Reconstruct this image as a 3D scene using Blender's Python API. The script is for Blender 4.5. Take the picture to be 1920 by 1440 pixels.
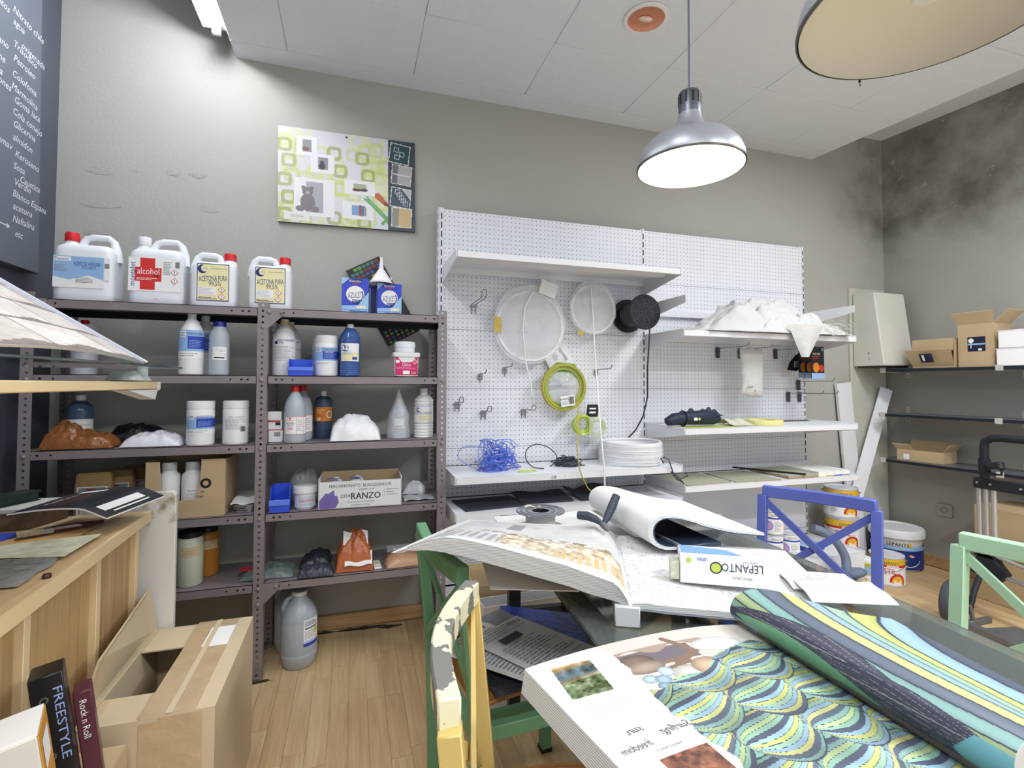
import bpy, math, random
import numpy as np
from mathutils import Vector as V, Matrix, noise
random.seed(7)
S = bpy.context.scene
for o in list(bpy.data.objects): bpy.data.objects.remove(o)
C = S.collection
PI = math.pi
# ------------------------------------------------------------------ camera
FPX, YAW, PITCH, ROLL, PPY, CAMH = 946.1, 0.306115, 0.0314233, 0.0025669, 690.58, 1.26
_f = V((math.sin(YAW)*math.cos(PITCH), math.cos(YAW)*math.cos(PITCH), math.sin(PITCH)))
_r0 = V((math.cos(YAW), -math.sin(YAW), 0)); _u0 = _r0.cross(_f)
_r = _r0*math.cos(ROLL) + _u0*math.sin(ROLL); _u = _u0*math.cos(ROLL) - _r0*math.sin(ROLL)
cd = bpy.data.cameras.new('camera'); cam = bpy.data.objects.new('camera', cd); C.objects.link(cam)
cd.sensor_width = 36.0; cd.lens = 36.0*FPX/1920; cd.shift_y = (PPY-720)/1920; cd.clip_start = .02
cam.matrix_world = Matrix(((_r.x, _u.x, -_f.x, 0), (_r.y, _u.y, -_f.y, 0), (_r.z, _u.z, -_f.z, CAMH), (0, 0, 0, 1)))
S.camera = cam
def at(px, py, x=None, y=None, z=None):
    """point of the room seen at pixel (px, py) of the 1920x1440 photograph on a world plane"""
    d = _r*((px-960)/FPX) - _u*((py-PPY)/FPX) + _f
    t = x/d.x if x is not None else y/d.y if y is not None else (z-CAMH)/d.z
    return V((0, 0, CAMH)) + d*t
# ------------------------------------------------------------------ world, lights, exposure
S.view_settings.view_transform = 'Standard'; S.view_settings.look = 'None'
S.view_settings.gamma = 1.0; S.view_settings.use_curve_mapping = False
S.view_settings.exposure = 0.40
W = bpy.data.worlds.new('world'); S.world = W; W.use_nodes = True
W.node_tree.nodes['Background'].inputs[0].default_value = (.86, .92, 1.0, 1)
W.node_tree.nodes['Background'].inputs[1].default_value = .72
def area(name, loc, rot, sx, sy, power, col=(1, 1, 1)):
    l = bpy.data.lights.new(name, 'AREA'); l.shape = 'RECTANGLE'; l.size = sx; l.size_y = sy; l.energy = power; l.color = col
    o = bpy.data.objects.new(name, l); C.objects.link(o); o.location = loc; o.rotation_euler = rot; return o
# unseen area lights under the ceiling that brighten the shop; no fittings are built
area('unseen_ceiling_light', (1.9, -.55, 2.86), (math.radians(-14), 0, 0), 1.2, .3, 66, (.95, .98, 1))
area('unseen_ceiling_light.001', (-.2, -.75, 2.86), (math.radians(-14), 0, 0), 1.2, .3, 44, (.95, .98, 1))
area('unseen_ceiling_light.003', (.1, .75, 2.86), (0, 0, 0), .6, .6, 7, (.95, .98, 1))  # extra overhead light, added to brighten the room from above
area('unseen_ceiling_light.002', (2.6, 1.0, 2.86), (0, 0, 0), .3, 1.0, 32, (.95, .98, 1))
# ------------------------------------------------------------------ materials
def lin(c):
    if isinstance(c, str): c = [int(c[i:i+2], 16)/255 for i in (0, 2, 4)]
    elif max(c) > 1: c = [v/255 for v in c]
    return tuple(v/12.92 if v <= .04045 else ((v+.055)/1.055)**2.4 for v in c) + (1,)
MC = {}
def mat(name, col, rough=.5, metal=0, var=.05, scale=6, bump=0, bscale=40, trans=0, alpha=1, ior=1.45, emit=0, spec=.5, coat=0, sss=0):
    if name in MC: return MC[name]
    m = bpy.data.materials.new(name); m.use_nodes = True; MC[name] = m
    N = m.node_tree.nodes; L = m.node_tree.links; b = N['Principled BSDF']
    c = lin(col)
    b.inputs['Base Color'].default_value = c; b.inputs['Roughness'].default_value = rough; b.inputs['Metallic'].default_value = metal
    b.inputs['Transmission Weight'].default_value = trans; b.inputs['Alpha'].default_value = alpha; b.inputs['IOR'].default_value = ior
    b.inputs['Specular IOR Level'].default_value = spec; b.inputs['Coat Weight'].default_value = coat
    if emit:
        b.inputs['Emission Color'].default_value = c; b.inputs['Emission Strength'].default_value = emit
    tc = N.new('ShaderNodeTexCoord')
    if var:
        n = N.new('ShaderNodeTexNoise'); n.inputs['Scale'].default_value = scale; n.inputs['Detail'].default_value = 4
        L.new(tc.outputs['Object'], n.inputs['Vector'])
        mx = N.new('ShaderNodeMix'); mx.data_type = 'RGBA'
        mx.inputs[6].default_value = tuple(max(0, v*(1-var*1.6)) for v in c[:3])+(1,)
        mx.inputs[7].default_value = tuple(min(1, v*(1+var*1.2)) for v in c[:3])+(1,)
        L.new(n.outputs['Fac'], mx.inputs[0]); L.new(mx.outputs[2], b.inputs['Base Color'])
    if bump:
        n2 = N.new('ShaderNodeTexNoise'); n2.inputs['Scale'].default_value = bscale; n2.inputs['Detail'].default_value = 5
        L.new(tc.outputs['Object'], n2.inputs['Vector'])
        bp = N.new('ShaderNodeBump'); bp.inputs['Strength'].default_value = bump; bp.inputs['Distance'].default_value = .01
        L.new(n2.outputs['Fac'], bp.inputs['Height']); L.new(bp.outputs['Normal'], b.inputs['Normal'])
    return m
def node(m, t, **k):
    n = m.node_tree.nodes.new('ShaderNode'+t)
    for a, v in k.items(): setattr(n, a, v)
    return n
def link(m, a, b): m.node_tree.links.new(a, b)
def vcol_mat(name, rough=.5, bump=0, bscale=30, coat=0):
    m = mat(name, (200, 200, 200), rough, var=0, bump=bump, bscale=bscale, coat=coat)
    a = node(m, 'VertexColor', layer_name='print'); link(m, a.outputs['Color'], m.node_tree.nodes['Principled BSDF'].inputs['Base Color'])
    return m
def ramp(m, fac, stops):
    r = node(m, 'ValToRGB'); e = r.color_ramp.elements
    while len(e) < len(stops): e.new(.5)
    for i, (p, c) in enumerate(stops): e[i].position = p; e[i].color = lin(c)
    link(m, fac, r.inputs[0]); return r.outputs[0]
# ------------------------------------------------------------------ mesh builder
class MB:
    def __init__(s): s.v = []; s.f = []; s.m = []; s.c = None
    def add(s, vs, fs, m=0):
        b = len(s.v); s.v += [tuple(p) for p in vs]
        for f in fs: s.f.append(tuple(b+i for i in f)); s.m.append(m)
        return s
    def box(s, x0, x1, y0, y1, z0, z1, m=0, M=None):
        vs = [V((x, y, z)) for z in (z0, z1) for y in (y0, y1) for x in (x0, x1)]
        if M is not None: vs = [M @ p for p in vs]
        return s.add(vs, [(0, 2, 3, 1), (4, 5, 7, 6), (0, 1, 5, 4), (2, 6, 7, 3), (0, 4, 6, 2), (1, 3, 7, 5)], m)
    def bar(s, p, q, w, h, m=0, up=(0, 0, 1)):
        p = V(p); q = V(q); d = (q-p).normalized(); a = d.cross(V(up))
        if a.length < 1e-4: a = d.cross(V((1, 0, 0)))
        a.normalize(); b = a.cross(d).normalized(); vs = []
        for c in (p, q): vs += [c-a*w/2-b*h/2, c+a*w/2-b*h/2, c+a*w/2+b*h/2, c-a*w/2+b*h/2]
        return s.add(vs, [(0, 1, 2, 3), (7, 6, 5, 4), (0, 4, 5, 1), (1, 5, 6, 2), (2, 6, 7, 3), (3, 7, 4, 0)], m)
    def rail(s, pts, w, h, m=0, up=(0, 0, 1), closed=False):
        """rectangular section swept along a polyline"""
        pts = [V(p) for p in pts]; n = len(pts); vs = []
        for i, p in enumerate(pts):
            a = pts[(i-1) % n] if (closed or i) else p; b = pts[(i+1) % n] if (closed or i < n-1) else p
            d = (b-a).normalized(); e = d.cross(V(up)).normalized(); g = e.cross(d).normalized()
            vs += [p-e*w/2-g*h/2, p+e*w/2-g*h/2, p+e*w/2+g*h/2, p-e*w/2+g*h/2]
        fs = []
        for i in range(n if closed else n-1):
            a = i*4; b = ((i+1) % n)*4
            for k in range(4): fs.append((a+k, a+(k+1) % 4, b+(k+1) % 4, b+k))
        if not closed: fs += [(3, 2, 1, 0), tuple((n-1)*4+k for k in range(4))]
        return s.add(vs, fs, m)
    def tube(s, pts, r, n=8, m=0, closed=False, caps=True):
        pts = [V(p) for p in pts]; k = len(pts); vs = []; prev = None
        for i, p in enumerate(pts):
            a = pts[(i-1) % k] if (closed or i) else p; b = pts[(i+1) % k] if (closed or i < k-1) else p
            d = (b-a)
            d = d.normalized() if d.length > 1e-9 else V((0, 0, 1))
            if prev is None:
                e = d.cross(V((0, 0, 1)))
                if e.length < .05: e = d.cross(V((1, 0, 0)))
            else: e = prev - d*prev.dot(d)
            e.normalize(); prev = e; g = d.cross(e); rr = r[i] if isinstance(r, (list, tuple)) else r
            vs += [p + (e*math.cos(2*PI*j/n) + g*math.sin(2*PI*j/n))*rr for j in range(n)]
        fs = []
        for i in range(k if closed else k-1):
            a = i*n; b = ((i+1) % k)*n
            for j in range(n): fs.append((a+j, a+(j+1) % n, b+(j+1) % n, b+j))
        if caps and not closed: fs += [tuple(range(n))[::-1], tuple((k-1)*n+j for j in range(n))]
        return s.add(vs, fs, m)
    def lathe(s, prof, n=28, c=(0, 0, 0), m=0, dx=1, dy=1, sq=2.0, M=None, caps=True):
        """rings (r, z) about z; sq > 2 squares the section"""
        vs = []; c = V(c)
        for r, z in prof:
            for j in range(n):
                a = 2*PI*j/n; ca, sa = math.cos(a), math.sin(a)
                k = (abs(ca)**sq + abs(sa)**sq)**(-1/sq)
                p = V((r*ca*k*dx, r*sa*k*dy, z))
                if M is not None: p = M @ p
                vs.append(c+p)
        fs = []
        for i in range(len(prof)-1):
            for j in range(n): fs.append((i*n+j, i*n+(j+1) % n, (i+1)*n+(j+1) % n, (i+1)*n+j))
        if caps:
            if prof[0][0] > 1e-5: fs.append(tuple(range(n))[::-1])
            if prof[-1][0] > 1e-5: fs.append(tuple((len(prof)-1)*n+j for j in range(n)))
        return s.add(vs, fs, m)
    def prism(s, poly, a, b, ax='z', m=0, M=None):
        """polygon extruded along an axis from a to b"""
        def P(u, v, w):
            p = V((u, v, w)) if ax == 'z' else V((u, w, v)) if ax == 'y' else V((w, u, v))
            return M @ p if M is not None else p
        n = len(poly); vs = [P(u, v, a) for u, v in poly] + [P(u, v, b) for u, v in poly]
        fs = [tuple(range(n))[::-1], tuple(range(n, 2*n))] + [(i, (i+1) % n, n+(i+1) % n, n+i) for i in range(n)]
        return s.add(vs, fs, m)
    def grid(s, nu, nv, fn, m=0, wrap=False):
        vs = [fn(i/(nu-1), j/(nv-1)) for j in range(nv) for i in range(nu)]
        fs = [(j*nu+i, j*nu+i+1, (j+1)*nu+i+1, (j+1)*nu+i) for j in range(nv-1) for i in range(nu-1)]
        return s.add(vs, fs, m)
    def sheet(s, nu, nv, fn, t=.002, m=0, me=None):
        """surface with thickness t below it"""
        top = [V(fn(i/(nu-1), j/(nv-1))) for j in range(nv) for i in range(nu)]
        bot = [p - V((0, 0, t)) for p in top]; b = nu*nv
        q = lambda i, j: j*nu+i
        s.add(top+bot, [], m); base = len(s.v)-2*b
        fs = []; ms = []
        for j in range(nv-1):
            for i in range(nu-1):
                fs.append((q(i, j), q(i+1, j), q(i+1, j+1), q(i, j+1))); ms.append(m)
                fs.append((b+q(i, j), b+q(i, j+1), b+q(i+1, j+1), b+q(i+1, j))); ms.append(m)
        per = [q(i, 0) for i in range(nu)] + [q(nu-1, j) for j in range(1, nv)] + [q(i, nv-1) for i in range(nu-2, -1, -1)] + [q(0, j) for j in range(nv-2, 0, -1)]
        for a, c in zip(per, per[1:]+per[:1]): fs.append((a, b+a, b+c, c)); ms.append(m if me is None else me)
        for f, mm in zip(fs, ms): s.f.append(tuple(base+i for i in f)); s.m.append(mm)
        return s
    def build(s, name, mats, parent=None, loc=None, rot=None, smooth=35, bevel=0, seg=1, solid=0):
        me = bpy.data.meshes.new(name); me.from_pydata(s.v, [], s.f); me.validate(); me.update()
        if not isinstance(mats, (list, tuple)): mats = [mats]
        for k in mats: me.materials.append(k)
        if len(mats) > 1 and len(me.polygons) == len(s.m): me.polygons.foreach_set('material_index', s.m)
        if smooth:
            me.polygons.foreach_set('use_smooth', [True]*len(me.polygons)); me.set_sharp_from_angle(angle=math.radians(smooth))
        o = bpy.data.objects.new(name, me); C.objects.link(o)
        if parent is not None: o.parent = parent
        if loc is not None: o.location = loc
        if rot is not None: o.rotation_euler = rot
        if solid:
            k = o.modifiers.new('solid', 'SOLIDIFY'); k.thickness = solid; k.offset = 0
        if bevel:
            k = o.modifiers.new('bevel', 'BEVEL'); k.width = bevel; k.segments = seg; k.limit_method = 'ANGLE'; k.angle_limit = math.radians(40); k.harden_normals = False
        return o
def npgrid(name, P, col, material, parent=None, smooth=True):
    """numpy grid of points (nv, nu, 3) with printed colours (nv-1, nu-1, 3) per cell, sRGB 0..1"""
    nv, nu = P.shape[:2]
    q = np.arange(nu*nv).reshape(nv, nu)
    F = np.stack([q[:-1, :-1], q[:-1, 1:], q[1:, 1:], q[1:, :-1]], -1).reshape(-1, 4)
    me = bpy.data.meshes.new(name); nf = len(F)
    me.vertices.add(nu*nv); me.vertices.foreach_set('co', P.reshape(-1).astype(np.float32))
    me.loops.add(nf*4); me.loops.foreach_set('vertex_index', F.reshape(-1).astype(np.int32))
    me.polygons.add(nf); me.polygons.foreach_set('loop_start', np.arange(0, nf*4, 4, dtype=np.int32))
    me.update(calc_edges=True)
    me.polygons.foreach_set('use_smooth', np.full(nf, smooth))
    a = me.color_attributes.new('print', 'FLOAT_COLOR', 'CORNER')
    c = np.clip(col.reshape(-1, 3), 0, 1); c = np.where(c <= .04045, c/12.92, ((c+.055)/1.055)**2.4)
    c = np.concatenate([c*.86, np.ones((nf, 1))], 1); a.data.foreach_set('color', np.repeat(c, 4, 0).reshape(-1).astype(np.float32))
    me.materials.append(material)
    o = bpy.data.objects.new(name, me); C.objects.link(o)
    if parent is not None: o.parent = parent
    return o
# ------------------------------------------------------------------ things
def tag(o, label=None, cat=None, group=None, kind=None):
    if label: o['label'] = label
    if cat: o['category'] = cat
    if group: o['group'] = group
    if kind: o['kind'] = kind
    return o
def thing(name, label, cat, loc=(0, 0, 0), rz=0, group=None):
    o = bpy.data.objects.new(name, None); C.objects.link(o); o.location = loc; o.rotation_euler = (0, 0, rz); o.empty_display_size = .05
    return tag(o, label, cat, group)
def struct(o): o['kind'] = 'structure'; return o
# ------------------------------------------------------------------ printed labels and lettering
_TX = {}
def text_geo(s):
    if s in _TX: return _TX[s]
    cu = bpy.data.curves.new('t', 'FONT'); cu.body = s; cu.size = 1; cu.resolution_u = 2
    o = bpy.data.objects.new('t', cu); C.objects.link(o)
    me = o.to_mesh(); vs = [(v.co.x, v.co.y) for v in me.vertices]; fs = [tuple(p.vertices) for p in me.polygons]
    o.to_mesh_clear(); bpy.data.objects.remove(o); bpy.data.curves.remove(cu)
    x0 = min(v[0] for v in vs); x1 = max(v[0] for v in vs)
    _TX[s] = ([(x-x0, y) for x, y in vs], fs, x1-x0); return _TX[s]
class Print:
    """flat print mapped on a surface: fn(u, v, lift) -> point; u, v in metres from the centre"""
    def __init__(s, fn, ucells=1): s.mb = MB(); s.fn = fn; s.mats = []; s.k = 0; s.uc = ucells
    def mi(s, m):
        if m not in s.mats: s.mats.append(m)
        return s.mats.index(m)
    def lift(s): s.k += 1; return .0004 + .00009*min(s.k, 34)
    def rect(s, u0, v0, u1, v1, m, n=None, l=None):
        l = s.lift() if l is None else l; n = n or s.uc
        vs = []; fs = []
        for i in range(n+1):
            u = u0+(u1-u0)*i/n; vs += [s.fn(u, v0, l), s.fn(u, v1, l)]
            if i: fs.append((2*i-2, 2*i, 2*i+1, 2*i-1))
        s.mb.add(vs, fs, s.mi(m)); return s
    def poly(s, pts, m):
        l = s.lift(); s.mb.add([s.fn(u, v, l) for u, v in pts], [tuple(range(len(pts)))], s.mi(m)); return s
    def disc(s, u, v, r, m, r0=0, n=24, a0=0, a1=2*PI, ry=1):
        l = s.lift(); vs = []; fs = []
        for i in range(n+1):
            a = a0+(a1-a0)*i/n; c, d = math.cos(a), math.sin(a)*ry
            vs += [s.fn(u+r0*c, v+r0*d, l), s.fn(u+r*c, v+r*d, l)]
            if i: fs.append((2*i-2, 2*i-1, 2*i+1, 2*i))
        s.mb.add(vs, fs, s.mi(m)); return s
    def text(s, t, u, v, h, m, w=None, al='c', rot=0, ital=0):
        vs, fs, wd = text_geo(t); sy = h/.72; sx = sy if w is None else w/wd
        off = {'c': -wd*sx/2, 'l': 0, 'r': -wd*sx}[al]; l = s.lift(); cr, sr = math.cos(rot), math.sin(rot); P = []
        for x, y in vs:
            a = x*sx+off+ital*y*sy; b = y*sy-h/2; P.append(s.fn(u+a*cr-b*sr, v+a*sr+b*cr, l))
        s.mb.add(P, fs, s.mi(m)); return s
    def fine(s, u0, v0, u1, v1, rows, m, seed=1, fill=.45):
        """lines of print too small to read"""
        R = random.Random(seed); l = s.lift(); hh = (v1-v0)/rows
        for i in range(rows):
            v = v1-(i+.5)*hh; e = u0+(u1-u0)*R.uniform(.6, 1); u = u0
            while u < e:
                w = (u1-u0)*R.uniform(.06, .2); s.rect(u, v-hh*fill/2, min(u+w, e), v+hh*fill/2, m, n=1, l=l); u += w+(u1-u0)*.02
        return s
    def barcode(s, u0, v0, u1, v1, m, seed=3):
        R = random.Random(seed); l = s.lift(); u = u0
        while u < u1:
            w = (u1-u0)*R.uniform(.02, .06); s.rect(u, v0, min(u+w, u1), v1, m, n=1, l=l); u += w+(u1-u0)*R.uniform(.02, .05)
        return s
    def hazard(s, u, v, r, red, white, black):
        s.poly([(u-r, v), (u, v-r), (u+r, v), (u, v+r)], red); k = r*.8
        s.poly([(u-k, v), (u, v-k), (u+k, v), (u, v+k)], white); s.rect(u-r*.08, v-r*.1, u+r*.08, v+r*.45, black, 1); s.rect(u-r*.08, v-r*.4, u+r*.08, v-r*.22, black, 1); return s
    def build(s, name, parent): return s.mb.build(name, s.mats, parent, smooth=0)
def flat(O, U, Vv):
    O = V(O); U = V(U).normalized(); Vv = V(Vv).normalized(); N = U.cross(Vv)
    return lambda u, v, l: O + U*u + Vv*v + N*l
def cyl(R, z0, a0=-PI/2, c=(0, 0)):
    return lambda u, v, l: V((c[0]+(R+l)*math.cos(a0+u/R), c[1]+(R+l)*math.sin(a0+u/R), z0+v))
# ------------------------------------------------------------------ palette
WHITE = mat('white_plastic', (236, 236, 238), .35, var=.02)
RED = mat('red_plastic', (206, 32, 38), .35, var=.03); BLUE = mat('blue_print', (46, 70, 176), .5, var=0)
BLACK = mat('black_print', (24, 25, 30), .5, var=0); PAPER = mat('white_paper', (240, 240, 240), .7, var=.02)
DKBLUE = mat('dark_blue_print', (24, 42, 120), .5, var=0); LTBLUE = mat('light_blue_print', (150, 186, 228), .5, var=.03)
GREYP = mat('grey_print', (150, 152, 158), .6, var=0); YELLOWP = mat('pale_yellow_print', (238, 230, 178), .6, var=.03)
REDP = mat('red_print', (208, 48, 44), .5, var=0); ORANGEP = mat('orange_print', (226, 134, 42), .5, var=.05)
GREENP = mat('green_print', (120, 176, 152), .5, var=0); LIME = mat('lime_print', (196, 214, 90), .5, var=0)
CHROME = mat('zinc_wire', (150, 150, 152), .35, .9, var=.05)
# ------------------------------------------------------------------ floor
fm = mat('oak_laminate', (196, 160, 110), .38, var=0)
def wood_nodes(m, light, dark, along=1, rnd=True, sc=1.0, spread=.5):
    b = m.node_tree.nodes['Principled BSDF']; tc = node(m, 'TexCoord'); mp = node(m, 'Mapping'); v = tc.outputs['Object']
    oi = node(m, 'ObjectInfo')
    if rnd:
        cmb = node(m, 'CombineXYZ'); ml = node(m, 'Math', operation='MULTIPLY'); ml.inputs[1].default_value = 57
        link(m, oi.outputs['Random'], ml.inputs[0]); link(m, ml.outputs[0], cmb.inputs[0]); link(m, ml.outputs[0], cmb.inputs[1])
        ad = node(m, 'VectorMath', operation='ADD'); link(m, v, ad.inputs[0]); link(m, cmb.outputs[0], ad.inputs[1]); v = ad.outputs[0]
    s = [26*sc, 26*sc, 26*sc]; s[along] = 1.6*sc; mp.inputs['Scale'].default_value = s; link(m, v, mp.inputs['Vector'])
    n1 = node(m, 'TexNoise'); n1.inputs['Scale'].default_value = 1.0; n1.inputs['Detail'].default_value = 3; n1.inputs['Distortion'].default_value = 1.4
    link(m, mp.outputs[0], n1.inputs['Vector'])
    mp2 = node(m, 'Mapping'); s2 = [150*sc]*3; s2[along] = 5*sc; mp2.inputs['Scale'].default_value = s2; link(m, v, mp2.inputs['Vector'])
    n2 = node(m, 'TexNoise'); n2.inputs['Scale'].default_value = 1.0; link(m, mp2.outputs[0], n2.inputs['Vector'])
    a = node(m, 'Math', operation='MULTIPLY_ADD'); link(m, n2.outputs['Fac'], a.inputs[0]); a.inputs[1].default_value = .45; link(m, n1.outputs['Fac'], a.inputs[2])
    if rnd:
        r2 = node(m, 'Math', operation='MULTIPLY_ADD'); link(m, oi.outputs['Random'], r2.inputs[0]); r2.inputs[1].default_value = spread*.5; link(m, a.outputs[0], r2.inputs[2]); f = r2.outputs[0]
    else: f = a.outputs[0]
    mr = node(m, 'MapRange'); mr.inputs[1].default_value = .4; mr.inputs[2].default_value = 1.1+(.25*spread if rnd else 0); link(m, f, mr.inputs[0])
    c = ramp(m, mr.outputs[0], [(0, dark), (.5, tuple((x+y)//2 for x, y in zip(light, dark))), (1, light)]); link(m, c, b.inputs['Base Color'])
    return c
wood_nodes(fm, (224, 198, 156), (178, 144, 102), 1)
floor = struct(MB().prism([(-1.4, -1.6), (4.35, -1.6), (3.95, 2.9), (-1.4, 2.9)], -.08, -.0045).build('floor', fm))
PW = .07
pl_mesh = {}
def plank(x, y0, y1):
    L = round(y1-y0, 2)
    if L not in pl_mesh:
        m = MB().box(-PW/2+.0006, PW/2-.0006, -L/2+.0006, L/2-.0006, -.0045, 0)
        pl_mesh[L] = m.build('plank', fm, floor).data; o = bpy.data.objects[-1] if False else None
        for ob in C.objects:
            if ob.data == pl_mesh[L]: o = ob
    else:
        o = bpy.data.objects.new('plank', pl_mesh[L]); C.objects.link(o); o.parent = floor
    o.location = (x, (y0+y1)/2, 0); return o
R = random.Random(11)
grm = mat('floor_grime', (62, 52, 42), .9, var=.3, scale=30)
for gx, gy, gw_, gh in ((.05, 2.752, .30, .04), (.20, 2.73, .12, .05), (-.12, 2.757, .12, .03), (-.36, 2.39, .10, .03)):
    MB().prism([(gw_/2*math.cos(2*PI*i/18)*R.uniform(.6, 1.1), gh/2*math.sin(2*PI*i/18)*R.uniform(.5, 1.15)) for i in range(18)], .0002, .0008).build('grime_patch', grm, floor, loc=(gx, gy, 0))
for x0, x1, y0, y1 in ((-.98, .72, 1.52, 2.776), (1.95, 3.84, 1.22, 2.776)):
    n = int((x1-x0)/PW)
    for i in range(n):
        x = x0+PW*(i+.5); y = y1
        while y > y0:
            L = R.choice((.28, .36, .44, .52)) if y != y1 else R.choice((.2, .28, .36, .44))
            if x > 3.84-(y-2.79)*.105: break
            plank(x, max(y-L, y0) if y-L-y0 > .12 else y0, y) if False else plank(x, y-L, y)
            y -= L
# ------------------------------------------------------------------ walls
def wall_mat(name, col, stain=False, patches=False):
    m = mat(name, col, .75, var=.05, scale=1.6, bump=.12, bscale=70)
    b = m.node_tree.nodes['Principled BSDF']; src = b.inputs['Base Color'].links[0].from_socket
    tc = node(m, 'TexCoord'); sep = node(m, 'SeparateXYZ'); link(m, tc.outputs['Object'], sep.inputs[0])
    if stain:   # damp blotches and flaking plaster of the far corner
        n = node(m, 'TexNoise'); n.inputs['Scale'].default_value = 2.6; n.inputs['Detail'].default_value = 7; n.inputs['Roughness'].default_value = .62
        link(m, tc.outputs['Object'], n.inputs['Vector'])
        mx = node(m, 'MapRange'); mx.inputs[1].default_value = 3.0; mx.inputs[2].default_value = 3.75; link(m, sep.outputs[0], mx.inputs[0])
        mz = node(m, 'MapRange'); mz.inputs[1].default_value = 1.75; mz.inputs[2].default_value = 2.5; link(m, sep.outputs[2], mz.inputs[0])
        mu = node(m, 'Math', operation='MULTIPLY'); link(m, mx.outputs[0], mu.inputs[0]); link(m, mz.outputs[0], mu.inputs[1])
        ad = node(m, 'Math', operation='MULTIPLY_ADD'); link(m, mu.outputs[0], ad.inputs[0]); ad.inputs[1].default_value = .30; link(m, n.outputs['Fac'], ad.inputs[2])
        mr = node(m, 'MapRange'); mr.inputs[1].default_value = .62; mr.inputs[2].default_value = .95; link(m, ad.outputs[0], mr.inputs[0])
        mm = node(m, 'Math', operation='MULTIPLY'); link(m, mr.outputs[0], mm.inputs[0]); link(m, mu.outputs[0], mm.inputs[1])
        k = node(m, 'Mix', data_type='RGBA'); link(m, mm.outputs[0], k.inputs[0]); link(m, src, k.inputs[6]); k.inputs[7].default_value = lin((112, 110, 98)); src = k.outputs[2]
        n3 = node(m, 'TexNoise'); n3.inputs['Scale'].default_value = 11; n3.inputs['Detail'].default_value = 9; n3.inputs['Roughness'].default_value = .7; link(m, tc.outputs['Object'], n3.inputs['Vector'])
        near = node(m, 'MapRange'); near.inputs[1].default_value = 3.62; near.inputs[2].default_value = 3.86; link(m, sep.outputs[0], near.inputs[0])
        a3 = node(m, 'Math', operation='MULTIPLY_ADD'); link(m, near.outputs[0], a3.inputs[0]); a3.inputs[1].default_value = .16; link(m, n3.outputs['Fac'], a3.inputs[2])
        m3 = node(m, 'Math', operation='MULTIPLY'); link(m, a3.outputs[0], m3.inputs[0]); link(m, mz.outputs[0], m3.inputs[1])
        f3 = node(m, 'MapRange'); f3.inputs[1].default_value = .76; f3.inputs[2].default_value = .86; link(m, m3.outputs[0], f3.inputs[0])
        k = node(m, 'Mix', data_type='RGBA'); link(m, f3.outputs[0], k.inputs[0]); link(m, src, k.inputs[6]); k.inputs[7].default_value = lin((196, 194, 184)); src = k.outputs[2]
    link(m, src, b.inputs['Base Color']); return m
WALLC = (177, 176, 169)
wm = wall_mat('grey_wall_paint', WALLC, True)
WX, WY = -1.296, 2.79
RX, RD = 3.853, V((.1045, -.9945, 0)); RN = V((-.9945, -.1045, 0))
def rw(s, d, z): return V((RX, WY, 0)) + RD*s + RN*d + V((0, 0, z))
struct(MB().box(WX-.12, 4.1, WY, WY+.12, -.08, 3.42).build('wall_back', wm))
a, b_ = rw(0, 0, 0), rw(4.4, 0, 0); c_, d_ = rw(4.4, -.12, 0), rw(-.2, -.12, 0)
struct(MB().prism([(a.x, a.y), (b_.x, b_.y), (c_.x, c_.y), (d_.x, d_.y)][::-1], -.08, 3.42).build('wall_right', wm))
sl = mat('slate_wall_paint', (78, 83, 94), .6, var=.06, scale=3, bump=.1, bscale=60)
struct(MB().box(WX-.12, WX, -1.6, WY, -.08, 3.42).build('wall_left', sl))
# filled patches in the plaster, left of the picture
pm = mat('filler_patch', (176, 175, 168), .8, var=.1, scale=40, bump=.5, bscale=120)
for px, py, w, h in ((190, 320, .13, .035), (255, 319, .05, .02), (325, 325, .06, .03), (372, 328, .08, .03), (190, 385, .16, .03), (392, 392, .09, .04), (180, 436, .1, .03)):
    p = at(px, py, y=WY); n = 14
    g = MB().prism([(w/2*math.cos(2*PI*i/n)*R.uniform(.65, 1.1), h/2*math.sin(2*PI*i/n)*R.uniform(.6, 1.2)) for i in range(n)], -.0015, 0, 'y')
    g.build('filler_patch', pm, bpy.data.objects['wall_back'], loc=(p.x, WY, p.z))
bbm = mat('oak_baseboard', (178, 138, 92), .5, var=0); wood_nodes(bbm, (204, 170, 124), (160, 124, 84), 0, False)
struct(MB().box(WX, RX, WY-.013, WY, 0, .075).build('baseboard_back', bbm, bevel=.003))
a = rw(0, 0, 0); b_ = rw(4.2, 0, 0)
struct(MB().add([], []).bar(rw(0, .0065, .0375), rw(4.2, .0065, .0375), .013, .075).build('baseboard_right', bbm))
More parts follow.
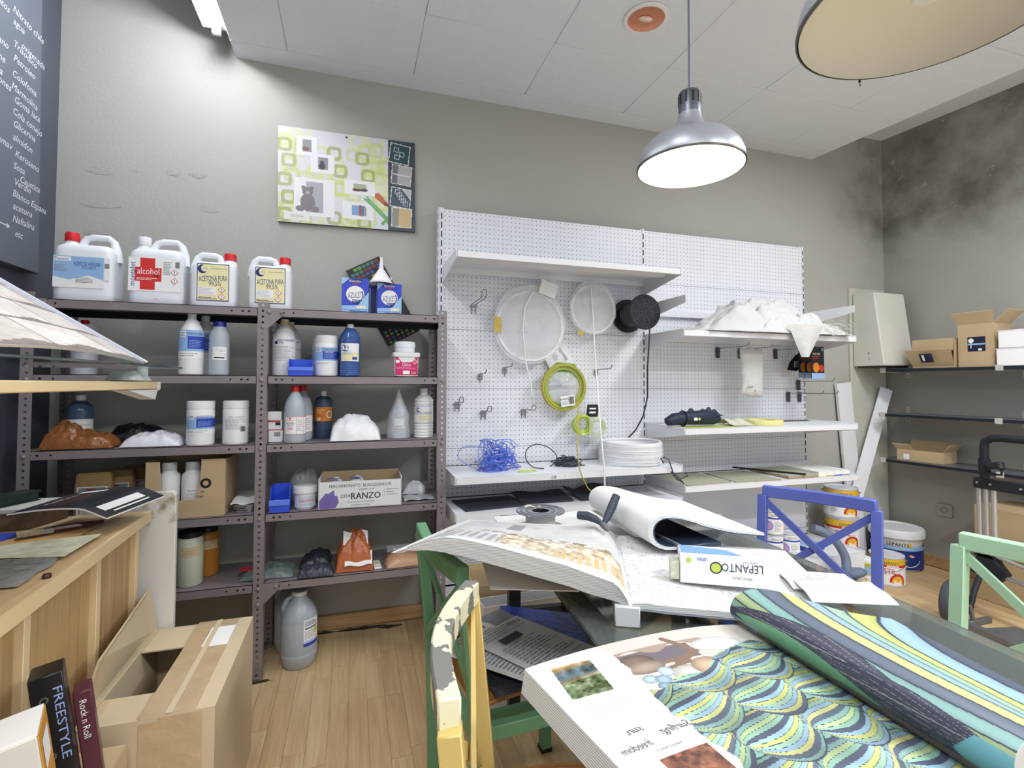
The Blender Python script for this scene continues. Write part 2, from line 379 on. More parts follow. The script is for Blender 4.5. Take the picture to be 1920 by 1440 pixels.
# ------------------------------------------------------------------ ceiling
cm = mat('ceiling_tile', (230, 235, 242), .85, var=.02, scale=30, bump=.25, bscale=130)
plm = mat('ceiling_plaster', (230, 234, 240), .85, var=.03, bump=.15, bscale=90)
CZ = 2.897
ceil = struct(MB().prism([(-.577, WY), (-.577, -1.6), (3.63, -1.6), (3.163, WY)], CZ+.018, 3.0).build('ceiling', plm))
def edge_x(y): return 3.163 + (WY-y)*.1087
MB().prism([(-.577, WY), (-.577, 2.655), (edge_x(2.655), 2.655), (edge_x(WY), WY)], CZ, CZ+.02).build('border_strip', plm, ceil)
xs = [-.577, -.326, .29, .908, 1.537, 2.16, 2.79, 3.62]; ys = [2.655, 2.2, 1.58, .96, .34, -.28, -.9, -1.55]
for j in range(len(ys)-1):
    for i in range(len(xs)-1):
        g = .0007; x0, x1, y1, y0 = xs[i]+g, xs[i+1]-g, ys[j]-g, ys[j+1]+g
        if i == 0: x0 = xs[0]
        q = [(x0, y0), (min(x1, edge_x(y0)) if i == len(xs)-2 else x1, y0), (min(x1, edge_x(y1)) if i == len(xs)-2 else x1, y1), (x0, y1)]
        MB().prism(q, CZ, CZ+.018).build('tile', cm, ceil, bevel=.0022)
struct(MB().box(WX, -.57, -1.6, WY, 3.30, 3.42).build('ceiling', plm))
struct(MB().box(-.577, -.565, -1.6, WY, 2.9, 3.31).build('trim_1', plm))
struct(MB().box(2.9, 4.4, -1.6, WY, 3.135, 3.42).build('ceiling', plm))
# ------------------------------------------------------------------ fluorescent batten on the side of the lowered ceiling
t = thing('fluorescent_light', 'long white fluorescent batten light mounted along the lowered ceiling edge', 'light', (-.577, 2.70, 2.9))
wmt = mat('white_enamel', (235, 236, 238), .35, var=.02)
MB().box(-.122, 0, -1.55, -.02, .052, .125).build('housing', wmt, t, bevel=.003)
MB().tube([(-.055, -1.5, .03), (-.055, -.06, .03)], .015, 12).build('tube', mat('lit_tube', (246, 250, 255), .4, var=0, emit=78), t)
for y in (-.06, -1.52): MB().box(-.075, -.035, y, y+.022, .008, .055).build('tube_holder', wmt, t, bevel=.003)
# ------------------------------------------------------------------ chalkboard
ck = mat('chalk', (222, 224, 230), .9, var=.1, scale=200); cbm = mat('chalkboard', (96, 102, 114), .7, var=.12, scale=4, bump=.05)
t = thing('chalkboard', 'dark grey chalkboard with handwritten list of products, on the slate wall', 'chalkboard', (0, 0, 0))
MB().prism([(.9, 1.715), (2.596, 1.715), (2.548, 3.22), (.9, 3.22)], -1.292, -1.256, 'x').build('board', cbm, t, bevel=.002)
pr = Print(flat((-1.256, 0, 0), (0, 1, 0), (0, 0, 1)))
for s, px, py in (('Nitrato chile', 25, 14), ('agua', 25, 36), ('oxigenada', 40, 82), ('Trisodico', 25, 78), ('Petroleo', 26, 106), ('Colofonia', 23, 134), ('Marmolina', 22, 158), ('Goma laca', 27, 184), ('Cola conejo', 24, 205), ('Glicerina', 25, 229), ('almidon', 24, 254), ('Keroseno', 29, 286), ('Sosa', 25, 308), ('Caustica', 37, 334), ('Verdin', 26, 338), ('Blanco Espana', 24, 360), ('acetona', 24, 384), ('Naftalina', 24, 408), ('etc', 28, 436)):
    p = at(px, py, x=-1.256); pr.text(s, p.y, p.z, .028, ck, al='l', ital=.25, rot=random.uniform(-.03, .03)); pr.build('chalk_word', t); pr = Print(pr.fn)
for s, px, py in (('atos', 17, 18), ('ano', 15, 86), ('ne', 9, 112), ('a', 4, 134), ('siones', 20, 165), ('emav', 22, 275)):
    p = at(px, py, x=-1.256); pr.text(s, p.y, p.z, .028, ck, al='r', ital=.25, rot=random.uniform(-.03, .03)); pr.build('chalk_word', t); pr = Print(pr.fn)
for px, py in ((16, 424),):
    p = at(px, py, x=-1.256); pr.rect(p.y-.12, p.z-.002, p.y, p.z+.002, ck); pr.text('>', p.y-.004, p.z, .03, ck)
pr.build('chalk_arrow', t)
# ------------------------------------------------------------------ slotted-angle shelving rack
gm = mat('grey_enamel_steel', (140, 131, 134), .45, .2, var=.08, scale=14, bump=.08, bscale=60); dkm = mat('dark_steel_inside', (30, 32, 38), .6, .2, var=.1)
rack = thing('shelving_rack', 'grey slotted-angle steel shelving rack with five tiers against the back wall', 'shelf', (0, 0, 0))
def slotted(mb, L, w, M, pitch=.025, r=.0052):
    n = int(L/pitch)
    for i in range(n):
        z0 = i*pitch; z1 = z0+pitch if i < n-1 else L; zc = z0+pitch/2; o = []; q = []
        for k in range(8):
            a = 2*PI*k/8+PI/8; q.append((w/2+r*math.cos(a), zc+r*math.sin(a)))
        o = [(w, zc), (w, z1), (w/2, z1), (0, z1), (0, zc), (0, z0), (w/2, z0), (w, z0)]
        # corner-first ordering so outer and inner loops run together
        o = [(w, z1), (w/2, z1), (0, z1), (0, zc), (0, z0), (w/2, z0), (w, z0), (w, zc)]
        q = [(w/2+r*math.cos(PI/4+PI/4*k), zc+r*math.sin(PI/4+PI/4*k)) for k in range(8)]
        mb.add([M @ V((u, 0, v)) for u, v in o+q], [(k, (k+1) % 8, 8+(k+1) % 8, 8+k) for k in range(8)])
PZ = [.405, .700, .998, 1.294, 1.588]; YF, YB = 2.40, 2.72; PXS = [-1.19, -.373, .409]
def make_post(side, front):
    mb = MB(); L = 1.60
    slotted(mb, L, .04, Matrix.Translation((-.02, 0, 0)))
    s = Matrix.Rotation(PI/2 if front else -PI/2, 4, 'Z')
    slotted(mb, L, .04, Matrix.Translation((-.02 if side < 0 else .02, 0, 0)) @ s)
    return mb
cache = {}
for i, x in enumerate(PXS):
    for fr in (True, False):
        key = (-1 if i == 0 else 1, fr)
        if key not in cache:
            o = make_post(*key).build('post', gm, rack, smooth=0, solid=.002); cache[key] = o.data
        else:
            o = bpy.data.objects.new('post', cache[key]); C.objects.link(o); o.parent = rack; k = o.modifiers.new('solid', 'SOLIDIFY'); k.thickness = .002; k.offset = 0
        o.location = (x, YF if fr else YB, .012)
        MB().box(-.021, .021, -.006 if fr else -.042, .042 if fr else .006, 0, .014).build('foot', mat('dirty_plastic_foot', (120, 112, 104), .7, var=.3, scale=60), rack, loc=(x, YF if fr else YB, 0), bevel=.003)
slot = mat('slot_hole', (20, 20, 24), .9, var=0)
def shelf(x0, x1, z):
    m = MB(); y0, y1 = YF+.004, YB-.004; t_ = .0015
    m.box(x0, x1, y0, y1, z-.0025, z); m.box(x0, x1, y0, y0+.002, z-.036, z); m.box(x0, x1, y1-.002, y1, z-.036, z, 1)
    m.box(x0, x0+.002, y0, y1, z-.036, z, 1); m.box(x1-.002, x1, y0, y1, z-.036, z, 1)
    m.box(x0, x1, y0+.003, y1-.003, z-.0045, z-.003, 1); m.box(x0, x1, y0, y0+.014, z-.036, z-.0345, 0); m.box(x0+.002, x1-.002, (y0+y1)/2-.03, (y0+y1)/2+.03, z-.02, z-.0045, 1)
    for sx, e in ((x0, 1), (x1, -1)):
        for dx, w in ((.034, .011), (.058, .011), (.10, .007)):
            c = sx+e*dx; m.lathe([(w/2 if False else .004, 0), (.004, .001)], 10, (0, 0, 0), 2, dx=w/.008, M=Matrix.Translation((c, y0-.0002, z-.017)) @ Matrix.Rotation(PI/2, 4, 'X'))
    o = m.build('shelf_tray', [gm, dkm, slot], rack, smooth=0); return o
for z in PZ:
    shelf(PXS[0]-.018, PXS[1]-.021, z); shelf(PXS[1]+.022, PXS[2]+.018, z)
def gusset(x, z, sx, sz):
    MB().prism([(0, 0), (sx*.075, 0), (sx*.075, sz*.03), (sx*.02, sz*.085), (0, sz*.085)], -.0025, 0, 'y').build('gusset', gm, rack, loc=(x, YF+.002, z), smooth=0)
def bolt(x, z, y=YF): MB().lathe([(.008, 0), (.008, .004), (.005, .0065), (0, .007)], 12, M=Matrix.Rotation(PI/2, 4, 'X')).build('bolt', gm, rack, loc=(x, y-.001, z))
for x, sx in ((PXS[0]-.02, 1), (PXS[1]+.005, 1)):
    gusset(x, 1.588, sx, -1); bolt(x+.02, 1.57); bolt(x+.068, 1.57)
bolt(PXS[1], 1.505); gusset(PXS[1]+.005, .405, 1, -1); bolt(PXS[1]+.07, .388); bolt(PXS[1], .32)
for z in PZ[:4]:
    bolt(PXS[1], z-.02); bolt(PXS[2], z-.02); bolt(PXS[0], z-.02)
# ------------------------------------------------------------------ white pegboard gondola
gw = mat('white_gondola_enamel', (232, 233, 238), .4, var=.03, scale=4)
pgm = mat('pegboard_enamel', (230, 231, 237), .4, var=.02, scale=4)
b = pgm.node_tree.nodes['Principled BSDF']; src = b.inputs['Base Color'].links[0].from_socket
tc = node(pgm, 'TexCoord'); sp = node(pgm, 'SeparateXYZ'); link(pgm, tc.outputs['Object'], sp.inputs[0]); hs = []
for k in (0, 2):
    d = node(pgm, 'Math', operation='DIVIDE'); link(pgm, sp.outputs[k], d.inputs[0]); d.inputs[1].default_value = .025
    f = node(pgm, 'Math', operation='FRACT'); link(pgm, d.outputs[0], f.inputs[0])
    s_ = node(pgm, 'Math', operation='SUBTRACT'); link(pgm, f.outputs[0], s_.inputs[0]); s_.inputs[1].default_value = .5
    q = node(pgm, 'Math', operation='POWER'); link(pgm, s_.outputs[0], q.inputs[0]); q.inputs[1].default_value = 2; hs.append(q.outputs[0])
ad = node(pgm, 'Math', operation='ADD'); link(pgm, hs[0], ad.inputs[0]); link(pgm, hs[1], ad.inputs[1])
lt = node(pgm, 'Math', operation='LESS_THAN'); link(pgm, ad.outputs[0], lt.inputs[0]); lt.inputs[1].default_value = .0135
k = node(pgm, 'Mix', data_type='RGBA'); link(pgm, lt.outputs[0], k.inputs[0]); link(pgm, src, k.inputs[6]); k.inputs[7].default_value = lin((104, 108, 120)); link(pgm, k.outputs[2], b.inputs['Base Color'])
GY = 2.683; GX = [.448, 1.688, 2.940]; GZ = [.30, .59, .915, 1.235, 1.555, 1.88, 2.205]
gon = thing('gondola_display', 'white pegboard gondola wall display of two bays with bracket shelves', 'shelf', (0, 0, 0))
for i in range(2):
    for j in range(6):
        h = GZ[j+1]-GZ[j]; w = GX[i+1]-GX[i]-.012
        MB().box(0, w, 0, .012, .0008, h-.0008).build('perforated_panel' if j else 'back_panel', pgm if (j or i == 0) else gw, gon, loc=(GX[i]+.006, GY, GZ[j]), bevel=.001)
    MB().box(0, GX[i+1]-GX[i]-.012, 0, .012, 0, .298).build('back_panel', gw, gon, loc=(GX[i]+.006, GY, 0), bevel=.001)
upm = mat('upright_slots', (40, 42, 50), .6, var=0)
for i, x in enumerate(GX):
    m = MB(); m.box(x-.015, x+.015, GY+.012, GY+.07, 0, 2.215); m.box(x-.006, x+.006, GY-.003, GY+.013, 0, 2.212)
    z = .1
    while z < 2.17:
        m.box(x-.0032, x+.0032, GY-.0036, GY-.0028, z, z+.033, 1); z += .05
    if i == 0:
        z = .1
        while z < 2.17: m.box(x-.0156, x-.0146, GY+.018, GY+.03, z, z+.033, 1); z += .05
    m.build('upright', [gw, upm], gon, smooth=0)
    MB().box(x-.015, x+.015, GY-.40, GY+.07, 0, .06).build('foot', gw, gon, bevel=.003)
def bracket(x, z, L=.385, y=GY, par=None, t_=.004, up=.0):
    """tapered shelf arm, tip towards the room"""
    return MB().prism([(0, -.085), (0, .012), (-L, .012), (-L, -.03)], -t_/2, t_/2, 'x').build('bracket', gw, par or gon, loc=(x, y, z), bevel=.001)
def gshelf(x0, x1, z, yf=2.30, th=.032, par=None):
    m = MB(); m.box(x0, x1, yf, GY-.004, z-.002, z); m.box(x0, x1, yf, yf+.003, z-th, z); m.box(x0, x1, yf, yf+.02, z-th, z-th+.002); m.box(x0, x1, GY-.03, GY-.006, z-th, z)
    m.box(x0, x1, yf+.13, yf+.17, z-.018, z-.002)
    o = m.build('shelf', gw, gon, smooth=0, bevel=.0015)
    for x in (x0-.004, x1+.004): b = bracket(x, z-.004, L=GY-yf); b.parent = o
    return o
e = .012
gshelf(GX[0]+e, GX[1]-e, 1.885); gshelf(GX[0]+e, GX[1]-e, .826); gshelf(GX[0]+e, GX[1]-e, .66, th=.042)
gshelf(GX[1]+e, GX[2]-e, 1.555); gshelf(GX[1]+e, GX[2]-e, 1.022); gshelf(GX[1]+e, GX[2]-e, .716)
gshelf(GX[1]+e, GX[2]-e, .262, yf=2.27, th=.1); gshelf(GX[0]+e, GX[1]-e, .2, th=.1)
for x in (GX[1]+.02, GX[2]-.02): bracket(x, 1.735)
MB().box(GX[1]+.02, GX[2]-.02, GY-.03, GY-.001, 1.675, 1.715).build('cross_rail', gw, gon, bevel=.002)
bracket(GX[1]+.02, 1.90).scale = (1, .75, 1)
# ------------------------------------------------------------------ things on the rack
PZ = [z+.0012 for z in PZ]
MILK = mat('milky_plastic', (232, 235, 240), .35, var=.02); CLEARP = mat('frosted_plastic', (206, 214, 224), .3, var=.03, trans=.35)
def fit(l, t, r, b, y):
    m, mz = (l+r)/2, (t+b)/2
    return (at(l, mz, y=y).x+at(r, mz, y=y).x)/2, at(r, mz, y=y).x-at(l, mz, y=y).x, at(m, t, y=y).z-at(m, b, y=y).z
def jerrycan(label, box, y, z, capside, capm, dep, bodym, draw, h=None):
    x, w, h = fit(*box, y); t = thing('jerrycan', label, 'canister', (x, y, z)); s = capside
    b = MB(); hw = w/2
    b.lathe([(hw*.90, 0), (hw*.985, .008), (hw, .03), (hw, .60*h), (hw*.985, .70*h), (hw*.93, .76*h), (hw*.80, .80*h), (hw*.3, .815*h)], 40, dy=dep/w, sq=7)
    b.lathe([(.030, .74*h), (.027, .83*h), (.021, .86*h), (.021, .9*h)], 20, (s*hw*.62, 0, 0))
    b.tube([(-s*hw*.93, 0, .60*h), (-s*hw*.90, 0, .76*h), (-s*hw*.80, 0, .90*h), (-s*hw*.62, 0, .955*h), (-s*hw*.1, 0, .955*h), (s*hw*.12, 0, .93*h), (s*hw*.26, 0, .84*h), (s*hw*.3, 0, .76*h)], [.02, .018, .014, .013, .013, .013, .015, .02], 10)
    bo = b.build('body', bodym, t, smooth=50)
    MB().lathe([(.0235, .875*h), (.0245, .88*h), (.0245, .975*h), (.022, h), (0, h)], 24, (s*hw*.62, 0, 0)).build('cap', capm, t)
    p = Print(flat((0, -dep/2-.0006, 0), (1, 0, 0), (0, 0, 1))); draw(p, w, h); p.build('label_print', bo); return t
def d_vas(p, w, h):
    p.rect(-.47*w, .18*h, .36*w, .62*h, LTBLUE); p.rect(.36*w, .3*h, .46*w, .62*h, PAPER); p.rect(-.45*w, .55*h, -.18*w, .61*h, PAPER)
    p.poly([(-.47*w, .18*h), (.36*w, .18*h), (.36*w, .3*h), (.1*w, .36*h), (-.2*w, .29*h), (-.47*w, .33*h)], PAPER)
    p.text('T', -.43*w, .58*h, .014, DKBLUE); p.text('hiquimica', -.41*w, .58*h, .011, DKBLUE, w=.19*w, al='l')
    p.text('ACEITE DE VASELINA', .08*w, .52*h, .017, DKBLUE, w=.44*w); p.text('TECNICO', .11*w, .465*h, .010, DKBLUE, w=.24*w)
    p.fine(-.44*w, .40*h, -.2*w, .5*h, 4, GREYP, 3); p.fine(-.1*w, .25*h, .2*w, .33*h, 4, BLACK, 4, .3); p.barcode(.37*w, .47*h, .45*w, .54*h, BLACK)
jerrycan('white jerrycan of technical vaseline oil with red cap, leftmost on the top shelf', (113, 437, 224, 566), 2.50, PZ[4], -1, RED, .13, MILK, d_vas)
def d_alc(p, w, h):
    p.rect(-.48*w, .18*h, .47*w, .66*h, PAPER); p.rect(-.27*w, .20*h, 0, .655*h, REDP); p.rect(-.36*w, .32*h, .12*w, .52*h, REDP)
    p.text('montplet', -.41*w, .42*h, .020, DKBLUE, w=.34*h, rot=PI/2); p.text('alcohol', -.12*w, .47*h, .027, PAPER, w=.4*w); p.text('96', .02*w, .40*h, .016, BLACK)
    p.fine(-.33*w, .335*h, .1*w, .375*h, 2, PAPER, 5); p.fine(.15*w, .42*h, .32*w, .62*h, 8, GREYP, 6); p.barcode(.37*w, .53*h, .45*w, .62*h, BLACK)
    p.hazard(.36*w, .46*h, .014, REDP, PAPER, BLACK); p.hazard(.36*w, .34*h, .014, REDP, PAPER, BLACK); p.text('ml', .02*w, .07*h, .009, GREYP)
jerrycan('clear jerrycan of alcohol with red cross label and white cap on the top shelf', (251, 445, 351, 571), 2.50, PZ[4], -1, WHITE, .13, MILK, d_alc)
def d_ace(p, w, h):
    p.rect(-.34*w, .10*h, .36*w, .76*h, DKBLUE); p.rect(-.325*w, .115*h, .345*w, .745*h, YELLOWP); p.disc(-.22*w, .66*h, .019, DKBLUE); p.disc(-.17*w, .675*h, .015, YELLOWP); p.text('thq', -.165*w, .675*h, .008, DKBLUE)
    p.rect(-.05*w, .67*h, .3*w, .68*h, GREYP); p.text('ACETONA PURA', .01*w, .50*h, .024, DKBLUE, w=.62*w, rot=.06); p.text('99,5%', .05*w, .41*h, .02, DKBLUE, w=.27*w, rot=.05)
    p.rect(-.31*w, .2*h, .08*w, .34*h, PAPER); p.fine(-.3*w, .21*h, .07*w, .33*h, 7, GREYP, 7, .3); p.hazard(.2*w, .30*h, .014, REDP, PAPER, BLACK); p.hazard(.2*w, .18*h, .014, REDP, PAPER, BLACK)
    p.fine(-.3*w, .13*h, .1*w, .17*h, 2, DKBLUE, 8)
jerrycan('smaller white acetone jerrycan with red cap, left of the two with yellow labels', (363, 470, 447, 573), 2.50, PZ[4], 1, RED, .115, MILK, d_ace)
jerrycan('smaller white acetone jerrycan with red cap, right of the two with yellow labels', (470, 477, 549, 577), 2.50, PZ[4], 1, RED, .115, MILK, d_ace)
# bluing boxes, funnel, leaning poster
GRADB = mat('box_blue', (52, 72, 196), .35, var=.12, scale=9); SKYB = mat('box_sky', (156, 196, 236), .35, var=.1, scale=9)
def azul(label, box, y, dep):
    x, w, h = fit(*box, y); t = thing('bluing_box', label, 'box', (x, y, PZ[4]))
    MB().box(-w/2, w/2, -dep/2, dep/2, 0, h).build('carton', GRADB, t, bevel=.0015)
    p = Print(flat((0, -dep/2, 0), (1, 0, 0), (0, 0, 1)))
    p.poly([(-w/2, .10*h), (w/2, .10*h), (w/2, .62*h), (.1*w, .22*h), (-w/2, .2*h)], SKYB); p.poly([(-w/2, .8*h), (-w/2, h), (-.2*w, h)], SKYB); p.rect(-w/2, 0, w/2, .09*h, LTBLUE); p.rect(-.2*w, .04*h, .45*w, .065*h, DKBLUE)
    p.rect(-.24*w, .88*h, .24*w, .98*h, DKBLUE); p.text('Blancolex', 0, .925*h, .012, PAPER, w=.44*w); p.poly([(-.12*w, .87*h), (.12*w, .87*h), (.02*w, .82*h)], REDP)
    p.disc(0, .54*h, .34*w, PAPER, ry=.95); p.disc(0, .52*h, .30*w, DKBLUE, r0=.27*w, a0=-1.5, a1=.6); p.text('AZULETE', .02*w, .52*h, .027, DKBLUE, w=.60*w, rot=.1)
    for k in range(3): p.rect(-.12*w, (.36-.045*k)*h, .24*w-.04*w*k, (.385-.045*k)*h, DKBLUE)
    p.disc(.1*w, .17*h, .008, YELLOWP); p.disc(.22*w, .17*h, .008, PAPER); p.disc(.34*w, .17*h, .008, YELLOWP); p.build('carton_print', t); return x, h
azul('blue bluing powder box, the left one, under no funnel, on the top shelf', (641, 519, 691, 583), 2.47, .05)
fx, fh = azul('blue bluing powder box, the right one, with white funnel resting on it', (707, 529, 752, 587), 2.49, .05)
t = thing('bluing_box', 'dark striped blue box between the two bluing powder boxes', 'box', (.094, 2.548, PZ[4])); MB().box(-.045, .045, -.025, .025, 0, .145).build('carton', mat('box_stripes', (28, 34, 110), .4, var=.5, scale=60), t, bevel=.001)
for k in range(5): MB().box(-.036+.016*k, -.032+.016*k, -.0258, -.0248, .01, .135).build('stripe', SKYB if k % 2 else DKBLUE, t)
t = thing('funnel', 'white plastic funnel standing upside down on blue boxes of the top shelf', 'funnel', (.126, 2.487, PZ[4]+fh+.001))
MB().lathe([(.053, 0), (.054, .006), (.05, .012), (.018, .062), (.011, .07), (.0055, .128), (.004, .128), (.009, .07), (.016, .06), (.046, .012), (.05, .004), (.053, 0)], 28, caps=False).build('cone', WHITE, t)
MB().tube([(.043, 0, .02), (.05, 0, .03), (.042, 0, .034)], .003, 6).build('hanging_tab', WHITE, t)
t = thing('poster_board', 'black periodic table poster board leaning behind the bluing boxes', 'poster', (.247, 2.745, 1.53))
Mr = Matrix.Rotation(math.radians(-4), 4, 'X') @ Matrix.Rotation(math.radians(-29), 4, 'Y')
bb = MB(); bb.box(-.095, .095, -.003, .003, -.03, .42, 0, Mr); bb.build('board', mat('black_poster', (16, 18, 28), .4, var=.2, scale=20), t, smooth=0)
pr = Print(lambda u, v, l: Mr @ V((u, -.003-l, v-.045)))
cols = [mat('cell_%d' % i, c, .5, var=0) for i, c in enumerate(((110, 150, 80), (70, 120, 110), (120, 60, 70), (60, 80, 140), (150, 130, 60)))]
for i in range(7):
    for j in range(5):
        if (i*5+j) % 9: pr.rect(-.085+.024*i, .44-.022*j, -.065+.024*i, .457-.022*j, cols[(j+i//3) % 5])
pr.build('element_table', t); pr = Print(pr.fn)
for i in range(6):
    for j in range(4): pr.rect(-.08+.026*i, .02+.02*j, -.064+.026*i, .033+.02*j, cols[(j*2+i) % 5])
pr.build('element_strip', t)
# ---- generic round vessels
def vessel(name, label, cat, x, y, z, r, h, prof, bodym, cap=None, draw=None, sq=2, dy=1, group=None, n=32, liquid=None, rz=0):
    t = thing(name, label, cat, (x, y, z), rz, group); a0 = math.atan2(-y, -x)-rz
    bo = MB().lathe([(r*a, h*b) for a, b in prof], n, sq=sq, dy=dy).build('body', bodym, t, smooth=40)
    if liquid: MB().lathe([(r*.97, .01), (r*.97, liquid[0]*h)], n, sq=sq, dy=dy).build('liquid', liquid[1], t)
    if cap:
        cr, c0, c1, cm_ = cap[:4]; MB().lathe([(r*cr, h*c0), (r*cr, h*(c1-.015)), (r*cr*.93, h*c1), (0, h*c1)], 26).build('cap', cm_, t)
    if draw:
        if sq > 2.5: fn = flat((0, -r*dy-.0005, 0), (1, 0, 0), (0, 0, 1))
        else: fn = cyl(r+.0004, 0, a0)
        p = Print(fn, 14); draw(p, r, h); p.build('label_print', bo)
    return t
HDPE = [(.86, 0), (.97, .015), (1, .04), (1, .60), (.96, .68), (.80, .78), (.52, .88), (.36, .91), (.34, .955)]
JAR = [(.92, 0), (.99, .02), (1, .05), (1, .80), (.96, .84), (.9, .86)]
def bluelab(title, title2='', nm='THQ'):
    def d(p, r, h):
        p.rect(-1.35*r, .26*h, 1.35*r, .72*h, PAPER); p.rect(-1.35*r, .38*h, 1.35*r, .66*h if title2 == '_' else .72*h, LTBLUE); p.rect(-.3*r, .42*h, 1.35*r, .62*h, BLUE)
        p.rect(-1.0*r, .60*h, -.45*r, .70*h, PAPER); p.fine(-.95*r, .61*h, -.5*r, .69*h, 3, DKBLUE, 2); p.text(title, .3*r, .66*h, .011, DKBLUE, w=1.2*r)
        if title2 and title2 != '_': p.text(title2, .25*r, .60*h, .009, PAPER, w=.8*r)
        p.fine(-.2*r, .44*h, 1.2*r, .56*h, 5, LTBLUE, 5, .3); p.fine(-1.1*r, .29*h, .9*r, .36*h, 2, GREYP, 9, .3)
    return d
TIN = mat('white_tin', (214, 216, 226), .3, .1, var=.03)
def d_tol(p, r, h): p.text('TOLUENO', -.05*r, .55*h, .018, BLACK, w=1.7*r); p.fine(-.8*r, .43*h, .8*r, .48*h, 2, GREYP, 3, .4)
vessel('solvent_tin', 'white round solvent tin with red cap at left of second shelf', 'can', -1.092, 2.60, PZ[3], .0465, .212, [(.97, 0), (1, .01), (1, .975), (1.01, .98), (1.01, 1), (.5, .985), (.3, .985)], TIN, (.32, .985, 1.1, RED), d_tol)
vessel('chemical_bottle', 'white formol bottle with pale cap and blue label, second shelf', 'bottle', -.656, 2.46, PZ[3], .047, .262, HDPE, WHITE, (.36, .94, 1.02, MILK), bluelab('FORMOL 40%', '', ''))
vessel('chemical_bottle', 'white bottle with blue label half hidden behind the formol bottle', 'bottle', -.633, 2.575, PZ[3], .047, .262, HDPE, WHITE, (.36, .94, 1.02, MILK), bluelab('FORMOL', '', ''))
def d_wl(p, r, h): p.rect(-.65*r, .28*h, .75*r, .52*h, PAPER); p.fine(-.6*r, .36*h, .7*r, .50*h, 7, GREYP, 2, .3); p.rect(-.5*r, .31*h, .5*r, .33*h, BLACK)
vessel('chemical_bottle', 'frosted bottle with dark blue cap and white label, second shelf', 'bottle', -.551, 2.46, PZ[3], .04, .232, [(.9, 0), (1, .02), (1, .68), (.93, .78), (.66, .87), (.64, .9)], CLEARP, (.64, .875, 1.0, mat('navy_cap', (26, 40, 140), .35)), d_wl)
YEL = mat('yellow_seal', (222, 196, 96), .5)
def d_txt(p, r, h):
    p.text('ACIDO CLORHIDRICO', .15*r, .62*h, .009, DKBLUE, w=1.7*r); p.rect(-.9*r, .55*h, -.6*r, .60*h, DKBLUE); p.text('37%', -.3*r, .575*h, .009, BLACK); p.fine(-1.1*r, .28*h, 1.0*r, .52*h, 11, GREYP, 8, .3); p.rect(-1.1*r, .265*h, 1.1*r, .27*h, GREYP)
for k, (x, y, l) in enumerate(((-.300, 2.525, 'white plastic bottle with yellow neck seal next to the rack post, front one'), (-.287, 2.63, 'white plastic bottle with yellow neck seal, the one behind'))):
    t = vessel('chemical_bottle', l, 'bottle', x, y, PZ[3], .05, .26, HDPE, WHITE, (.36, .95, 1.0, MILK), d_txt); MB().lathe([(.02, .232), (.02, .248)], 20).build('seal', YEL, t)
BINB = mat('blue_bin_plastic', (48, 84, 214), .35, var=.05)
def bin_(label, x, y, z, w, h, d):
    t = thing('storage_bin', label, 'bin', (x, y, z)); q = .003
    m = MB(); m.box(-w/2, w/2, -d/2, d/2, 0, q); m.box(-w/2, w/2, d/2-q, d/2, 0, h)
    for s in (-1, 1): m.prism([(-d/2, 0), (d/2, 0), (d/2, h), (-d*.18, h), (-d*.36, h*.48), (-d/2, h*.48)], s*(w/2-q), s*w/2, 'x')
    m.build('tray', BINB, t, smooth=0, bevel=.001)
    m2 = MB(); m2.box(-w/2, w/2, -d/2-.002, -d/2+q, 0, h*.30); m2.build('front_wall', BINB, t, bevel=.001)
    MB().box(-w/2-.002, w/2+.002, -d/2-.006, -d/2+q, h*.28, h*.52).build('label_lip', mat('blue_bin_light', (96, 130, 236), .35), t, bevel=.002); return t
bin_('small blue plastic storage bin on the second shelf', -.219, 2.437, PZ[3], .100, .074, .068)
STONE = mat('grey_lumps', (120, 118, 112), .7, var=.3, scale=50, bump=.8, bscale=70)
def pillow(w, d, h, seed=1, nx=30, ny=22, cr=.22, px=2.6, flat_=.5, sc=9.0, tilt=0):
    mb = MB(); O = V((seed*3.1, seed*1.7, 0)); k = nx*ny; tv = []; bv = []
    for j in range(ny):
        for i in range(nx):
            u, v = 2*i/(nx-1)-1, 2*j/(ny-1)-1
            e = max(0, (1-abs(u)**px)*(1-abs(v)**px))**flat_
            x, y = u*w/2, v*d/2; q = V((x*sc, y*sc, 0))+O
            nz = noise.noise(q*2)*.6+noise.noise(q*5)*.4 - abs(noise.noise(q*3.3+V((5, 0, 0))))*.8
            jx = noise.noise(q*2+V((9, 3, 1)))*.05*w*(1-e*.6); jy = noise.noise(q*2+V((2, 8, 4)))*.06*d*(1-e*.6)
            z = .0035 + h*e*(1+cr*nz*1.6) + tilt*u*h*e
            tv.append((x+jx, y+jy, max(.003, z))); bv.append((x+jx, y+jy, max(.0, .0025*(1-e))))
    f = [(j*nx+i, j*nx+i+1, (j+1)*nx+i+1, (j+1)*nx+i) for j in range(ny-1) for i in range(nx-1)]
    per = [i for i in range(nx)] + [j*nx+nx-1 for j in range(1, ny)] + [(ny-1)*nx+i for i in range(nx-2, -1, -1)] + [j*nx for j in range(ny-2, 0, -1)]
    mb.add(tv+bv, f + [tuple(k+i for i in reversed(q)) for q in f] + [(a, k+a, k+b, b) for a, b in zip(per, per[1:]+per[:1])])
    return mb
def bag(name, label, cat, x, y, z, w, d, h, m, seed=1, rz=0, cr=.22, rx=0, **k):
    t = thing(name, label, cat, (x, y, z), rz); o = pillow(w, d, h, seed, cr=cr, **k).build('pouch', m, t, smooth=60)
    if rx: o.rotation_euler = (rx, 0, 0)
    return t
bag('mineral_bag', 'grey bag of lumps behind the small blue storage bin', 'bag', -.205, 2.688, PZ[3], .062, .042, .10, STONE, 4)
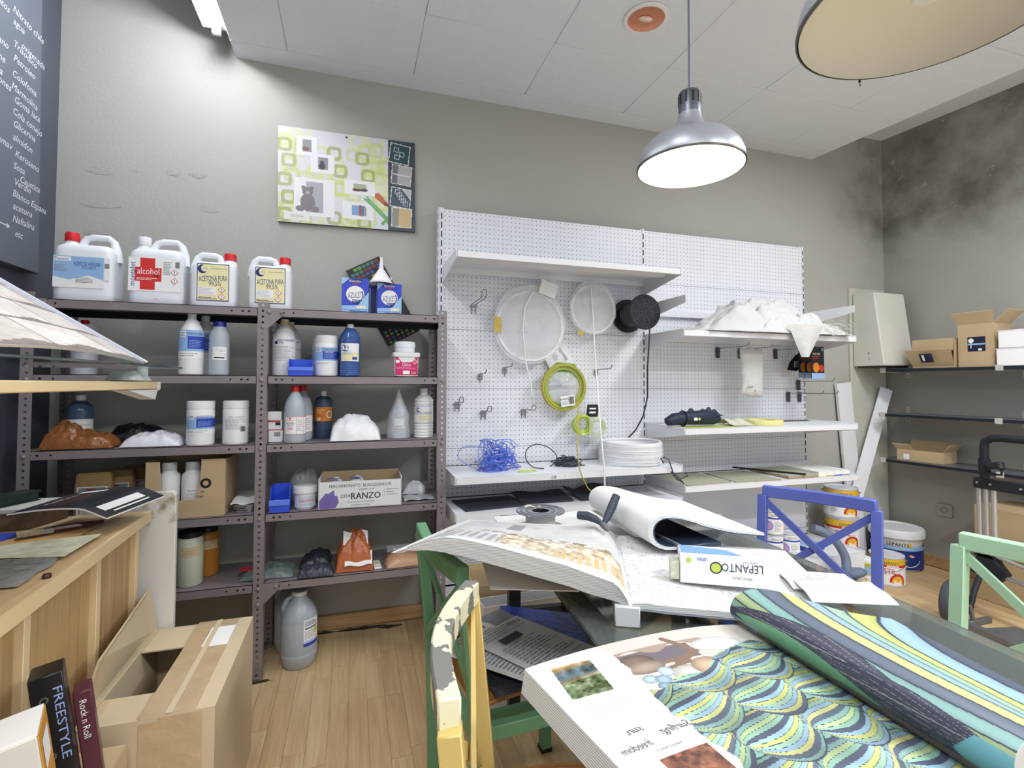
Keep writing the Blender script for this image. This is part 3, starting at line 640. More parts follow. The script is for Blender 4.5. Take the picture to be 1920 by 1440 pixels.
vessel('chemical_jar', 'white wide jar with blue label beside the small blue bin, front one', 'jar', -.117, 2.495, PZ[3], .052, .182, JAR, WHITE, (.98, .84, 1.03, WHITE), bluelab('CARBONATO', 'LIGERO NATO'))
vessel('chemical_jar', 'white wide jar half hidden behind the blue-labelled jar', 'jar', -.137, 2.61, PZ[3], .052, .182, JAR, WHITE, (.98, .84, 1.03, WHITE), bluelab('CARBONATO', ''))
BLUEL = mat('blue_water_bottle', (92, 130, 206), .12, var=.15, scale=30, trans=.45)
WB = [(.9, 0), (.97, .015)] + [(.97 if i % 2 else .92, .03+.022*i) for i in range(16)] + [(1, .40), (1, .62)] + [(.95 if i % 2 else .9, .64+.02*i) for i in range(7)] + [(.8, .82), (.5, .90), (.32, .925), (.32, .95)]
def d_blue(p, r, h):
    p.rect(-.95*r, .28*h, .95*r, .62*h, PAPER); p.rect(-.8*r, .3*h, .85*r, .45*h, YELLOWP); p.disc(-.5*r, .53*h, .017, DKBLUE); p.disc(-.37*r, .545*h, .014, PAPER); p.text('thq', -.35*r, .545*h, .008, DKBLUE); p.rect(.2*r, .31*h, .7*r, .36*h, BLUE); p.fine(-.7*r, .40*h, .6*r, .48*h, 3, LTBLUE, 3)
for x, y, l in ((-.012, 2.47, 'ribbed bottle of blue liquid with white cap, front one of the pair'), (-.022, 2.585, 'ribbed bottle of blue liquid, the one behind')):
    vessel('liquid_bottle', l, 'bottle', x, y, PZ[3], .047, .243, WB, BLUEL, (.33, .92, 1.0, WHITE), d_blue)
MAG = mat('magenta_label', (200, 36, 104), .5, var=.04)
def d_cit(p, r, h):
    w = 2*r; p.rect(-.46*w, .06*h, .46*w, .80*h, MAG); p.text('Acido', -.02*w, .66*h, .017, PAPER, w=.32*w); p.text('Citrico', .0*w, .50*h, .017, PAPER, w=.36*w); p.hazard(.34*w, .62*h, .013, PAPER, REDP, PAPER); p.rect(-.44*w, .56*h, -.29*w, .68*h, PAPER); p.fine(-.4*w, .30*h, .42*w, .40*h, 3, mat('pink_print', (236, 150, 190), .5, var=0), 4); p.rect(-.15*w, .09*h, .13*w, .24*h, PAPER); p.text('123+', .3*w, .15*h, .012, YELLOWP, w=.2*w)
vessel('citric_acid_tub', 'square white citric acid tub with magenta label on second shelf', 'tub', .242, 2.46, PZ[3], .056, .113, [(.92, 0), (.97, .02), (1.04, .82), (1.14, .82), (1.16, .86), (1.16, .99), (1.1, 1)], WHITE, None, d_cit, sq=6, dy=.85)
vessel('white_tub', 'plain round white tub stacked on the citric acid tub', 'tub', .238, 2.465, PZ[3]+.1145, .047, .052, [(.93, 0), (1, .1), (1, .45), (1.05, .48), (1.05, .93), (.9, 1)], MILK)
# third shelf
AMB = mat('blue_grey_liquid', (86, 104, 136), .2, var=.05, trans=.3)
def d_or(p, r, h): p.rect(-1.2*r, .06*h, 1.2*r, .52*h, PAPER); p.rect(-1.2*r, .08*h, -.6*r, .25*h, ORANGEP); p.rect(-.8*r, .40*h, .8*r, .41*h, GREYP)
vessel('liquid_bottle', 'bottle of blue-grey liquid with white cap and orange-edged label at rack left', 'bottle', -1.10, 2.60, PZ[2], .046, .21, [(.92, 0), (1, .02), (1, .68), (.9, .78), (.55, .86), (.4, .88), (.4, .9)], AMB, (.4, .88, 1.0, WHITE), d_or)
BRN = mat('brown_tape_wrap', (134, 84, 46), .22, var=.25, scale=14, bump=.5, bscale=35)
t = thing('wrapped_package', 'crumpled package wrapped in shiny brown tape on the third shelf', 'package', (-1.035, 2.475, PZ[2]), .05)
pillow(.235, .13, .066, 3, cr=.22, sc=11).build('wrap', BRN, t, smooth=25); pillow(.13, .12, .10, 8, cr=.25, sc=11).build('bulge', BRN, t, loc=(-.055, 0, 0), smooth=25)
t2 = thing('black_bag', 'black plastic bag behind the brown wrapped package', 'bag', (-.90, 2.64, PZ[2]), .1); pillow(.22, .10, .08, 21, cr=.2, sc=8).build('pouch', mat('black_plastic_bag', (22, 24, 30), .3, bump=.6), t2, smooth=40)
PWD = mat('white_powder_bag', (226, 226, 232), .25, var=.05, scale=12, bump=.35, bscale=40)
bag('powder_bag', 'flat white powder bag lying left of the two white jars', 'bag', -.785, 2.475, PZ[2], .215, .12, .055, PWD, 5, cr=.3)
vessel('chemical_jar', 'white sulphate jar with blue label on third shelf', 'jar', -.614, 2.455, PZ[2], .0525, .183, JAR, WHITE, (1.0, .84, 1.02, WHITE), bluelab('SULFATO DE CAL', '_'))
def d_ox(p, r, h): p.text('ACIDO OXALICO', 0, .64*h, .008, GREYP, w=1.3*r); p.fine(-.9*r, .35*h, .9*r, .60*h, 11, GREYP, 12, .3); p.barcode(.35*r, .30*h, .75*r, .42*h, BLACK); p.poly([(1.25*r, .36*h), (1.4*r, .3*h), (1.4*r, .42*h)], BLACK); p.poly([(1.25*r, .24*h), (1.4*r, .18*h), (1.4*r, .3*h)], BLACK)
vessel('chemical_jar', 'white oxalic acid jar with plain printed label on third shelf', 'jar', -.482, 2.465, PZ[2], .051, .183, JAR, WHITE, (1.0, .84, 1.02, WHITE), d_ox)
t = thing('carton_stack', 'small white and pink carton leaning behind the middle rack post', 'box', (-.325, 2.50, PZ[2])); MB().box(-.028, .03, -.03, .03, 0, .055).box(-.03, .027, -.028, .03, .056, .098).box(-.032, .024, -.028, .03, .099, .135).build('cartons', PAPER, t, bevel=.001)
p = Print(flat((0, -.0302, 0), (1, 0, 0), (0, 0, 1))); p.rect(-.028, .052, .03, .055, REDP).barcode(-.005, .025, .02, .045, BLACK).rect(-.03, .09, .02, .096, REDP).rect(0, .075, .02, .088, BLACK); p.build('carton_print', t)
ALC = [(.93, 0), (.99, .02), (1, .05), (1, .52), (.95, .64), (.80, .74), (.5, .85), (.34, .89), (.34, .93)]
def d_al2(p, r, h):
    p.rect(-1.0*r, .15*h, 1.3*r, .46*h, PAPER); p.rect(-1.0*r, .15*h, 1.3*r, .155*h, REDP); p.rect(-1.0*r, .455*h, 1.3*r, .46*h, REDP); p.rect(.12*r, .15*h, .15*r, .46*h, REDP); p.rect(.8*r, .15*h, .83*r, .46*h, REDP); p.rect(-.95*r, .395*h, .12*r, .40*h, REDP)
    p.text('ALCOHOL', -.42*r, .35*h, .009, BLACK, w=.85*r); p.text('ETILICO', -.4*r, .31*h, .006, DKBLUE, w=.5*r); p.text('SUMA', -.42*r, .255*h, .012, REDP, w=.5*r); p.fine(.2*r, .2*h, .75*r, .42*h, 6, GREYP, 4, .3); p.disc(-.45*r, .43*h, .004, REDP)
for x, y, l in ((-.243, 2.45, 'clear alcohol bottle with red cap, front one, third shelf'), (-.222, 2.55, 'clear alcohol bottle with red cap, behind the front one')):
    vessel('alcohol_bottle', l, 'bottle', x, y, PZ[2], .0455, .25, ALC, CLEARP, (.36, .9, 1.01, RED), d_al2)
def d_org(p, r, h): p.rect(-1.2*r, .36*h, 1.2*r, .66*h, ORANGEP); p.disc(.75*r, .5*h, .018, PAPER, r0=.013); p.fine(-.8*r, .52*h, .2*r, .62*h, 3, YELLOWP, 5); p.rect(-.7*r, .38*h, -.3*r, .44*h, YELLOWP); p.text('Aceite', -.3*r, .47*h, .008, REDP)
vessel('liquid_bottle', 'grey bottle with orange label and white dispenser cap, third shelf', 'bottle', -.133, 2.62, PZ[2], .041, .225, [(.92, 0), (1, .02), (1, .76), (.93, .83), (.6, .87), (.35, .88), (.35, .92)], AMB, (.36, .9, 1.0, MILK), d_org)
BAGW = mat('clear_bag_white_powder', (236, 237, 240), .25, var=.04, bump=.4, bscale=30)
bag('powder_bag', 'plump clear bag of white powder in the middle of the third shelf', 'bag', .018, 2.485, PZ[2], .225, .15, .105, BAGW, 9, cr=.18, flat_=.42, tilt=-.1)
FILM = mat('clear_plastic_film', (225, 230, 234), .12, var=.05, alpha=.38, bump=.7, bscale=28)
t = vessel('bagged_bottle', 'bottle inside a twisted clear plastic bag on the third shelf', 'bottle', .215, 2.49, PZ[2], .038, .185, HDPE, CLEARP, (.36, .94, 1.02, YEL), d_wl)
mb = MB(); nn = 26; rows = 14
for j in range(rows):
    q = j/(rows-1); rr = .054*(1-.15*q) if q < .45 else .054*max(.1, .93-(q-.45)*1.65)
    for i in range(nn):
        a = 2*PI*i/nn; k = 1+.14*noise.noise(V((math.cos(a)*2, math.sin(a)*2, q*5))); mb.v.append((rr*k*math.cos(a), rr*k*.8*math.sin(a), .002+q*.232))
for j in range(rows-1):
    for i in range(nn): mb.f.append((j*nn+i, j*nn+(i+1) % nn, (j+1)*nn+(i+1) % nn, (j+1)*nn+i)); mb.m.append(0)
mb.build('plastic_bag', FILM, t, smooth=60)
RB = [(.9, 0), (1, .02)] + [(1 if i % 3 else .955, .04+.021*i) for i in range(15)] + [(1, .36), (1, .64)] + [(1 if i % 3 else .955, .66+.02*i) for i in range(6)] + [(.85, .80), (.55, .86), (.4, .875), (.4, .91)]
def d_rib(p, r, h): p.rect(-1.2*r, .30*h, 1.2*r, .64*h, PAPER); p.rect(-1.2*r, .30*h, 1.2*r, .306*h, BLUE); p.rect(-1.2*r, .634*h, 1.2*r, .64*h, BLUE); p.disc(-.55*r, .57*h, .012, DKBLUE); p.disc(-.45*r, .58*h, .010, PAPER); p.text('ALCOHOL ISOPROPILICO', .05*r, .5*h, .011, DKBLUE, w=2.0*r); p.rect(-.5*r, .34*h, .8*r, .46*h, YELLOWP); p.fine(-.4*r, .35*h, .7*r, .45*h, 4, LTBLUE, 3)
vessel('ribbed_bottle', 'white ribbed bottle at the right end of the third shelf', 'bottle', .335, 2.50, PZ[2], .046, .24, RB, WHITE, (.41, .88, 1.0, WHITE), d_rib)
# fourth shelf
KR = mat('kraft_pouch', (168, 138, 92), .6, var=.08, scale=20); SIL = mat('silver_label', (150, 156, 172), .4, .3, var=.05)
for k, (x, y, rz) in enumerate(((-1.01, 2.52, 0), (-.955, 2.59, -.1), (-.90, 2.65, -.15))):
    t = thing('kraft_pouch', ('brown kraft pouch with grey label, frontmost of three', 'brown kraft pouch, middle of three', 'brown kraft pouch, rearmost of three')[k], 'pouch', (x, y, PZ[1]), rz, 'kraft pouches on the fourth shelf')
    m = MB(); m.lathe([(.06, 0), (.066, .02), (.066, .12), (.062, .17), (.06, .185)], 28, dy=.28, sq=5); m.build('pouch', KR, t)
    MB().box(-.055, .055, -.009, .009, .165, .19).build('folded_top', KR, t, bevel=.003)
    p = Print(flat((0, -.0198, 0), (1, 0, 0), (0, 0, 1))); p.rect(-.052, .02, .052, .135, PAPER).rect(-.047, .024, .047, .131, SIL).rect(-.018, .112, .014, .126, mat('maroon_print', (130, 40, 48), .5, var=0)).rect(-.045, .088, .045, .096, BLUE); p.text('natural', -.002, .119, .007, PAPER); p.build('label_print', t)
CARD = mat('cardboard', (192, 168, 132), .8, var=.07, scale=8, bump=.05); CARDI = mat('cardboard_inside', (150, 118, 80), .85, var=.08, scale=8)
t = thing('cut_carton', 'cardboard carton with torn-open front holding white bottles', 'box', (-.655, 2.535, PZ[1]))
w, d, h = .29, .22, .235; m = MB()
m.box(-w/2, w/2, -d/2, d/2, 0, .003); m.box(-w/2, w/2, d/2-.004, d/2, 0, h); m.box(w/2-.004, w/2, -d/2, d/2, 0, h); m.box(-w/2, -w/2+.004, -d/2, d/2, 0, h)
m.prism([(-w/2, 0), (w/2, 0), (w/2, h), (w/2-.09, h), (w/2-.095, .13), (w/2-.105, .075), (-w/2+.06, .07), (-w/2+.055, .15), (-w/2+.05, h), (-w/2, h)], -d/2-.004, -d/2, 'y'); m.build('carton', CARD, t, smooth=0, bevel=.001)
MB().box(w/2-.092, w/2, -d/2+.0, -d/2+.05, h, h+.004).build('flap', CARD, t)
p = Print(flat((0, -d/2-.004, 0), (1, 0, 0), (0, 0, 1))); p.disc(w/2-.072, .14, .021, BLACK, r0=.011).text('ZA', w/2-.085, .105, .010, BLACK).text('7047', w/2-.092, .085, .010, BLACK); p.build('carton_print', t)
def d_grn(p, r, h): p.rect(-.75*r, .05*h, .75*r, .70*h, PAPER); p.poly([(-.62*r, .60*h), (.62*r, .60*h), (.4*r, .49*h), (-.4*r, .49*h)][::-1], GREENP); p.poly([(-.62*r, .60*h), (-.62*r, .66*h), (.62*r, .66*h), (.62*r, .60*h)][::-1], GREENP); p.text('ABRAMO', 0, .585*h, .008, PAPER, w=.9*r); p.text('BIOALCOHOL', 0, .46*h, .006, DKBLUE, w=.9*r); p.fine(-.6*r, .1*h, .6*r, .42*h, 14, GREYP, 6, .3)
for k, (x, l) in enumerate(((-.735, 'white bottle with green label in the torn carton, left one'), (-.648, 'white bottle with green label in the torn carton, centre one'), (-.563, 'white bottle mostly hidden at the right of the torn carton'))):
    vessel('white_bottle', l, 'bottle', x, 2.49, PZ[1]+.004, .041, .222, [(.93, 0), (1, .02), (1, .70), (.95, .76), (.7, .80), (.66, .82), (.66, .9)], WHITE, (.68, .84, 1.0, mat('grey_lid', (196, 198, 196), .4)), d_grn)
FOIL = mat('crinkled_foil', (196, 198, 202), .3, .7, var=.1, scale=40, bump=.6, bscale=90)
t = thing('foil_tray', 'small foil tray under a folded white sheet, left of the rack post', 'tray', (-.444, 2.49, PZ[1]))
MB().lathe([(.042, 0), (.05, .032), (.054, .034), (.05, .034), (.041, .003)], 40, sq=5, dx=.88, dy=.75).build('tray', FOIL, t)
MB().sheet(8, 6, lambda u, v: ((u-.5)*.10, (v-.5)*.10, .040+.012*v+.004*math.sin(9*u)), .0015).build('cover_sheet', PAPER, t, smooth=60)
p = Print(flat((0, -.0392, 0), (1, 0, 0), (0, .1, 1))); p.fine(-.035, .006, .035, .028, 3, BLACK, 3, .5); p.build('tray_print', t)
bin_('blue plastic storage bin beside the soap tub, fourth shelf', -.296, 2.465, PZ[1], .08, .105, .12)
def d_jab(p, r, h): p.rect(-1.2*r, .10*h, 1.2*r, .60*h, mat('tub_label', (206, 212, 226), .5)); p.text('JABONERA', .1*r, .40*h, .013, REDP, w=1.35*r); p.rect(-.6*r, .52*h, .8*r, .525*h, REDP); p.fine(-.5*r, .18*h, .8*r, .26*h, 2, LTBLUE, 2)
vessel('soap_tub', 'round white soap tub with red lettering and white lid', 'tub', -.197, 2.47, PZ[1], .046, .10, [(.84, 0), (.88, .03), (.98, .72)], WHITE, (1.09, .72, 1.0, WHITE), d_jab)
PEB = mat('pale_pebbles', (200, 192, 160), .6, var=.2, scale=40)
t = thing('pebble_bag', 'clear bag of pale yellow resin lumps behind the soap tub', 'bag', (-.215, 2.652, PZ[1]))
Rn = random.Random(5); m = MB(); base = []
for k in range(90):
    u, v = Rn.uniform(-1, 1), Rn.uniform(-1, 1)
    if u*u+v*v > 1: continue
    z = .008+.12*(1-u*u)*(1-v*v)*Rn.uniform(.15, 1); m.lathe([(0, -.011), (.010, -.006), (.013, 0), (.009, .007), (0, .011)], 6, (u*.055, v*.035, z), M=Matrix.Rotation(Rn.uniform(0, 3), 3, 'X'))
m.v = [(x, y, max(0, z)) for x, y, z in m.v]
tag(m.build('lumps', PEB, t, smooth=50), kind='stuff'); pillow(.15, .10, .15, 2, cr=.15).build('plastic_bag', FILM, t, smooth=60)
t = thing('detergent_carton', 'long white open carton lettered PERCARBONATO BLANQUEADOR RANZO', 'box', (.044, 2.495, PZ[1]-.002), -.02)
w, d, h = .362, .19, .122; PRP = mat('purple_print', (122, 104, 178), .6, var=.2, scale=20); WCARD = mat('white_carton', (226, 226, 228), .6, var=.03)
m = MB(); m.box(-w/2, w/2, -d/2, d/2, .002, .006); m.box(-w/2, w/2, -d/2, -d/2+.004, .002, h); m.box(-w/2, -w/2+.004, -d/2, d/2, .002, h+.012); m.box(w/2-.004, w/2, -d/2, d/2, .002, h+.012); m.box(-w/2+.004, w/2-.004, d/2-.004, d/2, .002, h+.018, 1)
m.box(-w/2+.004, w/2-.004, -d/2+.004, -d/2+.005, .006, h, 1); m.build('carton', [WCARD, CARD], t, smooth=0)
p = Print(flat((0, -d/2, 0), (1, 0, 0), (0, 0, 1))); p.poly([(-.176, .004), (-.108, .006), (-.094, .03), (-.1, .058), (-.112, .062), (-.114, .086), (-.13, .076), (-.14, .07), (-.15, .074), (-.176, .04)], PRP)
DG = mat('dark_grey_print', (70, 72, 78), .6, var=0)
p.text('PERCARBONATO  BLANQUEADOR', 0, .103, .014, DG, w=.27); p.text('DESDE 1928', .025, .084, .007, DG, w=.065); p.text('RANZO', .022, .056, .029, DG, w=.128); p.text('RANZO', .0235, .056, .029, DG, w=.128); p.text('2354', -.066, .058, .014, DG, w=.042)
p.text('SUS PRODUCTOS DE CONFIANZA', .0, .029, .005, DG, w=.12); p.text('12 bolsas x 750 gr', .0, .016, .006, DG, w=.08)
for k, s_ in enumerate(('OXIGENO ACTIVO', 'BLANQUEA', 'QUITA MANCHAS')): p.text(s_, .112, .079-.012*k, .0045, DG, al='l'); p.text('/', .103, .079-.012*k, .008, DG); p.text('.', .098, .080-.012*k, .012, DG)
p.build('carton_print', t)
for k, x in enumerate((-.115, -.02)):
    q = thing('detergent_packet', ('white and purple detergent packet in the open carton, left one', 'white and purple detergent packet in the open carton, right one')[k], 'packet', (.044+x, 2.49+.01*k, PZ[1]+.008), -.1)
    pillow(.085, .12, .116, 30+k, cr=.08, flat_=.4).build('packet', PWD, q, smooth=60); pr = Print(lambda u, v, l: V((u, v-.02, .117+l))); pr.rect(-.03, -.025, .03, -.008, BLUE); pr.build('packet_print', q)
bag('powder_pouch', 'small white pouch beside the white detergent carton', 'pouch', .31, 2.64, PZ[1], .11, .09, .055, PWD, 14, rz=-.3)
t = thing('plastic_sheet', 'folded sheet of clear plastic film on the fourth shelf at right', 'plastic sheet', (.312, 2.505, PZ[1])); MB().sheet(14, 8, lambda u, v: ((u-.5)*.14, (v-.5)*.11, .004+.006*abs(math.sin(7*u+3*v))), .0012).build('film', mat('whitish_film', (205, 207, 210), .25, var=.1, bump=.5), t, smooth=50)
# fifth shelf
YLQ = mat('pale_yellow_paste', (206, 212, 190), .35, var=.05); ORL = mat('orange_oil', (196, 130, 52), .2, var=.08)
def d_tan(p, r, h): p.rect(-.7*r, .56*h, .9*r, .74*h, mat('tan_tape', (214, 190, 150), .6, var=.08)); p.fine(-.5*r, .6*h, .5*r, .69*h, 2, GREYP, 2, .3)
BLKL = mat('black_lid', (28, 30, 34), .35)
vessel('paste_jar', 'clear jar of pale paste with tan label and black lid', 'jar', -.652, 2.49, PZ[0], .05, .225, [(.9, 0), (1, .03), (1, .82), (.93, .88), (.82, .90)], YLQ, (.86, .88, 1.0, BLKL), d_tan)
vessel('oil_jar', 'dark jar of orange oil with black lid behind the paste jar', 'jar', -.615, 2.60, PZ[0], .05, .215, [(.9, 0), (1, .03), (1, .82), (.93, .88), (.82, .90)], ORL, (.86, .86, 1.0, BLKL), d_tan)
GBAG = mat('grey_print_bag', (104, 118, 116), .25, var=.15, scale=14, bump=.5, bscale=30); DBAG = mat('dark_grey_bag', (52, 54, 62), .2, var=.2, bump=.6, bscale=40)
t = bag('adhesive_bag', 'grey glossy bag with red oval lettering on the bottom shelf', 'bag', -.35, 2.525, PZ[0], .22, .17, .035, GBAG, 6, cr=.35)
pr = Print(lambda u, v, l: V((u-.075, v*.8-.015, .031+l+.1*(v)))); pr.disc(0, 0, .045, REDP, ry=.6); pr.text('COL', 0, 0, .028, DKBLUE); pr.build('bag_print', t)
bag('pigment_bag', 'dark grey bag of pigment lying at the back of the bottom shelf', 'bag', -.155, 2.595, PZ[0], .14, .15, .06, DBAG, 7, cr=.3, tilt=.3)
bag('pigment_bag', 'crinkled dark bag hanging over the front edge of the bottom shelf', 'bag', -.145, 2.445, PZ[0], .15, .085, .045, mat('ink_bag', (64, 66, 78), .16, var=.3, bump=.9, bscale=50), 15, cr=.4)
ORB = mat('orange_pigment_bag', (186, 104, 62), .28, var=.15, bump=.35, bscale=30)
t = bag('pigment_bag', 'bulging bag of orange pigment with white paper sheets on it', 'bag', .018, 2.50, PZ[0], .165, .15, .15, ORB, 10, cr=.22, flat_=.45)
MB().sheet(9, 8, lambda u, v: ((u-.45)*.11, -.066+v*.075, .06+.10*v+.006*math.sin(8*u+2)), .001).build('paper_sheet', PAPER, t, smooth=60); MB().sheet(9, 6, lambda u, v: ((u-.35)*.12, -.082+v*.04, .030+.05*v+.004*math.sin(9*u)), .001).build('paper_sheet', PAPER, t, smooth=60)
t = thing('seed_packet', 'small white packet with yellow picture on the bottom shelf', 'packet', (.120, 2.48, PZ[0]), .05); MB().box(-.016, .016, -.05, .05, 0, .008).build('packet', PAPER, t, bevel=.002); p = Print(flat((0, 0, .008), (1, 0, 0), (0, 1, 0))); p.disc(0, .01, .012, LIME).rect(-.012, -.04, .012, -.035, GREYP); p.build('packet_print', t)
TAN = mat('tan_powder_bag', (194, 152, 122), .3, var=.06, bump=.15, bscale=25)
t = bag('powder_bag', 'bag of tan powder with white strip label on the bottom shelf', 'bag', .252, 2.495, PZ[0], .185, .16, .05, TAN, 12, cr=.12, flat_=.4); MB().box(-.055, .055, .02, .045, .052, .0535).build('strip_label', PAPER, t); MB().sheet(10, 4, lambda u, v: ((u-.5)*.16, .07+v*.04, .03+.02*v), .001).build('bag_top', FILM, t)
# carboys on the floor
CB = [(.80, 0), (.88, .02), (1, .16), (1, .19), (.985, .2), (1, .21), (1, .60), (.985, .61), (1, .63), (.98, .66), (.90, .74), (.62, .84), (.40, .90), (.34, .93), (.34, .985)]
for x, y, l, s in ((-.216, 2.50, 'translucent plastic carboy with blue and white label on the floor, front one', 1), (-.262, 2.65, 'translucent plastic carboy standing behind the labelled one', .0)):
    t = thing('carboy', l, 'carboy', (x, y, 0)); h = .325
    MB().lathe([(.077*a, h*b) for a, b in CB], 36).build('body', CLEARP, t, smooth=40); MB().lathe([(.033, .95*h), (.033, 1.0*h), (0, h)], 20).build('cap', MILK, t)
    MB().tube([(-.062, 0, .70*h), (-.066, 0, .80*h), (-.05, 0, .90*h), (-.02, 0, .955*h)], [.012, .012, .011, .01], 8).build('handle', CLEARP, t)
    p = Print(cyl(.0775, 0, math.atan2(-y, -x)+.75), 10); p.rect(-.04, .10, .04, .215, PAPER).rect(-.04, .10, .04, .115, BLUE).rect(-.04, .118, .04, .123, LTBLUE).rect(-.035, .175, .03, .18, DKBLUE).fine(-.035, .13, .035, .168, 6, GREYP, 3, .3).disc(.02, .16, .012, LIME).fine(-.035, .187, .03, .21, 3, DKBLUE, 4, .4); p.build('label_print', t)
# ------------------------------------------------------------------ picture on the wall
def pic_col(U, Vv):
    Cc = np.zeros(U.shape+(3,)); Cc[:] = (.90, .90, .93)
    def ring(cx, cy, s, col, wdt=.35, al=.75):
        r = (np.abs((U-cx)/s)**4+np.abs((Vv-cy)/s)**4)**.25; m = (r < 1) & (r > 1-wdt*1.0); Cc[m] = Cc[m]*(1-al)+np.array(col)*al
    Rr = random.Random(3)
    for k in range(60):
        s_ = Rr.uniform(.028, .05); ring(Rr.uniform(0, .54), Rr.uniform(0, .49), s_, Rr.choice([(.88, .91, .55), (.78, .83, .52), (.84, .88, .58), (.92, .94, .68)]), .42, .6)
    for cx, cy in ((.03, .40), (.05, .32), (.03, .22), (.05, .13), (.03, .04), (.27, .38), (.41, .37), (.30, .29), (.44, .28), (.27, .04), (.42, .03)): ring(cx, cy, .036, (.68, .72, .46), .45, .8)
    def rect(x0, y0, x1, y1, col): m = (U > x0) & (U < x1) & (Vv > y0) & (Vv < y1); Cc[m] = col
    def box(x0, y0, x1, y1):
        m = (U > x0) & (U < x1) & (Vv > y0) & (Vv < y1); Cc[m] = (.96, .96, .97)
    for x0, y0, x1, y1, ins in ((.085, .355, .185, .455, (.62, .64, .62)), (.155, .27, .27, .37, (.60, .62, .64)), (.075, .04, .27, .235, (.70, .70, .74)), (.32, .175, .475, .25, (.70, .72, .60)), (.31, .045, .47, .135, (.50, .66, .82))):
        box(x0, y0, x1, y1); rect(x0+.03*(x1-x0)/.1, y0+.018, x1-.028*(x1-x0)/.1, y1-.018, ins)
    def blob(cx, cy, rx, ry, col): m = ((U-cx)/rx)**2+((Vv-cy)/ry)**2 < 1; Cc[m] = col
    g = (.52, .50, .52); blob(.14, .11, .035, .045, g); blob(.14, .165, .026, .024, g); blob(.12, .185, .010, .010, g); blob(.16, .185, .010, .010, g); blob(.105, .075, .022, .015, g); blob(.175, .075, .022, .015, g); blob(.14, .16, .012, .008, (.72, .70, .70))
    blob(.21, .305, .016, .018, (.3, .3, .34)); blob(.21, .325, .010, .010, (.34, .34, .38)); blob(.13, .388, .018, .010, (.55, .42, .40)); blob(.385, .20, .026, .008, (.42, .25, .24)); blob(.42, .202, .018, .008, (.3, .3, .32))
    rect(.395, .06, .405, .12, (.7, .25, .22)); rect(.41, .06, .418, .115, (.3, .4, .55)); rect(.425, .06, .432, .11, (.75, .6, .3))
    def line(x0, y0, x1, y1, w, col):
        d = np.hypot(x1-x0, y1-y0); tt = np.clip(((U-x0)*(x1-x0)+(Vv-y0)*(y1-y0))/d**2, 0, 1); m = np.hypot(U-x0-tt*(x1-x0), Vv-y0-tt*(y1-y0)) < w; Cc[m] = col
    line(.43, .16, .545, .05, .012, (.50, .72, .48)); line(.52, .07, .56, .02, .008, (.45, .68, .42)); line(.55, .07, .515, .03, .008, (.45, .68, .42)); line(.40, .19, .43, .16, .004, (.93, .93, .93))
    line(.50, .165, .53, .14, .012, (.72, .38, .26)); line(.49, .178, .505, .165, .016, (.78, .42, .28)); line(.53, .14, .565, .115, .006, (.55, .22, .2))
    rect(.545, 0, .70, .50, (.27, .31, .35)); rect(.03, .015, .15, .055, (.95, .95, .94))
    for cx, cy, rt, col in ((.605, .42, -.12, (.18, .33, .36)), (.615, .305, -.08, (.72, .73, .73)), (.61, .18, -.1, (.30, .36, .42)), (.615, .072, -.03, (.85, .74, .56))):
        a = (U-cx)*math.cos(rt)+(Vv-cy)*math.sin(rt); b = -(U-cx)*math.sin(rt)+(Vv-cy)*math.cos(rt)
        m = (np.abs(a) < .054) & (np.abs(b) < .054); Cc[m] = (.92, .92, .92); m2 = (np.abs(a) < .050) & (np.abs(b) < .050); Cc[m2] = col
        if cy > .4:
            for ox, oy in ((-.02, .02), (.012, .0), (-.012, -.02)): q = np.maximum(np.abs(a-ox), np.abs(b-oy)); Cc[(q < .013) & (q > .010)] = (.9, .9, .92)
        elif cy > .25: Cc[m2 & (a < -.02)] = (.45, .46, .47); Cc[m2 & (np.abs(b) < .003)] = (.9, .9, .9)
        elif cy > .15:
            for k in range(5): q = np.maximum(np.abs(a+.02-.012*k), np.abs(b-.03+.014*k)); Cc[m2 & (q < .013) & (q > .010)] = (.88, .88, .9)
            Cc[m2 & (a+b > .05)] = (.8, .8, .8)
        else: Cc[m2 & (a < -.015)] = (.6, .6, .56)
    return Cc
nu, nv = 240, 170; w, h = .688, .492
t = thing('wall_picture', 'printed panel with green retro squares, shelves and teddy bear, on the wall', 'picture', (-.370, 2.783, 2.083), 0); t.rotation_euler = (0, -.012, 0)
MB().box(0, w, -.012, .006, 0, h).build('panel', mat('picture_edge', (90, 96, 92), .6), t)
uu = np.linspace(0, w, nu); vv = np.linspace(0, h, nv); P = np.zeros((nv, nu, 3)); P[..., 0] = uu[None]; P[..., 1] = -.0125; P[..., 2] = vv[:, None]
U_, V_ = np.meshgrid((uu[1:]+uu[:-1])/2, (vv[1:]+vv[:-1])/2); VP = vcol_mat('printed_sheet', .35); npgrid('picture_print', P, pic_col(U_, V_), VP, t)
p = Print(flat((0, -.0126, 0), (1, 0, 0), (0, 0, 1))); p.text('DECOSA', .09, .035, .014, mat('gold_print', (170, 164, 130), .5, var=0), w=.062); p.build('title_print', t)
MB().lathe([(.005, 0), (.003, .003), (0, .003)], 10, (.33, -.013, .475), M=Matrix.Rotation(PI/2, 3, 'X')).build('nail', BLACK, t)
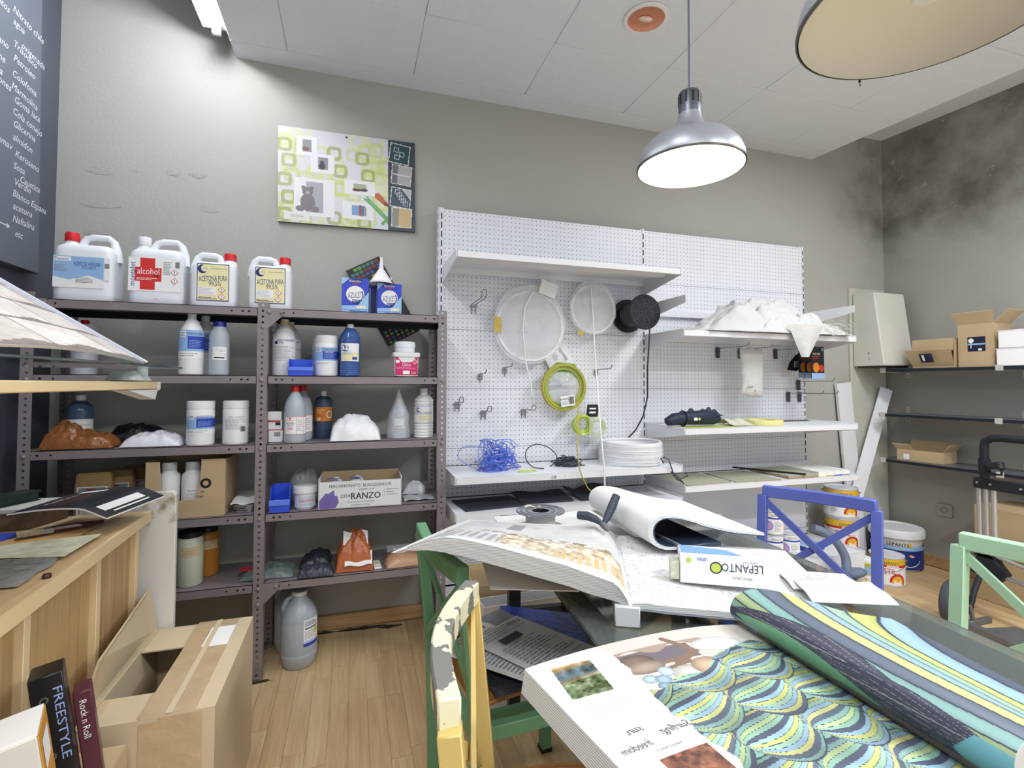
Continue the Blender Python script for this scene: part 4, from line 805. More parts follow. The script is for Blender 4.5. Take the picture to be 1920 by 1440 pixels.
# ------------------------------------------------------------------ hooks on the gondola
def hook(px, py, L=.15, double=False, tip=.02, loop=False, label=None):
    p = at(px, py, y=GY); t = thing('peg_hook', label, 'hook', (p.x, GY-.002, p.z), 0, 'wire hooks on the pegboard')
    m = MB(); w = .011
    def wire(x): m.tube([(x, 0, -.045), (x, -.004, -.045), (x, -.004, 0), (x, -.02, .004), (x, -L, .004), (x, -L-.012, .004+tip*.6), (x, -L-.014, .004+tip)], .0026, 6)
    if double:
        wire(-w); wire(w); m.tube([(-w*2, -.004, -.01), (w*2, -.004, -.01)], .0024, 6)
        m.tube([(-w, -L-.014, .004+tip), (-w*.6, -L-.02, .012+tip), (w*.6, -L-.02, .012+tip), (w, -L-.014, .004+tip)], .0026, 6)
    else:
        wire(0); m.tube([(-w, -.004, -.012), (w, -.004, -.012)], .0024, 6)
    m.build('wire', CHROME, t); MB().box(-.014, .014, -.003, .001, -.03, .004).build('clip', CHROME, t, bevel=.001); return t
hook(888, 572, .22, True, .03, label='empty wire loop hook at upper left of the pegboard')
hook(900, 702, .12, label='short wire hook below the large bagged coil, left one'); hook(946, 690, .13, label='short wire hook just left of the green card')
hook(857, 755, .10, True, label='double wire hook nearest the grey rack'); hook(906, 771, .12, True, label='double wire hook second from the grey rack'); hook(981, 768, .16, True, label='double wire hook under the yellow tube coil')
hook(1117, 694, .18, label='long wire hook crossed by the hanging white cord')
PRICE = mat('price_clip', (70, 72, 78), .5)
for px, py, L, l in ((1344, 655, .26, 'long hook left of the hanging white pack'), (1386, 657, .26, 'long hook carrying the white pack'), (1452, 658, .24, 'long hook under the white cloth bundle'), (1495, 716, .26, 'long hook at upper right edge of pegboard'), (1476, 738, .26, 'long hook at lower right, inner one'), (1497, 738, .28, 'long hook at lower right, outer one')):
    t = hook(px, py, L, label=l); MB().box(-.013, .013, -.012, -.004, -.055, .012).build('price_clip', PRICE, t, bevel=.001)
# ------------------------------------------------------------------ bagged coils
CORD = mat('white_cord', (238, 238, 240), .5, var=.02); BAGF = mat('bag_film', (240, 243, 246), .12, var=.03, alpha=.36, bump=.9, bscale=16)
def ring_pts(cx, cz, R, y, n=40, k=0, e=1.0): return [(cx+R*math.cos(2*PI*i/n+k)*e, y, cz+R*math.sin(2*PI*i/n+k)) for i in range(n)]
def bagged(label, px, py, rx, rz, y, ncoil, cord_px, top_px):
    c = at(px, py, y=y); a = at(px+rx, py, y=y).x-c.x; bz = c.z-at(px, py+rz, y=y).z; t = thing('bagged_coil', label, 'cord coil', (c.x, y, c.z))
    m = MB(); R0 = min(a, bz)*.93
    for k in range(ncoil): m.tube(ring_pts(0, 0, R0-.006*(k % 3), -.004+.008*(k//2), k=k), .0034, 7, closed=True)
    m.build('coil', CORD, t)
    for s in (-1, 1):
        g = MB(); nu, nv = 26, 12; O = V((px*.01, s*3, 1))
        def fn(u, v):
            an = 2*PI*u; q = v; rr = (1.0+.05*noise.noise(V((math.cos(an)*2, math.sin(an)*2, s))+O)); X = a*q*rr*math.cos(an); Z = bz*q*rr*math.sin(an)*(1.12 if math.sin(an) > 0 else 1.0)
            return (X, s*(.022*(1-q**3)+.007*noise.noise(V((X*14, Z*14, s*4))+O)), Z)
        g.grid(nu, nv, fn); g.build('plastic_bag', BAGF, t, smooth=80)
    h = at(*top_px, y=y); MB().sheet(6, 6, lambda u, v: ((u-.5)*.10, -.012+.01*v, (h.z-c.z)-.05+.10*v), .0012).build('bag_top', BAGF, t, loc=(h.x-c.x, 0, 0))
    pts = [at(x_, y_, y=yy) for x_, y_, yy in cord_px]; q = []
    for i in range(len(pts)-1): q += [pts[i].lerp(pts[i+1], k/6) for k in range(6)]
    q = [p-V((c.x, y, c.z)) for p in q+[pts[-1]]]; MB().tube(q, .0042, 7).build('loose_end', CORD, t); return t, c, a, bz
t, c, a, bz = bagged('large clear bag with a coil of white cord hanging on the pegboard', 994, 612, 66, 70, 2.60, 4, [(1000, 548, 2.58), (984, 575, 2.57), (980, 620, 2.565), (986, 680, 2.565), (996, 722, 2.56), (998, 742, 2.56)], (1028, 535))
MB().box(-.02, .02, -.028, -.026, -.04, .04).build('yellow_tape', mat('yellow_tape', (206, 176, 84), .3, var=.2, scale=50), t, loc=(-a*.92, 0, 0)); MB().box(-.05, .05, -.02, -.018, -.04, .04).build('header_card', PAPER, t, loc=(.10, 0, bz*1.02), rot=(0, .3, 0))
t, c, a, bz = bagged('smaller clear bag with a coil of white cord hanging on the pegboard', 1112, 580, 43, 48, 2.60, 4, [(1108, 540, 2.58), (1112, 600, 2.56), (1117, 690, 2.46), (1125, 790, 2.32), (1130, 850, 2.285), (1133, 878, 2.28), (1135, 935, 2.27)], (1108, 556))
MB().box(-.018, .018, -.02, -.018, -.012, .012).build('yellow_tape', MC['yellow_tape'], t, loc=(-a*.6, 0, -bz*.95), rot=(0, .4, 0))
# yellow tube coil with card and barcode tag
YT = mat('yellow_tube', (214, 200, 90), .15, var=.12, scale=20, trans=.3); c = at(1057, 726, y=2.60)
t = thing('tube_coil', 'coil of yellow-green plastic tube with barcode tag on the pegboard', 'tube coil', (c.x, 2.60, c.z)); m = MB()
for k in range(7): m.tube(ring_pts(.002*(k % 3), .002*(k % 2), .128-.009*(k % 4), -.012+.012*(k//2), n=48, k=k), .0055, 7, m=k % 2, closed=True)
m.build('coil', [YT, mat('green_tube', (190, 212, 96), .15, var=.1, trans=.3)], t)
MB().sheet(8, 8, lambda u, v: ((u-.5)*.17, .012-.03*math.sin(PI*u)*math.sin(PI*v), (v-.5)*.17), .0008).build('plastic_bag', BAGF, t, smooth=80)
MB().box(-.042, .042, -.030, -.029, -.03, .03).build('barcode_tag', PAPER, t, loc=(.012, 0, -.075), rot=(0, -.12, 0)); p = Print(flat((.012, -.0302, -.075), (1, 0, .12), (-.12, 0, 1))); p.barcode(.005, -.02, .036, .02, BLACK).text('BOBINA', -.02, .012, .010, BLACK).fine(-.036, -.02, 0, .0, 3, GREYP, 2, .4); p.build('tag_print', t)
pts = [at(x_, y_, y=yy)-V((c.x, 2.60, c.z)) for x_, y_, yy in ((1088, 715, 2.56), (1084, 770, 2.46), (1081, 830, 2.30), (1086, 878, 2.28), (1092, 895, 2.28), (1102, 915, 2.285), (1118, 930, 2.28))]; MB().tube(pts, .0028, 6).build('loose_end', YT, t)
c = at(1052, 682, y=2.66); t = thing('product_card', 'tilted white and green product card behind the yellow tube coil', 'card', (c.x, 2.66, c.z)); t.rotation_euler = (0, -.5, 0)
MB().box(-.075, .075, -.002, .002, -.11, .10).build('card', PAPER, t); p = Print(flat((0, -.002, 0), (1, 0, 0), (0, 0, 1))); p.poly([(-.075, -.11), (.075, -.11), (.075, -.04), (-.02, .02), (-.075, .01)], mat('leaf_green', (130, 170, 70), .5, var=.2, scale=30)); p.poly([(-.075, -.06), (-.075, -.11), (-.01, -.11)], BLUE); p.text('TOXFREE', .035, .045, .018, DKBLUE, w=.09, rot=-PI/2*.9); p.fine(-.03, .03, .01, .08, 5, GREYP, 3, .4); p.build('card_print', t)
c = at(1108, 800, y=2.59); t = thing('line_coil', 'two small coils of lime strimmer line on a black hanger card', 'line coil', (c.x, 2.59, c.z)); m = MB(); LM = mat('lime_line', (196, 214, 84), .25, var=.1)
for ox, oz in ((-.05, .012), (.035, -.005)):
    for k in range(9): m.tube(ring_pts(ox+.003*(k % 2), oz, .054-.006*(k % 4), -.012+.009*(k//2), n=26, k=k), .0030, 6, closed=True)
m.build('coil', LM, t); MB().prism([(-.03, .055), (.04, .055), (.05, .125), (-.022, .125)], -.003, 0, 'y').build('hanger_card', BLACK, t); MB().box(-.012, .028, -.0042, -.0032, .075, .085).box(-.01, .03, -.0042, -.0032, .098, .106).build('card_slot', PAPER, t)
MB().sheet(7, 7, lambda u, v: ((u-.5)*.11+.03, -.03-.01*math.sin(PI*u), (v-.5)*.11), .0008).build('blister', BAGF, t, smooth=80)
# black cable drum
BKP = mat('black_spool_plastic', (26, 28, 34), .4, var=.1); sx = 1.566; sz = at(1180, 593, y=2.66).z
t = thing('cable_drum', 'black plastic cable drum hanging end-on beside the bagged coils', 'spool', (sx, 2.47, sz)); RX90 = Matrix.Rotation(-PI/2, 4, 'X')
for y0 in (0, .185):
    m = MB(); m.lathe([(.018, 0), (.098, 0), (.100, .003), (.100, .010), (.098, .013), (.018, .013)], 44, M=RX90 @ Matrix.Scale(1, 4)); m.build('flange', BKP, t, loc=(0, y0, 0))
m = MB()
for k in range(10):
    a = 2*PI*k/10; m.bar((.02*math.cos(a), -.001, .02*math.sin(a)), (.095*math.cos(a), -.001, .095*math.sin(a)), .003, .004, up=(0, 1, 0))
for rr in (.03, .05, .07, .09): m.tube(ring_pts(0, 0, rr, -.001, 36), .0018, 5, closed=True)
m.build('flange_ribs', mat('spool_rib', (64, 68, 78), .35), t)
MB().lathe([(.045, .01), (.045, .19)], 30, M=RX90).build('core', BKP, t); m = MB()
for k in range(14): m.tube(ring_pts(0, 0, .062+.002*(k % 2), .022+.011*k, 30), .0056, 6, closed=True)
m.build('cable_winding', mat('dark_cable', (46, 50, 58), .35), t)
pts = [at(x_, y_, y=yy)-V((sx, 2.47, sz)) for x_, y_, yy in ((1219, 600, 2.50), (1217, 640, 2.49), (1214, 690, 2.52), (1214, 745, 2.56), (1206, 780, 2.60), (1192, 806, 2.65), (1172, 828, 2.668), (1152, 842, 2.672))]; q = []
for i in range(len(pts)-1): q += [pts[i].lerp(pts[i+1], k/4) for k in range(4)]
MB().tube(q+[pts[-1]], .0045, 7).build('loose_cable', MC['dark_cable'], t)
# ------------------------------------------------------------------ wire tangles on the shelf marked 338
SH = .8272
def tangle(name, label, cat, x0, x1, y0, y1, zt, n, loops, r, m, seed, extra=()):
    Rn = random.Random(seed); t = thing(name, label, cat, ((x0+x1)/2, (y0+y1)/2, SH)); w, d = (x1-x0)/2, (y1-y0)/2
    for k in range(n):
        mb = MB(); pts = []; cx, cy = Rn.uniform(-.3, .3)*w, Rn.uniform(-.3, .3)*d
        for i in range(loops*16):
            a = 2*PI*i/16; s = i*.13+k*7; R1 = .35+.55*abs(noise.noise(V((s, k, 1)))*1.6); tl = noise.noise(V((s*.35, k, 4)))
            pts.append((cx+w*R1*math.cos(a+tl), cy+d*R1*math.sin(a), r+max(0, zt*(.35+.9*noise.noise(V((s*.5, 2, k)))+.5*math.sin(a+k)*(i % 48 > 20)))))
        pts = [(min(max(x, -w), w), min(max(y, -d), d), min(z, zt)) for x, y, z in pts]; mb.tube(pts, r, 5); mb.build('wire', m, t, smooth=80)
    for e in extra:
        P = [at(a, b, y=yy)-t.location for a, b, yy in e]; q = []
        for i in range(len(P)-1):
            p0, p1, p2, p3 = P[max(i-1, 0)], P[i], P[i+1], P[min(i+2, len(P)-1)]
            for k in range(8):
                u = k/8; q.append(.5*((2*p1)+(p2-p0)*u+(2*p0-5*p1+4*p2-p3)*u*u+(3*p1-p0-3*p2+p3)*u**3))
        q = [(p[0], p[1], max(p[2], r)) if p[1]+t.location.y > 2.285 else p for p in q]
        MB().tube(q, r, 5).build('wire', m, t, smooth=80)
    return t
BW = mat('blue_wire', (92, 122, 226), .3, var=.05); KW = mat('charcoal_wire', (58, 62, 74), .35, var=.05)
tangle('wire_tangle', 'messy tangle of blue wire on the white shelf beside the rack', 'wire', .58, .85, 2.40, 2.62, .15, 7, 5, .0019, BW, 4, [[(895, 880, 2.45), (860, 860, 2.5), (870, 838, 2.5), (915, 842, 2.5), (930, 870, 2.5)], [(925, 838, 2.52), (950, 828, 2.52), (965, 845, 2.52), (940, 870, 2.5)], [(970, 880, 2.42), (966, 860, 2.5), (955, 850, 2.5), (930, 862, 2.5)]])
tangle('wire_tangle', 'tangle of charcoal cable with one large loop on the white shelf', 'cable', 1.02, 1.24, 2.42, 2.62, .045, 3, 4, .0030, KW, 9, [[(1020, 888, 2.42), (990, 868, 2.48), (987, 845, 2.52), (1005, 833, 2.54), (1030, 840, 2.54), (1044, 858, 2.52), (1030, 878, 2.48)], [(1040, 868, 2.5), (1065, 858, 2.5), (1078, 862, 2.5), (1068, 872, 2.48), (1100, 872, 2.42)]])
t = tangle('wire_tangle', 'thin lime cord lying along the front of the white shelf', 'cord', .72, .94, 2.34, 2.40, .004, 1, 2, .0016, LM, 12)
t = thing('cord_coil', 'large flat coil of white cord wrapped in film on the white shelf', 'cord coil', (1.475, 2.485, SH+.0005)); m = MB()
for k in range(12):
    rr = .165+.003*math.sin(k*2.1); m.tube([(rr*math.cos(2*PI*i/48+k), rr*math.sin(2*PI*i/48+k)*.98, .0105+.0095*k+.003*math.sin(2*PI*i/48*2+k)) for i in range(48)], .0062, 7, closed=True)
m.build('coil', CORD, t); MB().lathe([(.172, .003), (.178, .03), (.178, .09), (.168, .122)], 40, caps=False).build('film_wrap', BAGF, t, smooth=80)
t = thing('cable_offcut', 'dark cable offcut dangling over the right end of the white shelf', 'cable', (1.62, 2.42, SH))
P = [at(a, b, y=yy)-t.location for a, b, yy in ((1244, 868, 2.312), (1239, 860, 2.312), (1246, 857, 2.308), (1254, 862, 2.293), (1262, 886, 2.28), (1276, 900, 2.27), (1282, 906, 2.27), (1268, 897, 2.265), (1258, 884, 2.27), (1270, 900, 2.255), (1290, 892, 2.25), (1284, 886, 2.25))]; MB().tube(P, .0038, 6).build('wire', KW, t, smooth=80)
p = Print(flat((0, 2.2998, 0), (1, 0, 0), (0, 0, 1))); g_ = at(1038, 892, y=2.3); p.text('338', g_.x, .808, .014, BLACK, ital=.2); p.text('5', g_.x+.06, .81, .010, GREYP); g_ = at(1194, 937, y=2.3); p.text('660', g_.x, .638, .018, BLACK, ital=.2); p.text('18', g_.x+.12, .64, .01, GREYP); g_ = at(1250, 937, y=2.3); p.rect(g_.x-.012, .632, g_.x+.012, .644, BLACK); p.build('shelf_marks', gon)
# dark sheets on the low left shelf
SD = mat('charcoal_sheet', (62, 68, 78), .7, var=.08)
for k, (x, y, w, d, rz, l) in enumerate(((.66, 2.47, .32, .24, .1, 'charcoal sheet lying at the left of the lower white shelf'), (.955, 2.50, .28, .22, -.05, 'charcoal sheet with turned-up edge in the middle of the lower shelf'), (1.265, 2.50, .29, .24, .05, 'charcoal sheet overlapping at the right of the lower shelf'))):
    t = thing('charcoal_sheet', l, 'sheet', (x, y, .6612+.003*k), rz, 'charcoal sheets'); MB().sheet(16, 10, lambda u, v: ((u-.5)*w, (v-.5)*d, .004+(.014*k)*abs(math.sin(4*u+k))*v), .002).build('sheet', SD, t, smooth=60)
# ------------------------------------------------------------------ white cloth bundle
CL = mat('white_cotton', (206, 206, 205), .9, var=.03, bump=.9, bscale=16)
t = thing('cloth_bundle', 'crumpled bundle of white frayed cloth spilling over the pegboard shelf', 'cloth', (2.28, 2.46, 1.5565))
def cloth(seed, x0, x1, y0, y1, h, z0, drop=0, name='cloth_fold'):
    O = V((seed*4.3, seed*2.2, 0)); nu, nv = 70, 34
    def fn(u, v):
        x = x0+(x1-x0)*u+.03*noise.noise(V((v*5, u*2, 3))+O); y = y0+(y1-y0)*v+.025*noise.noise(V((u*7, v, 6))+O)
        q = V((x*6, y*9, 0))+O; e = min(1, 4*u, 4*(1-u))*min(1, 3*v+.25, 3*(1-v)+.2)
        z = z0+h*e*(.58+.45*noise.noise(q*.55)) + .055*e*(1-2*abs(noise.noise(q*1.5+V((3, 1, 2))))) + .008*noise.noise(q*3) + .030*e*(abs(math.sin(x*17+y*(9+seed)+2.2*noise.noise(q*.7)+seed))-.5)
        if drop and v < .22: z -= drop*(.22-v)/.22*max(0, math.sin(PI*min(1, max(0, (u-.35)/.5))))
        e2 = min(1, 9*u, 9*(1-u), 7*v, 7*(1-v)); z = .004+(z-.004)*e2
        if y > -.165: z = max(z, .004)
        return (x, y, z)
    MB().sheet(nu, nv, fn, .003).build(name, CL, t, smooth=80)
cloth(1, -.50, .56, -.14, .18, .07, .012); cloth(2, -.42, .56, -.185, .15, .13, .02); cloth(5, -.32, .50, -.13, .17, .19, .03); cloth(8, -.1, .58, -.19, .05, .09, .02); cloth(11, -.25, .35, -.17, .10, .13, .05)
MB().sheet(14, 12, lambda u, v: (.22+(u-.5)*.26*(1-v*.8)-.01*v, -.195-.02*math.sin(3*u), -.0-.135*v+.05*(1-v)), .002).build('hanging_corner', CL, t, smooth=80)
m = MB(); Rn = random.Random(2)
for k in range(26):
    x = .34+Rn.uniform(0, .20); z = Rn.uniform(.0, .09); y = -.20+Rn.uniform(-.02, .01); m.tube([(x, y, z), (x+Rn.uniform(.01, .05), y-.01, z-Rn.uniform(0, .02)), (x+Rn.uniform(.02, .055), y-.012, z-Rn.uniform(.01, .06))], [.002, .0014, .0006], 4)
tag(m.build('frayed_threads', CL, t), kind='stuff')
# things on the right bay
NV = mat('navy_nylon', (34, 42, 66), .55, var=.15, bump=.3, bscale=60)
t = thing('folded_umbrella', 'folded navy nylon umbrella with yellow logo strap on the pegboard shelf', 'umbrella', (1.855, 2.42, 1.0235), .02)
m = MB(); pts = [(-.19, 0, .03), (-.15, 0, .042), (-.06, 0, .048), (.05, 0, .05), (.13, .01, .046), (.17, .01, .036)]; m.tube(pts, [.022, .034, .038, .042, .04, .02], 14); m.build('canopy', NV, t, smooth=50)
for k, (x, s) in enumerate(((-.03, 1), (.09, 1.1), (.13, .8), (.05, .9))):
    MB().sheet(6, 6, lambda u, v: (x+(u-.5)*.09, -.01+.03*v-.02, .06+.055*s*v*(1-abs(2*u-1))), .002).build('fabric_fold', NV, t, smooth=40)
MB().tube([(-.085+.001*math.cos(a), .042*math.cos(a), .047+.042*math.sin(a)) for a in [2*PI*i/20 for i in range(20)]], .004, 6, closed=True).build('strap', mat('strap_dark', (30, 34, 48), .5), t)
p = Print(lambda u, v, l: V((-.02+u, -.0445-l, .045+v))); p.rect(-.024, -.008, .0, .008, PAPER); p.disc(.012, 0, .008, LIME); p.build('logo', t)
t = thing('plastic_sachet', 'flat clear sachet with yellow edge beneath the folded umbrella', 'sachet', (1.93, 2.40, 1.0228), .05); MB().box(-.20, .20, -.06, .06, 0, .0012).build('sachet', LIME, t, bevel=.0004)
t = thing('paper_bundle', 'crumpled translucent paper packets right of the umbrella', 'paper', (2.135, 2.44, 1.0228), .05); MB().sheet(14, 10, lambda u, v: ((u-.5)*.14, (v-.5)*.16, .006+.04*abs(math.sin(5*u+2*v))*(1-abs(2*v-1))), .0015).build('packet', mat('pale_packet', (216, 214, 196), .4, var=.2, scale=30), t, smooth=40)
t = thing('tape_roll', 'flat pale yellow roll of strapping on the pegboard shelf', 'roll', (2.34, 2.44, 1.0228)); MB().lathe([(.075, 0), (.115, 0), (.117, .004), (.117, .026), (.115, .03), (.075, .03), (.075, 0)], 40, caps=False).build('roll', mat('pale_yellow_strap', (226, 222, 150), .4, var=.06), t)
t = thing('metal_ruler', 'thin dark strip lying at the back of the pegboard shelf', 'strip', (2.66, 2.60, 1.0228)); MB().box(-.22, .22, -.012, .012, 0, .003).box(-.22, .22, .008, .012, 0, .006).build('strip', mat('dark_strip', (70, 74, 66), .6), t)
SG = mat('sage_sheet', (176, 178, 158), .75, var=.05)
for k, (x, y, w, d, rz, n) in enumerate(((1.86, 2.47, .30, .30, .05, 3), (2.20, 2.46, .30, .30, -.05, 2), (2.515, 2.46, .22, .30, .0, 9))):
    t = thing('sandpaper_stack', ('stack of sage green sandpaper sheets at the left of the lower right shelf', 'loose sage green sandpaper sheet in the middle of the lower right shelf', 'thick stack of sage sandpaper with brown edge near the black sticks')[k], 'sandpaper', (x, y, .7172), rz); n_ = n*.002
    MB().box(-w/2, w/2, -d/2, d/2, 0, n_).build('sheets', [SG], t, bevel=.001)
    MB().box(-w/2-.001, w/2+.001, -d/2-.001, d/2+.001, .0, n_*.7).build('brown_edge', mat('brown_edge', (168, 150, 124), .8), t)
t = thing('black_stick', 'pair of thin black sticks lying across the sandpaper', 'stick', (2.40, 2.46, .7365), -.95); MB().bar((-.2, 0, .004), (.2, 0, .004), .008, .008).bar((-.2, .02, .004), (.2, .012, .004), .008, .008).build('rods', BLACK, t)
for k in range(4):
    t = thing('small_carton', ('small white carton with yellow stripe, leftmost in the row', 'small white carton with ochre stripe, second in the row', 'small white carton with blue stripe, third in the row', 'small white carton with grey stripe, last in the row')[k], 'box', (2.665+.062*k, 2.455, .7172), 0, 'row of small white cartons'); MB().box(-.03, .03, -.14, .14, 0, .03).build('carton', PAPER, t, bevel=.001); MB().box(-.03, .03, -.1402, -.1395, .0, .006).box(.024, .03, -.14, .14, .0295, .0305).build('colour_stripe', (YELLOWP, mat('ochre_print', (200, 170, 90), .6), BLUE, GREYP)[k], t)
# hanging white pack, blister cards
c = at(1408, 697, y=2.49); t = thing('rag_pack', 'white folded rag pack in clear film hanging under the cloth bundle', 'pack', (c.x, 2.49, c.z))
pillow(.16, .29, .03, 40, cr=.12, flat_=.4).build('rags', CL, t, rot=(PI/2, 0, .0), smooth=60); p = Print(flat((0, -.033, 0), (1, 0, 0), (0, 0, 1))); p.fine(-.06, -.10, -.01, -.085, 2, GREYP, 2, .5); p.disc(0, -.115, .004, BLACK); p.build('pack_print', t)
KB = mat('blister_black', (22, 26, 36), .35, var=.05)
def blister(px, py, y, label, rz=0):
    c = at(px, py, y=y); t = thing('blister_card', label, 'pack', (c.x, y, c.z), rz); MB().box(-.052, .052, -.002, .002, -.10, .10).build('card', KB, t, bevel=.001)
    p = Print(flat((0, -.002, 0), (1, 0, 0), (0, 0, 1))); p.text('MASTER', -.01, .055, .014, PAPER, w=.06).fine(-.045, .02, .04, .045, 2, REDP, 3, .5).rect(-.052, -.10, .052, -.065, LTBLUE); p.disc(-.015, -.03, .026, ORANGEP, ry=1.2).disc(.028, -.035, .018, REDP, ry=1.3).rect(.03, .075, .045, .09, LTBLUE); p.build('card_print', t); MB().tube([(-.01, .0, .088), (-.01, -.01, .10), (.005, -.012, .098)], .002, 5).build('hanger', CHROME, t); return t
blister(1533, 680, 2.44, 'black blister card with red discs, front one under the cloth'); blister(1521, 680, 2.50, 'black blister card behind the front one'); blister(1509, 680, 2.56, 'black blister card at the back of the three')
c = at(1492, 680, y=2.60); t = thing('sanding_pad', 'dark leaf-shaped sanding pad card hanging beside blister cards', 'pack', (c.x, 2.60, c.z)); MB().prism([(-.07, -.05), (-.05, .0), (.0, .05), (.05, .07), (.06, -.03), (.0, -.055)], -.004, .004, 'y').build('pad', KB, t); p = Print(flat((0, -.004, 0), (1, 0, 0), (0, 0, 1))); p.rect(-.02, -.03, .03, .01, GREYP).fine(-.01, -.028, .03, .0, 4, BLACK, 2); p.build('pad_print', t)
# cans and bucket on the base shelf
BS = .2632
def d_lep(p, r, h): p.rect(-1.3*r, .05*h, 1.3*r, .95*h, PAPER); p.text('LEPANTO', .3*r, .84*h, .013, BLACK, w=1.1*r); p.rect(-1.3*r, .68*h, 1.3*r, .75*h, BLUE); p.disc(-.55*r, .38*h, .028, mat('violet_print', (170, 130, 210), .5, var=0), r0=.02); p.disc(-.55*r, .38*h, .02, LTBLUE, r0=.013); p.disc(-.55*r, .38*h, .013, mat('pink_dot', (230, 150, 190), .5, var=0)); p.fine(.1*r, .15*h, .9*r, .6*h, 7, GREYP, 4, .35)
CANP = [(.97, 0), (1, .01), (1, .03), (.975, .04), (.975, .95), (1, .96), (1.01, .985), (1, 1), (.93, 1), (.92, .975)]
for px, py, z, y, l in ((1450, 1010, 0, 2.37, 'small white paint can at bottom of a pair behind the blue chair'), (1450, 960, .135, 2.37, 'small white paint can stacked on another behind the blue chair'), (1481, 1010, 0, 2.36, 'small white paint can standing alone right of the stacked pair')):
    vessel('small_paint_can', l, 'can', at(px, py, y=y).x, y, BS+z, .052, .132, CANP, TIN, None, d_lep)
t = thing('flat_carton', 'flat blue and white carton on the base shelf behind the blue chair', 'box', (at(1515, 1018, y=2.42).x, 2.42, BS), .1); MB().box(-.075, .075, -.05, .05, 0, .035).build('carton', PAPER, t, bevel=.001); MB().box(-.076, .076, -.0505, .05, .001, .028).build('blue_band', BLUE, t); MB().box(-.07, .07, -.045, .045, .0352, .036).build('top_print', LTBLUE, t)
x = at(1340, 955, y=2.46).x; t = vessel('lidded_bucket', 'white bucket with grey lid and white carry handle on the base shelf', 'bucket', x, 2.46, BS, .092, .20, [(.86, 0), (.9, .02), (1, .9), (1.03, .92), (1.03, .985), (.98, 1)], WHITE); MB().lathe([(.088, .2), (.09, .204), (.02, .206), (0, .206)], 30).build('lid', mat('grey_lid2', (150, 152, 156), .4), t)
MB().rail([(-.05, 0, .204), (-.042, 0, .238), (.042, 0, .238), (.05, 0, .204)], .016, .012, up=(0, 1, 0)).build('handle', WHITE, t, bevel=.002); MB().lathe([(.03, .206), (.03, .212), (0, .213)], 20, dx=1.2).build('lid_plug', REDP, t)
# ------------------------------------------------------------------ electric box and mounting board in the far corner
DW = mat('dirty_white_enamel', (216, 215, 206), .55, var=.08, scale=5)
t = thing('mounting_board', 'tall pale board fixed to the back wall in the corner', 'board', (3.665, WY-.009, 0)); MB().box(-.185, .165, -.008, .008, .08, 1.975).build('board', mat('pale_board', (198, 196, 184), .7, var=.05), t, bevel=.002)
t = thing('electric_box', 'dirty white sloping electric heater box mounted high in the corner', 'heater', (3.50, 2.770, 1.396)); b = MB()
b.prism([(0, 0), (-.225, 0), (-.225, .02), (-.165, .52), (0, .53)], 0, .29, 'x'); b.build('casing', DW, t, bevel=.006, seg=2); MB().prism([(-.01, .002), (-.222, .002), (-.160, .51), (-.01, .515)], -.003, 0, 'x').build('side_panel', DW, t, bevel=.002)
MB().box(.02, .27, -.20, -.02, -.012, 0).build('grille', mat('grille_dark', (60, 52, 44), .6), t); p = Print(flat((-.0035, -.12, 0), (0, -1, 0), (0, 0, 1))); p.text('3', 0, .05, .018, BLACK); p.disc(0, .09, .005, BLACK); p.build('number_print', t)
# ------------------------------------------------------------------ right wall shelves
BLKE = mat('black_shelf_edge', (30, 34, 44), .4, var=.1); SHB = mat('grey_shelf_board', (96, 100, 108), .3, var=.06); BRK = mat('aluminium_clip', (206, 204, 200), .4, .3)
def wshelf(z, s0, s1, label):
    t = thing('wall_shelf', label, 'shelf', (0, 0, 0)); t.matrix_world = Matrix(((RD.x, RN.x, 0, RX), (RD.y, RN.y, 0, WY), (0, 0, 1, z), (0, 0, 0, 1)))
    MB().box(s0, s1, .012, .297, -.014, 0).build('board', SHB, t); MB().box(s0, s1, .297, .303, -.017, .001).build('edge_strip', BLKE, t); MB().box(s0-.003, s0, .012, .303, -.017, .001).build('edge_strip', BLKE, t)
    for s in (s0+.02, s0+.66, s0+1.3):
        m = MB(); m.box(s-.013, s+.013, .001, .005, -.06, .045); m.box(s-.012, s+.012, .001, .305, -.022, -.0175); m.box(s-.018, s+.018, .3035, .307, -.024, .010); m.build('bracket', BRK, t, smooth=0); MB().lathe([(.005, 0), (.004, .003), (0, .003)], 10, M=Matrix.Translation((s, .005, -.045)) @ Matrix.Rotation(-PI/2, 4, 'X')).build('screw', BLACK, t)
    return t
wshelf(1.372, .135, 1.6, 'uppermost black-edged shelf on the right wall, holding boxes'); wshelf(1.058, .125, 1.6, 'middle black-edged shelf on the right wall, empty'); wshelf(.742, .125, 1.6, 'lowest black-edged shelf on the right wall with one open carton')
RWM = lambda s, d, z: Matrix(((RD.x, RN.x, 0, RX+RD.x*s+RN.x*d), (RD.y, RN.y, 0, WY+RD.y*s+RN.y*d), (0, 0, 1, z), (0, 0, 0, 1)))
def rthing(name, label, cat, s, d, z, rz=0): t = thing(name, label, cat); t.matrix_world = RWM(s, d, z) @ Matrix.Rotation(rz, 4, 'Z'); return t
